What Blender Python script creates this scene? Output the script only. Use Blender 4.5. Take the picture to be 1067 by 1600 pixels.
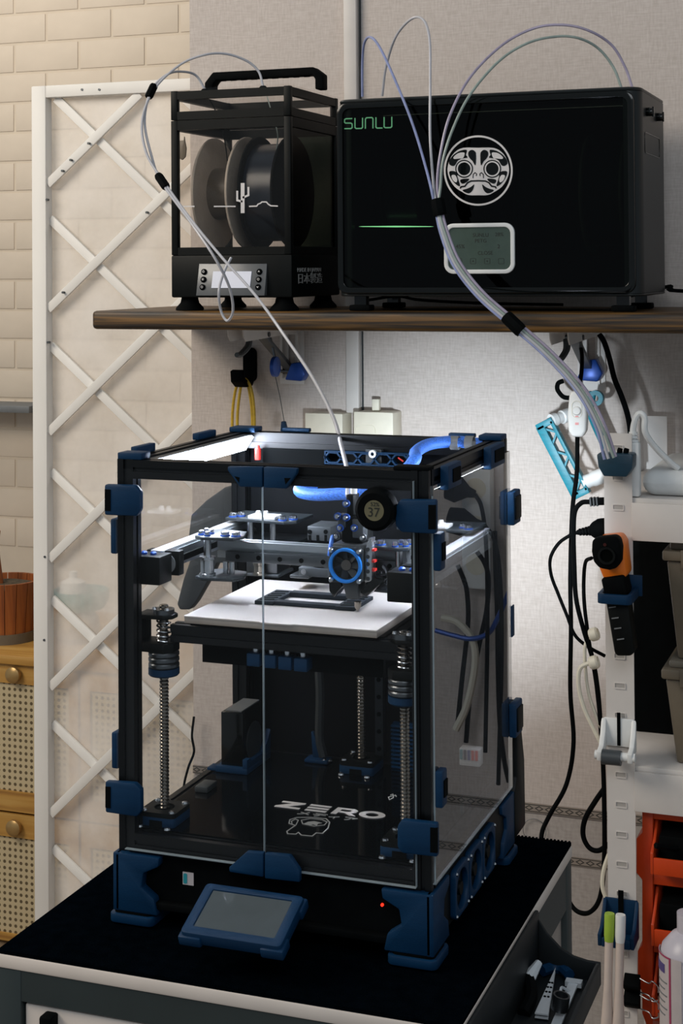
import bpy, bmesh, math, random
from mathutils import Vector, Matrix
random.seed(7)
for o in list(bpy.data.objects):
    bpy.data.objects.remove(o, do_unlink=True)
SC = bpy.context.scene
COL = SC.collection
# ------------------------------------------------------------------ camera
ZC = 1.45                                   # eye height in metres
F, YAW, PITCH, YC, ROLL = 2472.156, 0.3538, -0.016, 375.518, 0.0071
IW, IH = 1067.0, 1600.0
cy, sy, cp, sp, cr, sr = (math.cos(YAW), math.sin(YAW), math.cos(PITCH),
                          math.sin(PITCH), math.cos(ROLL), math.sin(ROLL))
r0 = Vector((cy, sy, 0)); f0 = Vector((-sy, cy, 0)); zz = Vector((0, 0, 1))
fw = cp * f0 - sp * zz
up0 = sp * f0 + cp * zz
right = cr * r0 - sr * up0
upv = sr * r0 + cr * up0
cd = bpy.data.cameras.new('camera')
cam = bpy.data.objects.new('camera', cd)
COL.objects.link(cam)
M3 = Matrix((right, upv, -fw)).transposed()
cam.matrix_world = Matrix.Translation((0, 0, ZC)) @ M3.to_4x4()
cd.sensor_fit = 'HORIZONTAL'; cd.sensor_width = 24.0
cd.lens = F * 24.0 / IW
cd.shift_x = -(sr * (YC - 800)) / IW
cd.shift_y = cr * (YC - 800) / IW
cd.clip_start = 0.05; cd.clip_end = 50
SC.camera = cam
# ------------------------------------------------------------------ world, lamps, exposure
P_WORLD, P_MAIN, P_NEXT, P_LED, P_REAR, P_BACK = 0.30, 46.0, 7.0, 95.0, 50.0, 14.0
w = bpy.data.worlds.new('room_ambient'); SC.world = w; w.use_nodes = True
w.node_tree.nodes['Background'].inputs[0].default_value = (0.78, 0.90, 1.0, 1)
w.node_tree.nodes['Background'].inputs[1].default_value = P_WORLD
def area(name, loc, target, sx, sy_, power, col):
    l = bpy.data.lights.new(name, 'AREA'); l.shape = 'RECTANGLE'; l.size = sx; l.size_y = sy_
    l.energy = power; l.color = col
    o = bpy.data.objects.new(name, l); COL.objects.link(o)
    o.location = loc
    o.rotation_euler = (Vector(target) - Vector(loc)).to_track_quat('-Z', 'Y').to_euler()
    return o
area('ceiling_lamp_workroom', (-2.5, 0.6, 2.6), (-0.9, 2.3, 1.3), 1.4, 1.0, P_MAIN, (1.0, 0.90, 0.77))
area('ceiling_lamp_next_room', (-2.3, 2.75, 2.6), (-2.0, 3.5, 1.0), 0.8, 0.4, P_NEXT, (1.0, 0.92, 0.82))
area('fill_light_behind', (0.3, -0.4, 2.6), (-0.7, 2.3, 1.2), 1.2, 0.8, P_BACK, (0.90, 0.95, 1.0))  # fill light added to brighten the right end of the wall
VS = SC.view_settings
VS.view_transform = 'Standard'; VS.look = 'None'; VS.gamma = 1.0
VS.use_curve_mapping = False
VS.exposure = 0.0
# ------------------------------------------------------------------ survey helpers: sight line met with a known plane
def ray(px, py):
    a = px - 533.5; b = py - 800
    u = cr * a - sr * b; v = sr * a + cr * b - (YC - 800)
    l = u / F; z2 = -v / F
    d = cp + sp * z2; z = -sp + cp * z2
    return Vector((cy * l - sy * d, sy * l + cy * d, z))
CAMV = Vector((0, 0, ZC))
def aY(px, py, Y): r = ray(px, py); return CAMV + r * (Y / r.y)
def aX(px, py, X): r = ray(px, py); return CAMV + r * (X / r.x)
def aZ(px, py, Z): r = ray(px, py); return CAMV + r * ((Z - ZC) / r.z)
# ------------------------------------------------------------------ materials
def lin(c):
    if isinstance(c, str):
        c = [int(c[i:i + 2], 16) / 255 for i in (0, 2, 4)]
    return tuple(x / 12.92 if x <= 0.04045 else ((x + 0.055) / 1.055) ** 2.4 for x in c)
def new_mat(name):
    m = bpy.data.materials.new(name); m.use_nodes = True
    nt = m.node_tree
    return m, nt, nt.nodes['Principled BSDF'], nt.nodes['Material Output']
def N(nt, t, **kw):
    n = nt.nodes.new(t)
    for k, v in kw.items():
        setattr(n, k, v)
    return n
def pm(name, col, rough=0.5, metal=0.0, var=0.10, scale=60, bump=0.0, bscale=None, spec=0.5,
       stretch=(1, 1, 1), emit=None, alpha=None, coat=0.0, sss=0.0):
    """plain painted / moulded surface with fine procedural mottling"""
    m, nt, b, out = new_mat(name)
    c = lin(col)
    tc = N(nt, 'ShaderNodeTexCoord'); mp = N(nt, 'ShaderNodeMapping')
    mp.inputs['Scale'].default_value = stretch
    nt.links.new(tc.outputs['Object'], mp.inputs[0])
    nz = N(nt, 'ShaderNodeTexNoise'); nz.inputs['Scale'].default_value = scale; nz.inputs['Detail'].default_value = 4
    nt.links.new(mp.outputs[0], nz.inputs[0])
    cr_ = N(nt, 'ShaderNodeValToRGB')
    cr_.color_ramp.elements[0].position = 0.3; cr_.color_ramp.elements[1].position = 0.7
    cr_.color_ramp.elements[0].color = (*[x * (1 - var) for x in c], 1)
    cr_.color_ramp.elements[1].color = (*[min(1, x * (1 + var)) for x in c], 1)
    nt.links.new(nz.outputs[0], cr_.inputs[0]); nt.links.new(cr_.outputs[0], b.inputs['Base Color'])
    b.inputs['Roughness'].default_value = rough; b.inputs['Metallic'].default_value = metal
    b.inputs['Specular IOR Level'].default_value = spec
    b.inputs['Coat Weight'].default_value = coat
    if bump:
        n2 = N(nt, 'ShaderNodeTexNoise'); n2.inputs['Scale'].default_value = bscale or scale * 4
        nt.links.new(mp.outputs[0], n2.inputs[0])
        bp = N(nt, 'ShaderNodeBump'); bp.inputs['Strength'].default_value = bump; bp.inputs['Distance'].default_value = 0.002
        nt.links.new(n2.outputs[0], bp.inputs['Height']); nt.links.new(bp.outputs[0], b.inputs['Normal'])
    if emit:
        b.inputs['Emission Color'].default_value = (*lin(emit[0]), 1); b.inputs['Emission Strength'].default_value = emit[1]
    return m
def glass(name, tint=(1, 1, 1), keep=0.95, haze=0.0, hazecol=(0.8, 0.85, 0.9), ior=1.5, rough=0.0, glossmul=1.0):
    """thin clear sheet: see-through with a Fresnel mirror on its outer faces and a little dust"""
    m, nt, b, out = new_mat(name); nt.nodes.remove(b)
    tr = N(nt, 'ShaderNodeBsdfTransparent'); tr.inputs[0].default_value = (*[t * keep for t in tint], 1)
    gl = N(nt, 'ShaderNodeBsdfGlossy'); gl.inputs['Roughness'].default_value = rough
    fr = N(nt, 'ShaderNodeFresnel'); fr.inputs[0].default_value = ior
    ge = N(nt, 'ShaderNodeNewGeometry')
    inv = N(nt, 'ShaderNodeMath', operation='SUBTRACT'); inv.inputs[0].default_value = 1
    nt.links.new(ge.outputs['Backfacing'], inv.inputs[1])
    mu = N(nt, 'ShaderNodeMath', operation='MULTIPLY'); nt.links.new(fr.outputs[0], mu.inputs[0]); nt.links.new(inv.outputs[0], mu.inputs[1])
    mg = N(nt, 'ShaderNodeMath', operation='MULTIPLY'); mg.inputs[1].default_value = glossmul
    nt.links.new(mu.outputs[0], mg.inputs[0])
    last = tr.outputs[0]
    if haze:
        df = N(nt, 'ShaderNodeBsdfDiffuse'); df.inputs[0].default_value = (*hazecol, 1)
        tc = N(nt, 'ShaderNodeTexCoord'); nz = N(nt, 'ShaderNodeTexNoise'); nz.inputs['Scale'].default_value = 9; nz.inputs['Detail'].default_value = 6
        nt.links.new(tc.outputs['Object'], nz.inputs[0])
        mr = N(nt, 'ShaderNodeMapRange'); mr.inputs['From Min'].default_value = 0.3; mr.inputs['From Max'].default_value = 0.7
        mr.inputs['To Min'].default_value = haze * 0.6; mr.inputs['To Max'].default_value = haze * 1.4
        nt.links.new(nz.outputs[0], mr.inputs[0])
        mx0 = N(nt, 'ShaderNodeMixShader'); nt.links.new(mr.outputs[0], mx0.inputs[0]); nt.links.new(last, mx0.inputs[1]); nt.links.new(df.outputs[0], mx0.inputs[2])
        last = mx0.outputs[0]
    mx = N(nt, 'ShaderNodeMixShader'); nt.links.new(mg.outputs[0], mx.inputs[0])
    nt.links.new(last, mx.inputs[1]); nt.links.new(gl.outputs[0], mx.inputs[2])
    nt.links.new(mx.outputs[0], out.inputs[0])
    return m
M = {}
M['black'] = pm('black_plastic', '060909', 0.5, var=0.25, spec=0.15)
M['black_gloss'] = pm('black_gloss', '060807', 0.12, var=0.2, spec=0.35)
M['matteblack'] = pm('matte_black', '040607', 0.75, var=0.3, spec=0.06)
M['extrusion'] = pm('anodised_black', '090b0d', 0.34, metal=0.0, var=0.15, scale=30, stretch=(1, 1, 8), spec=0.25)
M['blue'] = pm('blue_print', '042b49', 0.5, spec=0.2, var=0.10, scale=25, bump=0.12, bscale=500, stretch=(1, 1, 6))
M['blue_bright'] = pm('blue_anodised', '17479c', 0.35, metal=0.25, var=0.1)
M['teal'] = pm('teal_print', '04788a', 0.45, var=0.15, scale=30, bump=0.1, stretch=(1, 1, 6))
M['steel'] = pm('steel', 'b9bcc0', 0.25, metal=1.0, var=0.1)
M['dark_steel'] = pm('dark_steel', '5a5d60', 0.32, metal=0.9, var=0.15)
M['screw_steel'] = pm('lead_screw_steel', '8c857c', 0.25, metal=1.0, var=0.15)
M['grey_metal'] = pm('grey_metal', '4c5053', 0.4, metal=0.5, var=0.15)
M['carbon'] = pm('carbon_plate', '20262a', 0.4, var=0.4, scale=400)
M['bedplate'] = pm('print_sheet', 'b6b0ab', 0.5, var=0.05, scale=500, bump=0.1, bscale=1500)
M['bededge'] = pm('bed_edge', 'a89f97', 0.4, metal=0.6, var=0.08)
M['white'] = pm('white_plastic', 'dedfde', 0.4, var=0.03)
M['offwhite'] = pm('offwhite_plastic', 'd9d3c2', 0.5, var=0.04)
M['white_paint'] = pm('white_painted_wood', 'e6e2dc', 0.55, var=0.05, scale=14, bump=0.15, stretch=(1, 1, 0.3))
M['rackwhite'] = pm('white_powder_coat', 'cfc9c4', 0.45, var=0.04, scale=20, bump=0.05)
M['cream'] = pm('cream_paint', 'd2c6bc', 0.5, var=0.05, scale=15)
M['cartgreen'] = pm('cart_green_grey', '262f2f', 0.5, var=0.1, scale=20)
M['orange'] = pm('orange_plastic', 'c23c08', 0.45, var=0.06)
M['toolorange'] = pm('tool_orange', 'e87414', 0.4, var=0.05)
M['red'] = pm('red_plastic', 'd8332c', 0.35, var=0.05)
M['yellow'] = pm('yellow_cord', 'c9a52c', 0.5, var=0.15, scale=200)
M['tool'] = pm('bright_tool_metal', 'c4c8cb', 0.35, metal=0.25, var=0.06)
M['tan'] = pm('tan_plastic', '6a6051', 0.5, var=0.06)
M['grey'] = pm('grey_plastic', '6b6e70', 0.5, var=0.06)
M['darkgrey'] = pm('dark_grey_plastic', '2b2f31', 0.5, var=0.12)
M['rackslot'] = pm('slot_shade', 'a7a29d', 0.5, var=0.03)
M['guide'] = pm('lit_guide', 'c6cacf', 0.42, metal=0.5, var=0.05)  # near white, LED light on the rail tops put into the colour
M['hygro'] = pm('lcd_olive', '615b42', 0.3, var=0.05)
M['lcd_text'] = pm('lcd_segments', '14160e', 0.5, var=0.05)
M['cork'] = pm('cork', 'a98860', 0.8, var=0.3, scale=300)
M['decal'] = pm('white_vinyl', 'd0cccb', 0.5, var=0.03)
M['decal_dim'] = pm('grey_vinyl', '9b9b99', 0.5, var=0.04)
M['green_print'] = pm('green_print', '4f9a6c', 0.5, var=0.04)
M['ptfe'] = pm('ptfe_tube', 'b3b3b9', 0.3, var=0.05)
M['ptfe_blue'] = pm('ptfe_blue_filament', '8790b8', 0.3, var=0.15)
M['ptfe_purple'] = pm('ptfe_purple_filament', '9a91a6', 0.3, var=0.15)
M['ptfe_green'] = pm('ptfe_green_filament', '8d9a94', 0.3, var=0.15)
M['sleeve'] = pm('blue_braid', '3f76d6', 0.5, var=0.5, scale=420, stretch=(1, 3, 3))
M['ledwhite'] = pm('led_diffuser', 'ffffff', 0.4, var=0.0, emit=('e4eeff', P_LED))
M['ledred'] = pm('red_indicator', '60100c', 0.4, var=0.0, emit=('ff2010', 4.0))
M['reflgreen'] = pm('green_reflection_bar', '88d890', 0.4, var=0.0, emit=('b8ffc0', 9.0))
M['lcdlit'] = pm('lit_lcd', 'b9bcc8', 0.3, var=0.03, emit=('c3c6d4', 0.25))
M['lcdgreen'] = pm('reflective_lcd', '33403a', 0.3, var=0.1, emit=('33423a', 0.25))
M['screen'] = pm('touch_glass', '4c5356', 0.04, var=0.05, spec=0.8)  # lighter grey puts glare on the glass into the colour
M['acrylic'] = glass('clear_acrylic', keep=0.985, haze=0.004)
M['gantry'] = pm('lit_extrusion', '8d9397', 0.38, metal=0.6, var=0.12, scale=30)  # paler copy of the black extrusions, LED reflection put into the colour
M['acrylic_side'] = glass('clear_acrylic_side', keep=0.96, haze=0.025, glossmul=2.3)
M['doorglass'] = glass('clear_door', keep=0.99, haze=0.0022, glossmul=0.22)
M['dryerglass'] = glass('dryer_window', tint=(1, 0.99, 0.98), keep=0.985, haze=0.004, glossmul=0.4)
M['smoked'] = glass('smoked_window', tint=(0.8, 0.95, 0.85), keep=0.30, haze=0.0, glossmul=0.35)
M['film'] = glass('plastic_film', tint=(1, 0.985, 0.96), keep=0.95, haze=0.42, hazecol=(0.97, 0.92, 0.87), glossmul=0.3, rough=0.25)
M['flange'] = pm('cardboard_flange', 'a3988c', 0.8, var=0.12, scale=20, bump=0.4, bscale=300)
M['filament_dark'] = pm('dark_filament', '161c26', 0.3, var=0.3, scale=300, stretch=(6, 1, 1))
M['filament_grey'] = pm('grey_filament', '5b5248', 0.4, var=0.2, scale=300, stretch=(6, 1, 1))
M['bottle'] = pm('milky_plastic', 'b9b4bd', 0.35, var=0.05)
M['label'] = pm('paper_label', 'b9b0b0', 0.6, var=0.03)
M['magenta'] = pm('magenta_print', '9a3157', 0.5, var=0.02)
M['purple'] = pm('purple_print', '4a3f78', 0.5, var=0.02)
M['tealsticker'] = pm('teal_sticker', '1f8b94', 0.5, var=0.02)
M['green'] = pm('green_plastic', '97b53a', 0.45, var=0.05)
M['soil'] = pm('soil', '4d4130', 0.9, var=0.4, scale=80, bump=0.8)
M['beads'] = pm('beige_beads', 'a58f70', 0.6, var=0.4, scale=70, bump=1.0, bscale=90)
M['knob'] = pm('brass_knob', 'b08f5c', 0.35, metal=0.6, var=0.1)
def wood(name, dark, mid, light, axis='X', scale=3.0, rough=0.5, stretch=22, lo=0.3, hi=0.72):
    m, nt, b, out = new_mat(name)
    tc = N(nt, 'ShaderNodeTexCoord'); mp = N(nt, 'ShaderNodeMapping')
    s = [stretch] * 3; s['XYZ'.index(axis)] = 1.0
    mp.inputs['Scale'].default_value = s
    nt.links.new(tc.outputs['Object'], mp.inputs[0])
    nz = N(nt, 'ShaderNodeTexNoise'); nz.inputs['Scale'].default_value = scale; nz.inputs['Detail'].default_value = 7; nz.inputs['Distortion'].default_value = 0.8
    nt.links.new(mp.outputs[0], nz.inputs[0])
    rp = N(nt, 'ShaderNodeValToRGB'); e = rp.color_ramp.elements
    e[0].position = lo; e[0].color = (*lin(dark), 1); e[1].position = hi; e[1].color = (*lin(light), 1)
    k = e.new((lo + hi) / 2); k.color = (*lin(mid), 1)
    nt.links.new(nz.outputs[0], rp.inputs[0]); nt.links.new(rp.outputs[0], b.inputs['Base Color'])
    bp = N(nt, 'ShaderNodeBump'); bp.inputs['Strength'].default_value = 0.2; bp.inputs['Distance'].default_value = 0.001
    nt.links.new(nz.outputs[0], bp.inputs['Height']); nt.links.new(bp.outputs[0], b.inputs['Normal'])
    b.inputs['Roughness'].default_value = rough
    return m
M['shelfwood'] = wood('stained_pine', '160d06', '46300f', '6e4d20', 'X', 5.0, 0.5, 30, 0.36, 0.66)
M['bamboo'] = wood('bamboo', '94672f', 'b5863f', 'c39a55', 'X', 3.0, 0.5, 14)
M['potwood'] = wood('pot_wood', '6b3313', '96501f', 'ac6a30', 'Z', 3.0, 0.5, 14)
def wallpaper(name, c1, c2, c3, fx, fz, bump=0.25, rough=0.85):
    """woven wallpaper: irregular threads along and across"""
    m, nt, b, out = new_mat(name)
    tc = N(nt, 'ShaderNodeTexCoord')
    def layer(sx_, sz_, det):
        mp = N(nt, 'ShaderNodeMapping'); mp.inputs['Scale'].default_value = (sx_, 1, sz_)
        nt.links.new(tc.outputs['Object'], mp.inputs[0])
        nz = N(nt, 'ShaderNodeTexNoise'); nz.inputs['Scale'].default_value = 1.0; nz.inputs['Detail'].default_value = det
        nt.links.new(mp.outputs[0], nz.inputs[0]); return nz.outputs[0]
    h = layer(fx, fz, 2); v = layer(fz * 0.8, fx * 1.3, 2); big = layer(2.5, 2.5, 4)
    ad = N(nt, 'ShaderNodeMath', operation='ADD'); nt.links.new(h, ad.inputs[0]); nt.links.new(v, ad.inputs[1])
    hf = N(nt, 'ShaderNodeMath', operation='MULTIPLY'); nt.links.new(ad.outputs[0], hf.inputs[0]); hf.inputs[1].default_value = 0.5
    rp = N(nt, 'ShaderNodeValToRGB'); e = rp.color_ramp.elements
    e[0].position = 0.36; e[0].color = (*lin(c3), 1); e[1].position = 0.64; e[1].color = (*lin(c1), 1)
    k = e.new(0.5); k.color = (*lin(c2), 1)
    nt.links.new(hf.outputs[0], rp.inputs[0])
    mx = N(nt, 'ShaderNodeMixRGB', blend_type='MULTIPLY'); mx.inputs[0].default_value = 0.10
    nt.links.new(rp.outputs[0], mx.inputs[1]); nt.links.new(big, mx.inputs[2])
    nt.links.new(mx.outputs[0], b.inputs['Base Color'])
    bp = N(nt, 'ShaderNodeBump'); bp.inputs['Strength'].default_value = bump; bp.inputs['Distance'].default_value = 0.001
    nt.links.new(hf.outputs[0], bp.inputs['Height']); nt.links.new(bp.outputs[0], b.inputs['Normal'])
    b.inputs['Roughness'].default_value = rough
    return m
M['paper'] = wallpaper('woven_wallpaper', 'cfc5be', 'c7bcb5', 'beb3ab', 45, 420, 0.25)
M['paper_low'] = wallpaper('dado_wallpaper', 'b5aeaa', 'ada6a1', 'a49d98', 60, 280, 0.3)
def border_mat():
    m, nt, b, out = new_mat('border_print')
    tc = N(nt, 'ShaderNodeTexCoord'); sx = N(nt, 'ShaderNodeSeparateXYZ'); nt.links.new(tc.outputs['Object'], sx.inputs[0])
    def mth(op, a, bb=None):
        n = N(nt, 'ShaderNodeMath', operation=op)
        for i, x in enumerate((a, bb)):
            if x is None: continue
            if isinstance(x, (int, float)): n.inputs[i].default_value = x
            else: nt.links.new(x, n.inputs[i])
        return n.outputs[0]
    az = mth('ABSOLUTE', sx.outputs['Z'])
    edge = mth('MULTIPLY', mth('GREATER_THAN', az, 0.0045), mth('LESS_THAN', az, 0.0060))
    t = mth('SUBTRACT', mth('FRACT', mth('MULTIPLY', sx.outputs['X'], 62.0)), 0.5)
    dia = mth('ADD', mth('MULTIPLY', mth('ABSOLUTE', t), 1.6), mth('MULTIPLY', az, 175.0))
    ringd = mth('MULTIPLY', mth('GREATER_THAN', dia, 0.42), mth('LESS_THAN', dia, 0.75))
    k = mth('MAXIMUM', edge, ringd)
    mx = N(nt, 'ShaderNodeMixRGB'); nt.links.new(k, mx.inputs[0])
    mx.inputs[1].default_value = (*lin('8f857c'), 1); mx.inputs[2].default_value = (*lin('3d3a36'), 1)
    nt.links.new(mx.outputs[0], b.inputs['Base Color']); b.inputs['Roughness'].default_value = 0.8
    return m
M['border'] = border_mat()
def cane_mat():
    m, nt, b, out = new_mat('woven_cane')
    tc = N(nt, 'ShaderNodeTexCoord'); sx = N(nt, 'ShaderNodeSeparateXYZ'); nt.links.new(tc.outputs['Object'], sx.inputs[0])
    def mth(op, a, bb=None):
        n = N(nt, 'ShaderNodeMath', operation=op)
        for i, x in enumerate((a, bb)):
            if x is None: continue
            if isinstance(x, (int, float)): n.inputs[i].default_value = x
            else: nt.links.new(x, n.inputs[i])
        return n.outputs[0]
    pitch = 0.0135
    fx = mth('SUBTRACT', mth('FRACT', mth('ADD', mth('DIVIDE', sx.outputs['X'], pitch), 100)), 0.5)
    fz = mth('SUBTRACT', mth('FRACT', mth('ADD', mth('DIVIDE', sx.outputs['Z'], pitch), 100)), 0.5)
    d = mth('SQRT', mth('ADD', mth('MULTIPLY', fx, fx), mth('MULTIPLY', fz, fz)))
    hole = mth('LESS_THAN', d, 0.27)
    mx = N(nt, 'ShaderNodeMixRGB'); nt.links.new(hole, mx.inputs[0])
    mx.inputs[1].default_value = (*lin('c2b08c'), 1); mx.inputs[2].default_value = (*lin('5f5138'), 1)
    nt.links.new(mx.outputs[0], b.inputs['Base Color']); b.inputs['Roughness'].default_value = 0.7
    bp = N(nt, 'ShaderNodeBump'); bp.inputs['Strength'].default_value = 0.5; bp.inputs['Distance'].default_value = 0.003; bp.invert = True
    nt.links.new(hole, bp.inputs['Height']); nt.links.new(bp.outputs[0], b.inputs['Normal'])
    return m
M['cane'] = cane_mat()
M['brick'] = pm('painted_foam_brick', 'd2c4b2', 0.75, var=0.04, scale=12, bump=0.5, bscale=26)
M['mortar'] = pm('painted_joint', 'cec0ad', 0.8, var=0.04, scale=20)
M['floor'] = wood('floor_boards', '6b5a48', '8a765e', '9c886e', 'Y', 3, 0.5, 12)
M['rubbermat'] = pm('ribbed_rubber_mat', '03060a', 0.8, var=0.3, scale=90, bump=0.6, bscale=700, spec=0.0)
# ------------------------------------------------------------------ mesh helpers
def axes(d):
    d = Vector(d).normalized()
    a = Vector((0, 0, 1)) if abs(d.z) < 0.9 else Vector((1, 0, 0))
    u = d.cross(a).normalized(); v = u.cross(d).normalized()   # u x v = ... right handed enough
    return u, v
class MB:
    def __init__(s): s.v = []; s.f = []
    def add(s, vs, fs):
        o = len(s.v); s.v += [Vector(q) for q in vs]; s.f += [[i + o for i in q] for q in fs]; return s
    def box(s, x0, x1, y0, y1, z0, z1):
        if x0 > x1: x0, x1 = x1, x0
        if y0 > y1: y0, y1 = y1, y0
        if z0 > z1: z0, z1 = z1, z0
        return s.add([(x0, y0, z0), (x1, y0, z0), (x1, y1, z0), (x0, y1, z0), (x0, y0, z1), (x1, y0, z1), (x1, y1, z1), (x0, y1, z1)],
                     [(0, 3, 2, 1), (4, 5, 6, 7), (0, 1, 5, 4), (1, 2, 6, 5), (2, 3, 7, 6), (3, 0, 4, 7)])
    def obox(s, c, e1, e2, e3):
        """box from centre and three half-extent vectors"""
        c, e1, e2, e3 = Vector(c), Vector(e1), Vector(e2), Vector(e3)
        P = [c + a * e1 + b * e2 + d * e3 for d in (-1, 1) for a, b in ((-1, -1), (1, -1), (1, 1), (-1, 1))]
        return s.add(P, [(0, 3, 2, 1), (4, 5, 6, 7), (0, 1, 5, 4), (1, 2, 6, 5), (2, 3, 7, 6), (3, 0, 4, 7)])
    def beam(s, p0, p1, wdt, hgt, upd=(0, 0, 1)):
        p0, p1 = Vector(p0), Vector(p1); d = (p1 - p0)
        u = d.cross(Vector(upd)).normalized(); v = u.cross(d).normalized()
        return s.obox((p0 + p1) / 2, d / 2, u * wdt / 2, v * hgt / 2)
    def cyl(s, p0, p1, r, r1=None, n=16):
        return s.lathe([(0, 0), (r, 0), (r if r1 is None else r1, 1), (0, 1)], p0, p1, n)
    def lathe(s, prof, p0, p1, n=24):
        """profile of (radius, t) along p0->p1"""
        p0, p1 = Vector(p0), Vector(p1); d = p1 - p0; u, v = axes(d)
        o = len(s.v); rings = []
        for r, t in prof:
            c = p0 + d * t
            if r < 1e-7:
                s.v.append(c); rings.append([len(s.v) - 1])
            else:
                k = len(s.v)
                for i in range(n):
                    a = 2 * math.pi * i / n
                    s.v.append(c + u * (r * math.cos(a)) + v * (r * math.sin(a)))
                rings.append(list(range(k, k + n)))
        for A, B in zip(rings, rings[1:]):
            if len(A) == 1 and len(B) == 1: continue
            for i in range(n):
                j = (i + 1) % n
                if len(A) == 1: s.f.append([A[0], B[j], B[i]])
                elif len(B) == 1: s.f.append([A[i], A[j], B[0]])
                else: s.f.append([A[i], A[j], B[j], B[i]])
        return s
    def tube(s, pts, r, n=8, r_end=None):
        pts = [Vector(p) for p in pts]; m = len(pts); o = len(s.v)
        t = (pts[1] - pts[0]).normalized(); u, v = axes(t)
        for i, p in enumerate(pts):
            t2 = (pts[min(i + 1, m - 1)] - pts[max(i - 1, 0)]).normalized()
            u = (u - t2 * u.dot(t2)).normalized(); v = t2.cross(u)
            rr_ = r if r_end is None else r + (r_end - r) * i / (m - 1)
            for k in range(n):
                a = 2 * math.pi * k / n
                s.v.append(p + u * (rr_ * math.cos(a)) + v * (rr_ * math.sin(a)))
        for i in range(m - 1):
            for k in range(n):
                k2 = (k + 1) % n
                s.f.append([o + i * n + k, o + i * n + k2, o + (i + 1) * n + k2, o + (i + 1) * n + k])
        s.f.append([o + k for k in range(n)][::-1]); s.f.append([o + (m - 1) * n + k for k in range(n)])
        return s
    def _map(s, p, axis, a):
        return {'x': (a, p[0], p[1]), 'y': (p[0], a, p[1]), 'z': (p[0], p[1], a)}[axis]
    def prism(s, poly, axis, a, b):
        n = len(poly)
        vs = [s._map(p, axis, a) for p in poly] + [s._map(p, axis, b) for p in poly]
        return s.add(vs, [list(range(n))[::-1], list(range(n, 2 * n))] + [(i, (i + 1) % n, n + (i + 1) % n, n + i) for i in range(n)])
    def frame(s, outer, inner, axis, a, b):
        """prism with one hole; both outlines have the same number of points"""
        n = len(outer)
        vs = [s._map(p, axis, h) for h in (a, b) for q in (outer, inner) for p in q]
        fs = []
        for i in range(n):
            j = (i + 1) % n
            fs += [(i, j, n + j, n + i), (2 * n + i, 3 * n + i, 3 * n + j, 2 * n + j), (i, 2 * n + i, 2 * n + j, j), (n + i, n + j, 3 * n + j, 3 * n + i)]
        return s.add(vs, fs)
    def build(s, name, mat, parent=None, bevel=0.0, seg=2, angle=35, smooth=True, origin=None):
        me = bpy.data.meshes.new(name)
        org = Vector(origin) if origin else sum(s.v, Vector()) / len(s.v)
        bm = bmesh.new()
        vs = [bm.verts.new(q - org) for q in s.v]
        for f in s.f:
            try: bm.faces.new([vs[i] for i in f])
            except ValueError: pass
        bmesh.ops.recalc_face_normals(bm, faces=bm.faces)
        if bevel:
            ed = [e for e in bm.edges if len(e.link_faces) == 2 and e.calc_face_angle(0) > math.radians(30)]
            bmesh.ops.bevel(bm, geom=ed, offset=bevel, segments=seg, affect='EDGES', profile=0.5, clamp_overlap=True)
        bm.to_mesh(me); bm.free()
        if smooth:
            me.polygons.foreach_set('use_smooth', [True] * len(me.polygons))
            me.set_sharp_from_angle(angle=math.radians(angle))
        me.materials.append(M[mat] if isinstance(mat, str) else mat)
        return link(name, me, org, parent)
WL = {}
def link(name, me, org, parent=None):
    o = bpy.data.objects.new(name, me); COL.objects.link(o)
    o.parent = parent
    o.location = Vector(org) - (WL[parent.name] if parent else Vector())
    WL[o.name] = Vector(org)
    return o
def tag(o, label, cat, group=None):
    o['label'] = label; o['category'] = cat
    if group: o['group'] = group
    return o
def thing(name, label, cat, loc, group=None):
    o = bpy.data.objects.new(name, None); COL.objects.link(o); o.empty_display_size = 0.02
    o.location = loc; WL[o.name] = Vector(loc)
    return tag(o, label, cat, group)
def struct(o):
    o['kind'] = 'structure'; return o
def plabel(o, t):
    o['label'] = t; return o
def spl(pts, n=8):
    pts = [Vector(p) for p in pts]; out = []
    P = [2 * pts[0] - pts[1]] + pts + [2 * pts[-1] - pts[-2]]
    for i in range(1, len(P) - 2):
        a, b, c, d = P[i - 1:i + 3]
        for k in range(n):
            t = k / n
            out.append(0.5 * ((2 * b) + (c - a) * t + (2 * a - 5 * b + 4 * c - d) * t * t + (3 * b - a - 3 * c + d) * t ** 3))
    out.append(pts[-1]); return out
def rr(x0, x1, z0, z1, r, n=5):
    """rounded rectangle outline"""
    if x0 > x1: x0, x1 = x1, x0
    if z0 > z1: z0, z1 = z1, z0
    out = []
    for cx, cz, a0 in ((x1 - r, z1 - r, 0), (x0 + r, z1 - r, 90), (x0 + r, z0 + r, 180), (x1 - r, z0 + r, 270)):
        for k in range(n + 1):
            a = math.radians(a0 + 90 * k / n); out.append((cx + r * math.cos(a), cz + r * math.sin(a)))
    return out
def circ(cx, cz, r, n=32, ry=None):
    ry = r if ry is None else ry
    return [(cx + r * math.cos(2 * math.pi * i / n), cz + ry * math.sin(2 * math.pi * i / n)) for i in range(n)]
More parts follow.
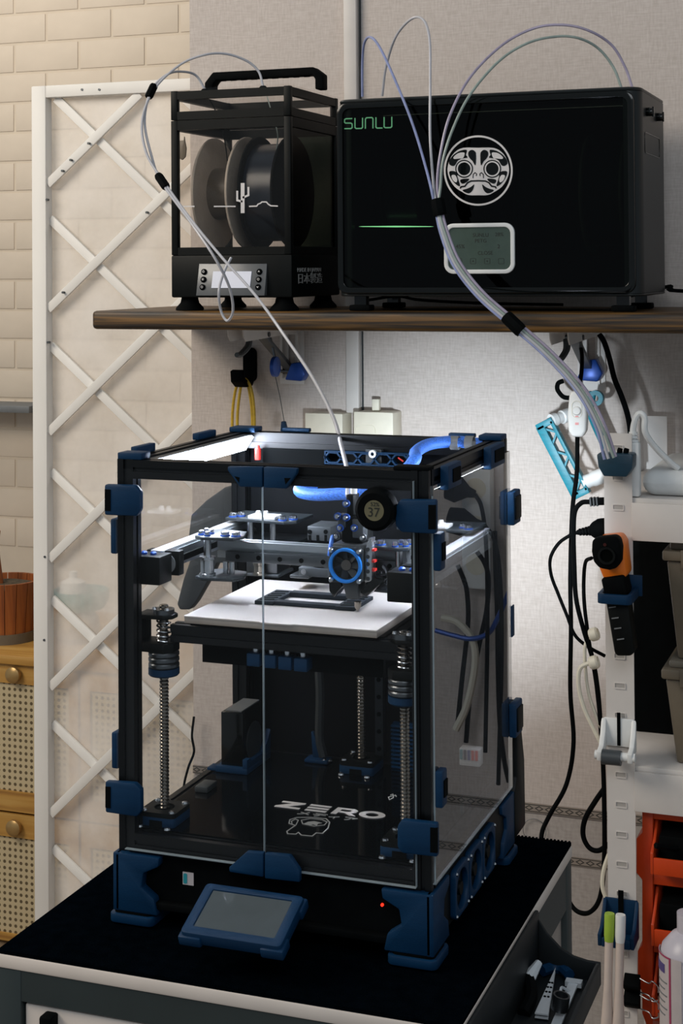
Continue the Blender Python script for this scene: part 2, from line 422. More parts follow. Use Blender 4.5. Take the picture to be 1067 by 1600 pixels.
def text(name, body, loc, size, ex, ey, mat, parent, depth=0.0004, align='LEFT', font_bold=False):
    """lettering as real thin geometry; ex = reading direction, ey = letter-up direction"""
    cu = bpy.data.curves.new(name, 'FONT'); cu.body = body; cu.size = size; cu.extrude = depth; cu.align_x = align; cu.resolution_u = 4
    if font_bold: cu.offset = size * 0.02
    t = bpy.data.objects.new(name + '_tmp', cu); COL.objects.link(t)
    bpy.context.view_layer.update()
    me = bpy.data.meshes.new_from_object(t.evaluated_get(bpy.context.evaluated_depsgraph_get()))
    bpy.data.objects.remove(t, do_unlink=True); bpy.data.curves.remove(cu)
    ex, ey = Vector(ex), Vector(ey); en = ex.normalized().cross(ey.normalized()).normalized()
    me.transform(Matrix((ex, ey, en)).transposed().to_4x4())
    me.name = name
    me.materials.clear(); me.materials.append(M[mat])
    return link(name, me, loc, parent)
def copy_tree(o, delta, label=None, parent=None):
    c = o.copy(); COL.objects.link(c)
    if parent is None:
        c.location = o.location + Vector(delta)
        if label: c['label'] = label
    else: c.parent = parent
    WL[c.name] = WL[o.name] + Vector(delta)
    for ch in [x for x in bpy.data.objects if x.parent == o]:
        copy_tree(ch, delta, None, c)
    return c
Zr = lambda z: ZC + z        # heights measured from eye level
# ================================================================== the setting
WY = 2.47                                   # papered wall
struct(MB().box(-3.0, 1.2, -0.6, 3.75, -0.05, 0.0).build('floor', 'floor'))
XC = aY(300, 700, WY).x                     # free end of the papered wall
ZB1 = aY(900, 1269, WY).z; ZB2 = aY(900, 1345, WY).z
wall = struct(MB().box(XC, 1.2, WY, WY + 0.07, 0, 2.7).build('wall_back', 'paper'))
struct(MB().box(XC, 1.2, WY - 0.002, WY, 0, ZB1 - 0.01).build('trim_1', 'paper_low'))
struct(MB().box(XC, 1.2, WY - 0.004, WY, ZB1 - 0.0068, ZB1 + 0.0068).build('trim_2', 'border'))
struct(MB().box(XC, 1.2, WY - 0.004, WY, ZB2 - 0.0068, ZB2 + 0.0068).build('trim_3', 'border'))
a, b = aY(541, 100, WY), aY(561, 100, WY)
zb = aY(545, 644, WY).z
struct(MB().box(a.x, b.x, WY - 0.014, WY, zb, 2.7).build('trim_4', 'rackwhite', bevel=0.002))   # cable trunking down the wall
struct(MB().box(b.x + 0.0015, b.x + 0.004, WY - 0.003, WY, zb, 2.7).build('trim_5', 'darkgrey'))
# painted brick-pattern wall of the next room
BY = 3.6
bw = struct(MB().box(-3.0, -0.9, BY, BY + 0.08, 0, 2.7).build('wall_far', 'mortar'))
bm_ = None
CH, BL, G = 0.0776, 0.192, 0.007
z0 = aY(0, 300, BY).z
row = 0
zz_ = z0 - CH * 12
while zz_ < 2.55:
    off = BL / 2 if row % 2 else 0
    x = -2.62 + off
    while x < -1.50:
        if bm_ is None:
            bm_ = MB().box(x + G / 2, x + BL - G / 2, BY - 0.0012, BY + 0.001, zz_ + G / 2, zz_ + CH - G / 2).build('brick', 'brick', bw, bevel=0.0010)
        else:
            o = bm_.copy(); COL.objects.link(o)
            o.location = Vector((x + BL / 2, BY - 0.001, zz_ + CH / 2)) - WL[bw.name]
        x += BL
    zz_ += CH; row += 1
# ledge on the brick wall, far left
p = aY(0, 636, 3.5)
tag(MB().box(-2.75, aY(52, 640, 3.5).x, 3.48, BY - 0.007, p.z - 0.012, p.z + 0.006).build('wall_ledge', 'grey', bevel=0.002),
    'thin grey ledge on the brick-pattern wall left of the lattice', 'ledge')
# ------------------------------------------------------------------ white lattice partition with plastic film
LY = 2.56
lat = thing('lattice_partition', 'tall white wooden lattice screen covered with clear plastic film', 'partition', (aY(180, 800, LY).x, LY, 0))
xl0 = aY(54, 140, LY).x; xl1 = aY(76, 140, LY).x; xr1 = aY(470, 140, LY).x
zt1 = aY(150, 131, LY).z; zt0 = aY(150, 150, LY).z
MB().box(xl0, xl1, LY - 0.012, LY + 0.012, 0.0, zt1).build('stile', 'white_paint', lat, bevel=0.002)
MB().box(xr1 - 0.025, xr1, LY - 0.012, LY + 0.012, 0.0, zt1).build('stile', 'white_paint', lat, bevel=0.002)
MB().box(xl1, xr1 - 0.025, LY - 0.012, LY + 0.012, zt0, zt1).build('top_rail', 'white_paint', lat, bevel=0.002)
MB().box(xl1, xr1 - 0.025, LY - 0.012, LY + 0.012, 0.03, 0.06).build('bottom_rail', 'white_paint', lat, bevel=0.002)
def clip_line(px, py, slope, dirn, Yv):
    """lath through a measured point, cut to the inside of the frame (world X/Z plane)"""
    p = aY(px, py, Yv); q = aY(px + 60, py + 60 * slope, Yv)
    k = (q.z - p.z) / (q.x - p.x)
    xs, xe = xl1, xr1 - 0.025
    zl, zh = 0.06, zt0
    pts = []
    for x in (xs, xe):
        z = p.z + k * (x - p.x)
        if z > zh: z2 = zh; x = p.x + (z2 - p.z) / k; z = z2
        if z < zl: z2 = zl; x = p.x + (z2 - p.z) / k; z = z2
        pts.append(Vector((min(max(x, xs), xe), Yv, z)))
    return pts
for y in (287, 483, 676, 875, 1076, 1275, 1474, 1670, 1866, 2062):
    a, b = clip_line(76, y, -0.985, 1, LY - 0.0035)
    MB().beam(a, b, 0.0065, 0.0165, (0, 0, 1)).build('lath', 'white_paint', lat, bevel=0.001)
for y in (-250, -50, 146, 343, 540, 736, 934, 1128, 1322, 1516, 1710, 1904):
    a, b = clip_line(80, y, 0.975, 1, LY + 0.0045)
    if (a - b).length > 0.05:
        MB().beam(a, b, 0.0065, 0.0165, (0, 0, 1)).build('lath', 'white_paint', lat, bevel=0.001)
MB().box(xl1 - 0.01, xr1 - 0.015, LY + 0.0125, LY + 0.0135, 0.03, zt1 - 0.01).build('plastic_film', 'film', lat)
scm = None
for px, py in ((128, 140), (155, 140), (97, 267), (110, 250), (138, 224), (229, 332), (98, 457), (73, 312), (75, 535), (70, 870), (69, 1000)):
    p = aY(px, py, LY - 0.0125)
    scm = MB().cyl((p.x, LY - 0.0137, p.z), (p.x, LY - 0.006, p.z), 0.0022, n=8).build('screw', 'grey_metal', lat)
# ------------------------------------------------------------------ bamboo and cane cabinet
CY = 2.95
zt = aY(20, 1022, CY).z
cb = thing('cane_cabinet', 'bamboo sideboard with woven cane fronts and round knobs', 'cabinet', (-1.75, CY + 0.2, 0))
cx0, cx1 = -2.28, -1.36
MB().box(cx0 + 0.01, cx1 - 0.01, CY + 0.016, CY + 0.42, 0.0, zt - 0.02).build('body', 'bamboo', cb)
MB().box(cx0 - 0.01, cx1 + 0.01, CY - 0.012, CY + 0.43, zt - 0.02, zt).build('top', 'bamboo', cb, bevel=0.003)
zrow = [aY(20, v, CY).z for v in (1036, 1068, 1237, 1268, 1272, 1308, 1462, 1490)]
colw = (cx1 - cx0) / 3
xk = aY(25, 1050, CY).x
x_start = xk - colw * 0.5
for k in range(-1, 3):
    xa, xb = x_start + k * colw + 0.003, x_start + (k + 1) * colw - 0.003
    xa, xb = max(xa, cx0), min(xb, cx1)
    if xb - xa < 0.08: continue
    for (t1, p1, p0, t0) in (zrow[:4], zrow[4:]):
        t0 = max(t0, 0.01); p0 = max(p0, t0 + 0.015)
        d = MB().frame([(xa, t0), (xb, t0), (xb, t1), (xa, t1)], [(xa + 0.022, p0), (xb - 0.022, p0), (xb - 0.022, p1), (xa + 0.022, p1)], 'y', CY, CY + 0.016).build('front_frame', 'bamboo', cb)
        MB().box(xa + 0.02, xb - 0.02, CY + 0.006, CY + 0.011, p0 - 0.002, p1 + 0.002).build('cane_panel', 'cane', d)
        xm = xk + k * colw
        if xa < xm < xb:
            zk = (t1 + p1) / 2
            MB().lathe([(0, 0), (0.010, 0), (0.010, 0.25), (0.017, 0.4), (0.017, 0.8), (0.011, 1), (0, 1)], (xm, CY, zk), (xm, CY - 0.02, zk), 20).build('knob', 'knob', d)
# wooden planter on the cabinet
PYc = CY + 0.12
pc = aY(10, 1015, PYc); xr = aY(57, 960, PYc).x
rp = xr - pc.x
pot = thing('wooden_planter', 'round orange-brown wooden planter filled with soil on the cane cabinet', 'planter', (pc.x, PYc, zt))
hz = aY(20, 905, PYc).z - zt
for k in range(18):
    a0, a1 = 2 * math.pi * k / 18, 2 * math.pi * (k + 0.94) / 18
    vs = []
    for z, r in ((zt + 0.022, rp * 0.86), (zt + hz, rp)):
        for rr_ in (r, r - 0.008):
            for a in (a0, (a0 + a1) / 2, a1):
                vs.append((pc.x + rr_ * math.cos(a), PYc + rr_ * math.sin(a), z))
    MB().add(vs, [(0, 1, 7, 6), (1, 2, 8, 7), (3, 9, 10, 4), (4, 10, 11, 5), (6, 7, 10, 9), (7, 8, 11, 10), (0, 3, 4, 1), (1, 4, 5, 2), (0, 6, 9, 3), (2, 5, 11, 8)]).build('stave', 'potwood', pot)
MB().lathe([(0, 0), (rp * 0.88, 0), (rp * 0.9, 1), (0, 1)], (pc.x, PYc, zt), (pc.x, PYc, zt + 0.022), 36).build('base_band', 'tan', pot)
MB().lathe([(0, 0.7), (rp * 0.86, 0.7), (rp * 0.9, 0.97), (rp * 0.5, 1.05), (0, 1)], (pc.x, PYc, zt + 0.024), (pc.x, PYc, zt + hz - 0.012), 30).build('soil', 'soil', pot)
p = aY(0, 850, PYc)
st = MB().tube(spl([(pc.x - 0.02, PYc, zt + hz - 0.015), (p.x - 0.012, PYc, p.z - 0.01), (p.x - 0.005, PYc, p.z + 0.03)], 6), 0.012, 8, 0.006).build('stem', 'potwood', pot)
# teal bowl and beige bead vase behind the film
c = aY(127, 955, 3.1); r = aY(165, 940, 3.1).x - c.x
bowl = thing('fluted_bowl', 'teal fluted bowl with a white lid behind the plastic film', 'bowl', (c.x, 3.1, c.z - 0.0))
zbw = zt + 0.0
htop = aY(127, 915, 3.1).z
# a stand made of the bead vase carries the bowl
vase = tag(MB().lathe([(0, 0), (r * 0.55, 0), (r * 0.8, 0.2), (r * 0.86, 0.5), (r * 0.8, 0.8), (r * 0.6, 1), (0, 1)], (c.x - 0.012, 3.1, zt), (c.x - 0.012, 3.1, c.z), 28).build('beaded_vase', 'beads'),
           'beige beaded vase under the teal bowl behind the plastic film', 'vase')
nf = 20; mb = MB(); vs = []; fs = []
prof = [(0.35, 0.0), (0.8, 0.15), (1.0, 0.55), (0.98, 0.95), (0.93, 0.95), (0.9, 0.5), (0.3, 0.1)]
for (q, t) in prof:
    for k in range(nf * 4):
        a = 2 * math.pi * k / (nf * 4); rad = r * q * (1 + 0.03 * math.cos(a * nf))
        vs.append((c.x + rad * math.cos(a), 3.1 + rad * math.sin(a), c.z + t * (htop - c.z) * 0.9))
nn = nf * 4
for i in range(len(prof) - 1):
    for k in range(nn):
        fs.append((i * nn + k, i * nn + (k + 1) % nn, (i + 1) * nn + (k + 1) % nn, (i + 1) * nn + k))
fs.append(list(range(nn))); fs.append(list(range((len(prof) - 1) * nn, len(prof) * nn)))
mb.add(vs, fs).build('bowl', pm('teal_ceramic', '3d8f8c', 0.3, var=0.1), bowl, angle=60)
MB().lathe([(0, 0), (r * 0.5, 0), (r * 0.45, 0.5), (r * 0.15, 0.7), (r * 0.15, 1), (0, 1)], (c.x - 0.02, 3.1, htop - 0.015), (c.x - 0.02, 3.1, htop + 0.03), 24).build('lid', 'white', bowl)
# ================================================================== wall shelf
SZ1 = Zr(-0.067); SZ0 = SZ1 - 0.0282; SYF = 2.1575; SXL = -1.2055
shelf = tag(MB().box(SXL, 0.25, SYF, WY - 0.005, SZ0, SZ1).build('wall_shelf', 'shelfwood', bevel=0.006, seg=3),
            'dark stained pine plank shelf carrying the two filament dryers', 'shelf')
# ------------------------------------------------------------------ folding shelf brackets
def bracket(X, label):
    br = thing('shelf_bracket', label, 'bracket', (X, WY, SZ0 - 0.13), 'steel brackets under the wall shelf')
    zb_ = aY(470, 600, WY).z
    w_ = 0.022
    MB().frame([(X - w_, zb_), (X + w_, zb_), (X + w_, SZ0 - 0.001), (X - w_, SZ0 - 0.001)],
               [(X - 0.006, zb_ + 0.02), (X + 0.006, zb_ + 0.02), (X + 0.006, SZ0 - 0.02), (X - 0.006, SZ0 - 0.02)], 'y', WY - 0.006, WY - 0.0005).build('wall_plate', 'rackwhite', br, bevel=0.001)
    for s in (-1, 1):
        MB().box(X + s * 0.014 - 0.001, X + s * 0.014 + 0.001, WY - 0.016, WY - 0.006, zb_ + 0.01, SZ0 - 0.005).build('flange', 'rackwhite', br)
    y0 = 2.232
    # U-shaped arm
    poly = [(y0 + 0.012, SZ0 - 0.021), (WY - 0.01, SZ0 - 0.016), (WY - 0.01, SZ0 - 0.0012), (y0, SZ0 - 0.0012), (y0 + 0.003, SZ0 - 0.013)]
    for s in (-1, 1):
        MB().prism(poly, 'x', X + s * 0.013 - 0.001, X + s * 0.013 + 0.001).build('arm_side', 'rackwhite', br)
    MB().box(X - 0.013, X + 0.013, y0 + 0.002, WY - 0.01, SZ0 - 0.0025, SZ0 - 0.001).build('arm_top', 'rackwhite', br)
    MB().beam((X, y0 + 0.10, SZ0 - 0.014), (X, WY - 0.012, zb_ + 0.025), 0.016, 0.007).build('brace', 'grey_metal', br, bevel=0.001)
    MB().cyl((X - 0.016, y0 + 0.10, SZ0 - 0.014), (X + 0.016, y0 + 0.10, SZ0 - 0.014), 0.004, n=12).build('pivot', 'dark_steel', br)
    MB().cyl((X - 0.016, WY - 0.012, zb_ + 0.022), (X + 0.016, WY - 0.012, zb_ + 0.022), 0.005, n=12).build('pivot', 'dark_steel', br)
    MB().tube(spl([(X, y0 + 0.055, SZ0 - 0.015), (X, y0 + 0.05, SZ0 - 0.03), (X - 0.004, y0 + 0.03, SZ0 - 0.042), (X - 0.004, y0 + 0.015, SZ0 - 0.042)], 5), 0.006, 8, 0.004).build('release_lever', 'darkgrey', br)
    return br
XB1 = aY(458, 590, WY).x; XB2 = aY(925, 590, WY).x
bracket(XB1, 'steel folding bracket under the shelf beside the black wall hook')
bracket(XB2, 'steel folding bracket under the shelf above the white rack')
# black wall hook with yellow cords
HX = (aY(376, 570, WY).x + aY(410, 570, WY).x) / 2
zt_, zb_ = aY(395, 543, WY).z, aY(395, 602, WY).z
hook = thing('wall_hook', 'black plastic J-shaped wall hook left of the shelf bracket', 'hook', (HX, WY, zb_))
MB().prism(rr(HX - 0.011, HX + 0.011, zb_ + 0.006, zt_, 0.01), 'y', WY - 0.012, WY - 0.0005).build('back_plate', 'matteblack', hook, bevel=0.001)
jj = [(WY - 0.004, zb_ + 0.02), (WY - 0.02, zb_ + 0.001), (WY - 0.045, zb_), (WY - 0.062, zb_ + 0.010), (WY - 0.064, zb_ + 0.028), (WY - 0.054, zb_ + 0.030), (WY - 0.050, zb_ + 0.015), (WY - 0.040, zb_ + 0.011), (WY - 0.022, zb_ + 0.012), (WY - 0.010, zb_ + 0.03)]
MB().prism(jj, 'x', HX - 0.011, HX + 0.011).build('hook_arm', 'matteblack', hook, bevel=0.001)
ycol = 'loop of yellow cord hanging from the black wall hook'
for i, (xo, w_, l_) in enumerate(((-0.005, 0.019, 0.155), (0.006, 0.016, 0.15))):
    yy = WY - 0.030 - 0.010 * i; zc_ = zb_ + 0.0145
    pts = [(HX + xo - w_ * 0.6, yy, zc_ - l_), (HX + xo - w_ * 0.95, yy, zc_ - l_ * 0.5), (HX + xo - w_ * 0.6, yy, zc_ - 0.02), (HX + xo * 0.5, yy, zc_), (HX + xo + w_ * 0.7, yy, zc_ - 0.02), (HX + xo + w_, yy, zc_ - l_ * 0.5), (HX + xo + w_ * 0.6, yy, zc_ - l_), (HX + xo, yy, zc_ - l_ - 0.012), (HX + xo - w_ * 0.6, yy, zc_ - l_)]
    tag(MB().tube(spl(pts, 8), 0.0026, 8).build('cord_loop', 'yellow'),
        'yellow cord loop on the black wall hook, ' + ('the one nearer the wall' if i == 0 else 'the one nearer the hook tip'), 'cord', 'yellow cords on the hook')
# blue retractor reel with string and clip, hanging from the bracket
Y_ = WY - 0.10
c = aY(430, 573, Y_); e = aY(444, 668, Y_)
rl = thing('retractor_reel', 'small blue retractor reel on a string beside the shelf bracket', 'reel', (c.x, Y_, c.z - 0.1))
MB().lathe([(0, 0), (0.008, 0.0), (0.0165, 0.25), (0.0165, 0.75), (0.008, 1), (0, 1)], (c.x - 0.006, Y_, c.z), (c.x + 0.006, Y_, c.z), 24).build('reel_case', 'blue_bright', rl)
MB().tube([(c.x, Y_, c.z - 0.015), ((c.x + e.x) / 2 + 0.0005, Y_, (c.z + e.z) / 2), (e.x, Y_, e.z + 0.01)], 0.0006, 6).build('string', 'darkgrey', rl)
MB().prism([(e.x - 0.006, e.z - 0.012), (e.x + 0.008, e.z - 0.012), (e.x + 0.002, e.z + 0.01), (e.x - 0.004, e.z + 0.01)], 'y', Y_ - 0.004, Y_ + 0.004).build('clip', 'blue', rl, bevel=0.001)
MB().beam((c.x, Y_, c.z + 0.013), (XB1, Y_ + 0.002, SZ0 - 0.0205), 0.003, 0.003).build('hanger', 'dark_steel', rl)
# blue printed clip on the bracket foot
def blue_clip(px, py, label, Yv, s=1.0):
    p = aY(px, py, Yv)
    o = MB().prism([(p.x - 0.018 * s, p.z - 0.014 * s), (p.x + 0.012 * s, p.z - 0.016 * s), (p.x + 0.019 * s, p.z - 0.004 * s), (p.x + 0.010 * s, p.z + 0.016 * s), (p.x - 0.006 * s, p.z + 0.014 * s)], 'y', Yv - 0.012, Yv + 0.012).build('bracket_clip', 'blue_bright', bevel=0.003)
    return tag(o, label, 'clip', 'blue clips on the shelf brackets')
blue_clip(464, 580, 'blue printed clip at the foot of the bracket near the yellow cords', WY - 0.03)
blue_clip(922, 578, 'blue printed clip on the bracket above the white cord switch', WY - 0.03, 1.1)
# white junction boxes on the wall
def jbox(x0p, x1p, ytop, label, knob):
    Yf = WY - 0.05
    a, b = aY(x0p, ytop, Yf), aY(x1p, ytop, Yf)
    z1 = a.z; z0 = z1 - 0.075
    j = thing('junction_box', label, 'junction box', ((a.x + b.x) / 2, WY, z0), 'wall junction boxes')
    MB().box(a.x, b.x, Yf + 0.004, WY - 0.0005, z0, z1).build('case', 'offwhite', j, bevel=0.003)
    MB().box(a.x - 0.001, b.x + 0.001, Yf, Yf + 0.005, z0 - 0.001, z1 + 0.001).build('cover', 'offwhite', j, bevel=0.002)
    if knob:
        k = aY(588, 643, WY - 0.025)
        MB().box(k.x - 0.006, k.x + 0.006, WY - 0.03, WY - 0.02, z1, z1 + 0.020).build('toggle', 'offwhite', j, bevel=0.001)
        cc = aY(570, 672, Yf)
        MB().frame(rr(cc.x - 0.018, cc.x + 0.018, cc.z - 0.02, cc.z + 0.008, 0.007), rr(cc.x - 0.016, cc.x + 0.016, cc.z - 0.018, cc.z + 0.006, 0.005), 'y', Yf - 0.0015, Yf + 0.001).build('raised_rim', 'offwhite', j)
    else:
        MB().cyl(((a.x + b.x) / 2, Yf - 0.002, (z0 + z1) / 2), ((a.x + b.x) / 2, Yf + 0.002, (z0 + z1) / 2), 0.004, n=12).build('screw', 'dark_steel', j)
    return j
jbox(477, 534, 646, 'plain cream junction box on the wall nearer the yellow cords', False)
jbox(553, 613, 644, 'cream junction box on the wall with a small toggle on top', True)
# ================================================================== left filament dryer
def ribbon(mb, pts, wdt, Yv, d, closed=False):
    """flat stroke of constant width in an X/Z plane; pts are (x, z)"""
    P = [Vector(p) for p in pts]; n = len(P); L = []; R = []
    for i in range(n):
        a = P[i - 1] if (i > 0 or closed) else P[i]
        b = P[(i + 1) % n] if (i < n - 1 or closed) else P[i]
        t1 = (P[i] - a); t2 = (b - P[i])
        t1 = t1.normalized() if t1.length > 1e-9 else t2.normalized()
        t2 = t2.normalized() if t2.length > 1e-9 else t1
        t = (t1 + t2).normalized(); nrm = Vector((-t.y, t.x))
        k = wdt / 2 / max(0.5, nrm.dot(Vector((-t1.y, t1.x))))
        L.append(P[i] + nrm * k); R.append(P[i] - nrm * k)
    o = len(mb.v); vs = []
    for yy in (Yv, Yv + d):
        for q in L: vs.append((q.x, yy, q.y))
        for q in R: vs.append((q.x, yy, q.y))
    fs = []
    m = n if closed else n - 1
    for i in range(m):
        j = (i + 1) % n
        fs += [(i, j, n + j, n + i), (2 * n + i, 3 * n + i, 3 * n + j, 2 * n + j), (i, 2 * n + i, 2 * n + j, j), (n + i, n + j, 3 * n + j, 3 * n + i)]
    if not closed:
        fs += [(0, n, 3 * n, 2 * n), (n - 1, 3 * n - 1, 4 * n - 1, 2 * n - 1)]
    mb.add(vs, fs); return mb
DYF, DYB = 2.1787, 2.385
DX0, DX1 = aY(266.5, 142, DYF).x, aY(453, 136, DYF).x
dz = lambda y: aY(268, y, DYF).z
Z_lt, Z_lb, Z_wt, Z_wb, Z_bt, Z_bb = dz(142.5), dz(188), dz(204), dz(387), dz(399), dz(465)
Z_lwt, Z_lwb = dz(156), dz(175)
DW = 0.0105
dry = thing('filament_dryer', 'small black two-spool filament dryer with carry handle and lit screen', 'filament dryer', ((DX0 + DX1) / 2, (DYF + DYB) / 2, SZ1))
def ring_frame(name, z0, z1, wz, parent):
    """four-sided frame seen from all sides: two hoops and four posts"""
    for xa, xb in ((DX0, DX0 + DW), (DX1 - DW, DX1)):
        for ya, yb in ((DYF, DYF + DW), (DYB - DW, DYB)):
            MB().box(xa, xb, ya, yb, z0, z1).build(name + '_post', 'black', parent, bevel=0.001)
    for za, zb in wz:
        for ya, yb in ((DYF + 0.0005, DYF + DW), (DYB - DW, DYB - 0.0005)):
            MB().box(DX0 + DW, DX1 - DW, ya, yb, za, zb).build(name + '_rail', 'black', parent)
        for xa, xb in ((DX0 + 0.0005, DX0 + DW), (DX1 - DW, DX1 - 0.0005)):
            MB().box(xa, xb, DYF + DW, DYB - DW, za, zb).build(name + '_rail', 'black', parent)
ring_frame('lid', Z_lb, Z_lt, ((Z_lwt, Z_lt - 0.001), (Z_lb, Z_lwb)), dry)
ring_frame('case', Z_bt, Z_lb - 0.001, ((Z_wt, Z_lb - 0.001), (Z_bt, Z_wb)), dry)
MB().box(DX0 + 0.003, DX1 - 0.003, DYF + 0.003, DYB - 0.003, Z_lt - 0.001, Z_lt + 0.003).build('lid_pane', 'dryerglass', dry)
def panes(z0, z1, nm):
    for args, mat in (((DX0 + DW, DX1 - DW, DYF + 0.004, DYF + 0.006, z0, z1), 'dryerglass'), ((DX0 + DW, DX1 - DW, DYB - 0.006, DYB - 0.004, z0, z1), 'dryerglass'),
                 ((DX0 + 0.004, DX0 + 0.006, DYF + DW, DYB - DW, z0, z1), 'dryerglass'), ((DX1 - 0.006, DX1 - 0.004, DYF + DW, DYB - DW, z0, z1), 'smoked' if nm == 'window_pane' else 'dryerglass')):
        MB().box(*args).build(nm, mat, dry)
panes(Z_lwb, Z_lwt, 'lid_window'); panes(Z_wb, Z_wt, 'window_pane')
# base with sloped control panel
base = MB().box(DX0 - 0.001, DX1 + 0.001, DYF, DYB, Z_bb, Z_bt).build('base', 'darkgrey' if False else 'black', dry, bevel=0.003)
def on_front(px, py, dy=0.0): return aY(px, py, DYF - dy)
cpn = [on_front(311, 412, 0.001), on_front(417, 412, 0.001), on_front(413, 462, 0.010), on_front(306, 462, 0.010)]
vs = [tuple(q) for q in cpn] + [(q.x, DYF + 0.001, q.z) for q in cpn]
panel = MB().add(vs, [(0, 1, 2, 3), (4, 7, 6, 5), (0, 4, 5, 1), (1, 5, 6, 2), (2, 6, 7, 3), (3, 7, 4, 0)]).build('control_panel', pm('satin_grey_panel', '5e6062', 0.35, metal=0.3, var=0.05), dry, bevel=0.0008)
def on_panel(px, py, lift=0.0012):
    t = (py - 412) / 50.0
    return aY(px, py, DYF - 0.001 - 0.009 * t - lift)
q = [on_panel(333, 424), on_panel(393, 424), on_panel(390, 450), on_panel(330, 450)]
vs = [tuple(a) for a in q] + [(a.x, a.y + 0.0016, a.z) for a in q]
MB().add(vs, [(0, 1, 2, 3), (4, 7, 6, 5), (0, 4, 5, 1), (1, 5, 6, 2), (2, 6, 7, 3), (3, 7, 4, 0)]).build('lcd', 'lcdlit', panel)
for i, (px, py) in enumerate(((319, 425), (318, 437), (316.5, 449), (405.5, 425), (404.5, 437), (403.5, 449))):
    p = on_panel(px, py, 0.0)
    bt = MB().lathe([(0, 0), (0.0046, 0), (0.0046, 0.6), (0.0036, 1), (0, 1)], p + Vector((0, 0.001, 0)), p + Vector((0, -0.0028, 0.0006)), 16).build('button', 'matteblack', panel)
    p2 = p + Vector((0, -0.0031, 0.0007)); X_, Z_ = p2.x, p2.z
    g = MB()
    if i in (3, 5):
        s_ = 1 if i == 3 else -1
        g.prism([(X_ - 0.002, Z_ - 0.001 * s_), (X_, Z_ + 0.0018 * s_), (X_ + 0.002, Z_ - 0.001 * s_), (X_, Z_ - 0.0002 * s_)], 'y', p2.y, p2.y + 0.0003)
    elif i == 1:
        for dz_ in (-0.0012, 0, 0.0012): g.box(X_ - 0.0016, X_ + 0.0016, p2.y, p2.y + 0.0003, Z_ + dz_ - 0.0003, Z_ + dz_ + 0.0003)
    else:
        g.frame(circ(X_, Z_, 0.0019, 12), circ(X_, Z_, 0.0013, 12), 'y', p2.y, p2.y + 0.0003)
        if i == 0: g.box(X_ - 0.0003, X_ + 0.0003, p2.y, p2.y + 0.0003, Z_, Z_ + 0.0026)
    # printed symbol
    sym = g.build('symbol', 'decal', dry)
# feet
for X_ in (DX0 + 0.02, DX1 - 0.02):
    for Y_ in (DYF + 0.022, DYB - 0.022):
        MB().lathe([(0, 0), (0.022, 0), (0.0215, 0.18), (0.0145, 0.55), (0.0125, 1), (0, 1)], (X_, Y_, SZ1 + 0.0005), (X_, Y_, Z_bb + 0.001), 20).build('foot', 'matteblack', dry)
# carry handle on top
HYc = 2.28
hx0, hx1 = aY(322, 128, HYc).x, aY(508, 115, HYc).x
hzb = Z_lt + 0.003; hzt = aY(470, 107, HYc).z
out = [(hx0 + 0.002, hzb), (hx0 + 0.002, hzt - 0.016), (hx0 + 0.016, hzt), (hx1 - 0.016, hzt), (hx1, hzt - 0.012), (hx1, hzb)]
inn = [(hx0 + 0.016, hzb), (hx0 + 0.016, hzt - 0.02), (hx0 + 0.022, hzt - 0.0125), (hx1 - 0.018, hzt - 0.0125), (hx1 - 0.013, hzt - 0.018), (hx1 - 0.013, hzb)]
hnd = MB().prism(out + inn[::-1], 'y', HYc - 0.011, HYc + 0.011).build('handle', 'matteblack', dry, bevel=0.002)
for k in range(9):
    xx = hx0 + 0.03 + k * (hx1 - hx0 - 0.06) / 8
    MB().lathe([(0, 0), (0.0062, 0), (0.0062, 1), (0, 1)], (xx - 0.005, HYc, hzt - 0.0078), (xx + 0.005, HYc, hzt - 0.0078), 8).build('grip_rib', 'matteblack', hnd)
# tube ports on the lid
ports = [(aY(320, 139, 2.25), 'a'), (aY(411, 135, 2.25), 'b')]
for p, _ in ports:
    MB().lathe([(0, 0), (0.006, 0), (0.006, 0.7), (0.004, 1), (0, 1)], (p.x, 2.25, Z_lt + 0.0025), (p.x, 2.25, Z_lt + 0.010), 14).build('tube_port', 'matteblack', dry)
# white vinyl desert scene on the window (ground line, cactus, hill)
Yd = DYF + 0.0032
g = MB()
def strip(mb, pts, wpx=2.0, Yv=None):
    Yv = Yd if Yv is None else Yv
    pp = [aY(x, y, Yv) for x, y in pts]
    ribbon(mb, [(q.x, q.z) for q in pp], wpx * 0.00095, Yv, 0.0006)
strip(g, [(286, 322.5), (304, 322.5)]); g.build('ground_line', 'decal', dry); g = MB()
strip(g, [(334, 322.5), (368, 322.5)]); g.build('ground_line', 'decal', dry); g = MB()
strip(g, [(389, 322.5), (401, 322), (403, 319), (407, 317.5), (409, 315.5), (416, 315.5), (419, 319), (423, 321.5), (434, 322)])
g.build('ground_line', 'decal', dry)
g = MB()
strip(g, [(379, 286), (379, 333)], 6.5); strip(g, [(370.5, 298), (370.5, 313), (379, 315)], 3.2); strip(g, [(388, 292), (388, 305), (379, 309)], 3.2)
g.build('cactus_decal', 'decal', dry)
# sticker on the right side
p = aX(468, 424, DX1 + 0.0013)
stx = text('sticker_text', 'MADE IN JAPAN', aX(464.5, 425, DX1 + 0.0015), 0.009, (0, 1.55, 0), (0, 0, 1.0), 'decal_dim', dry)
text('sticker_text', '\u65e5\u672c\u88fd\u9020', aX(464.5, 442, DX1 + 0.0015), 0.017, (0, 1.55, 0), (0, 0, 1.0), 'decal_dim', dry)
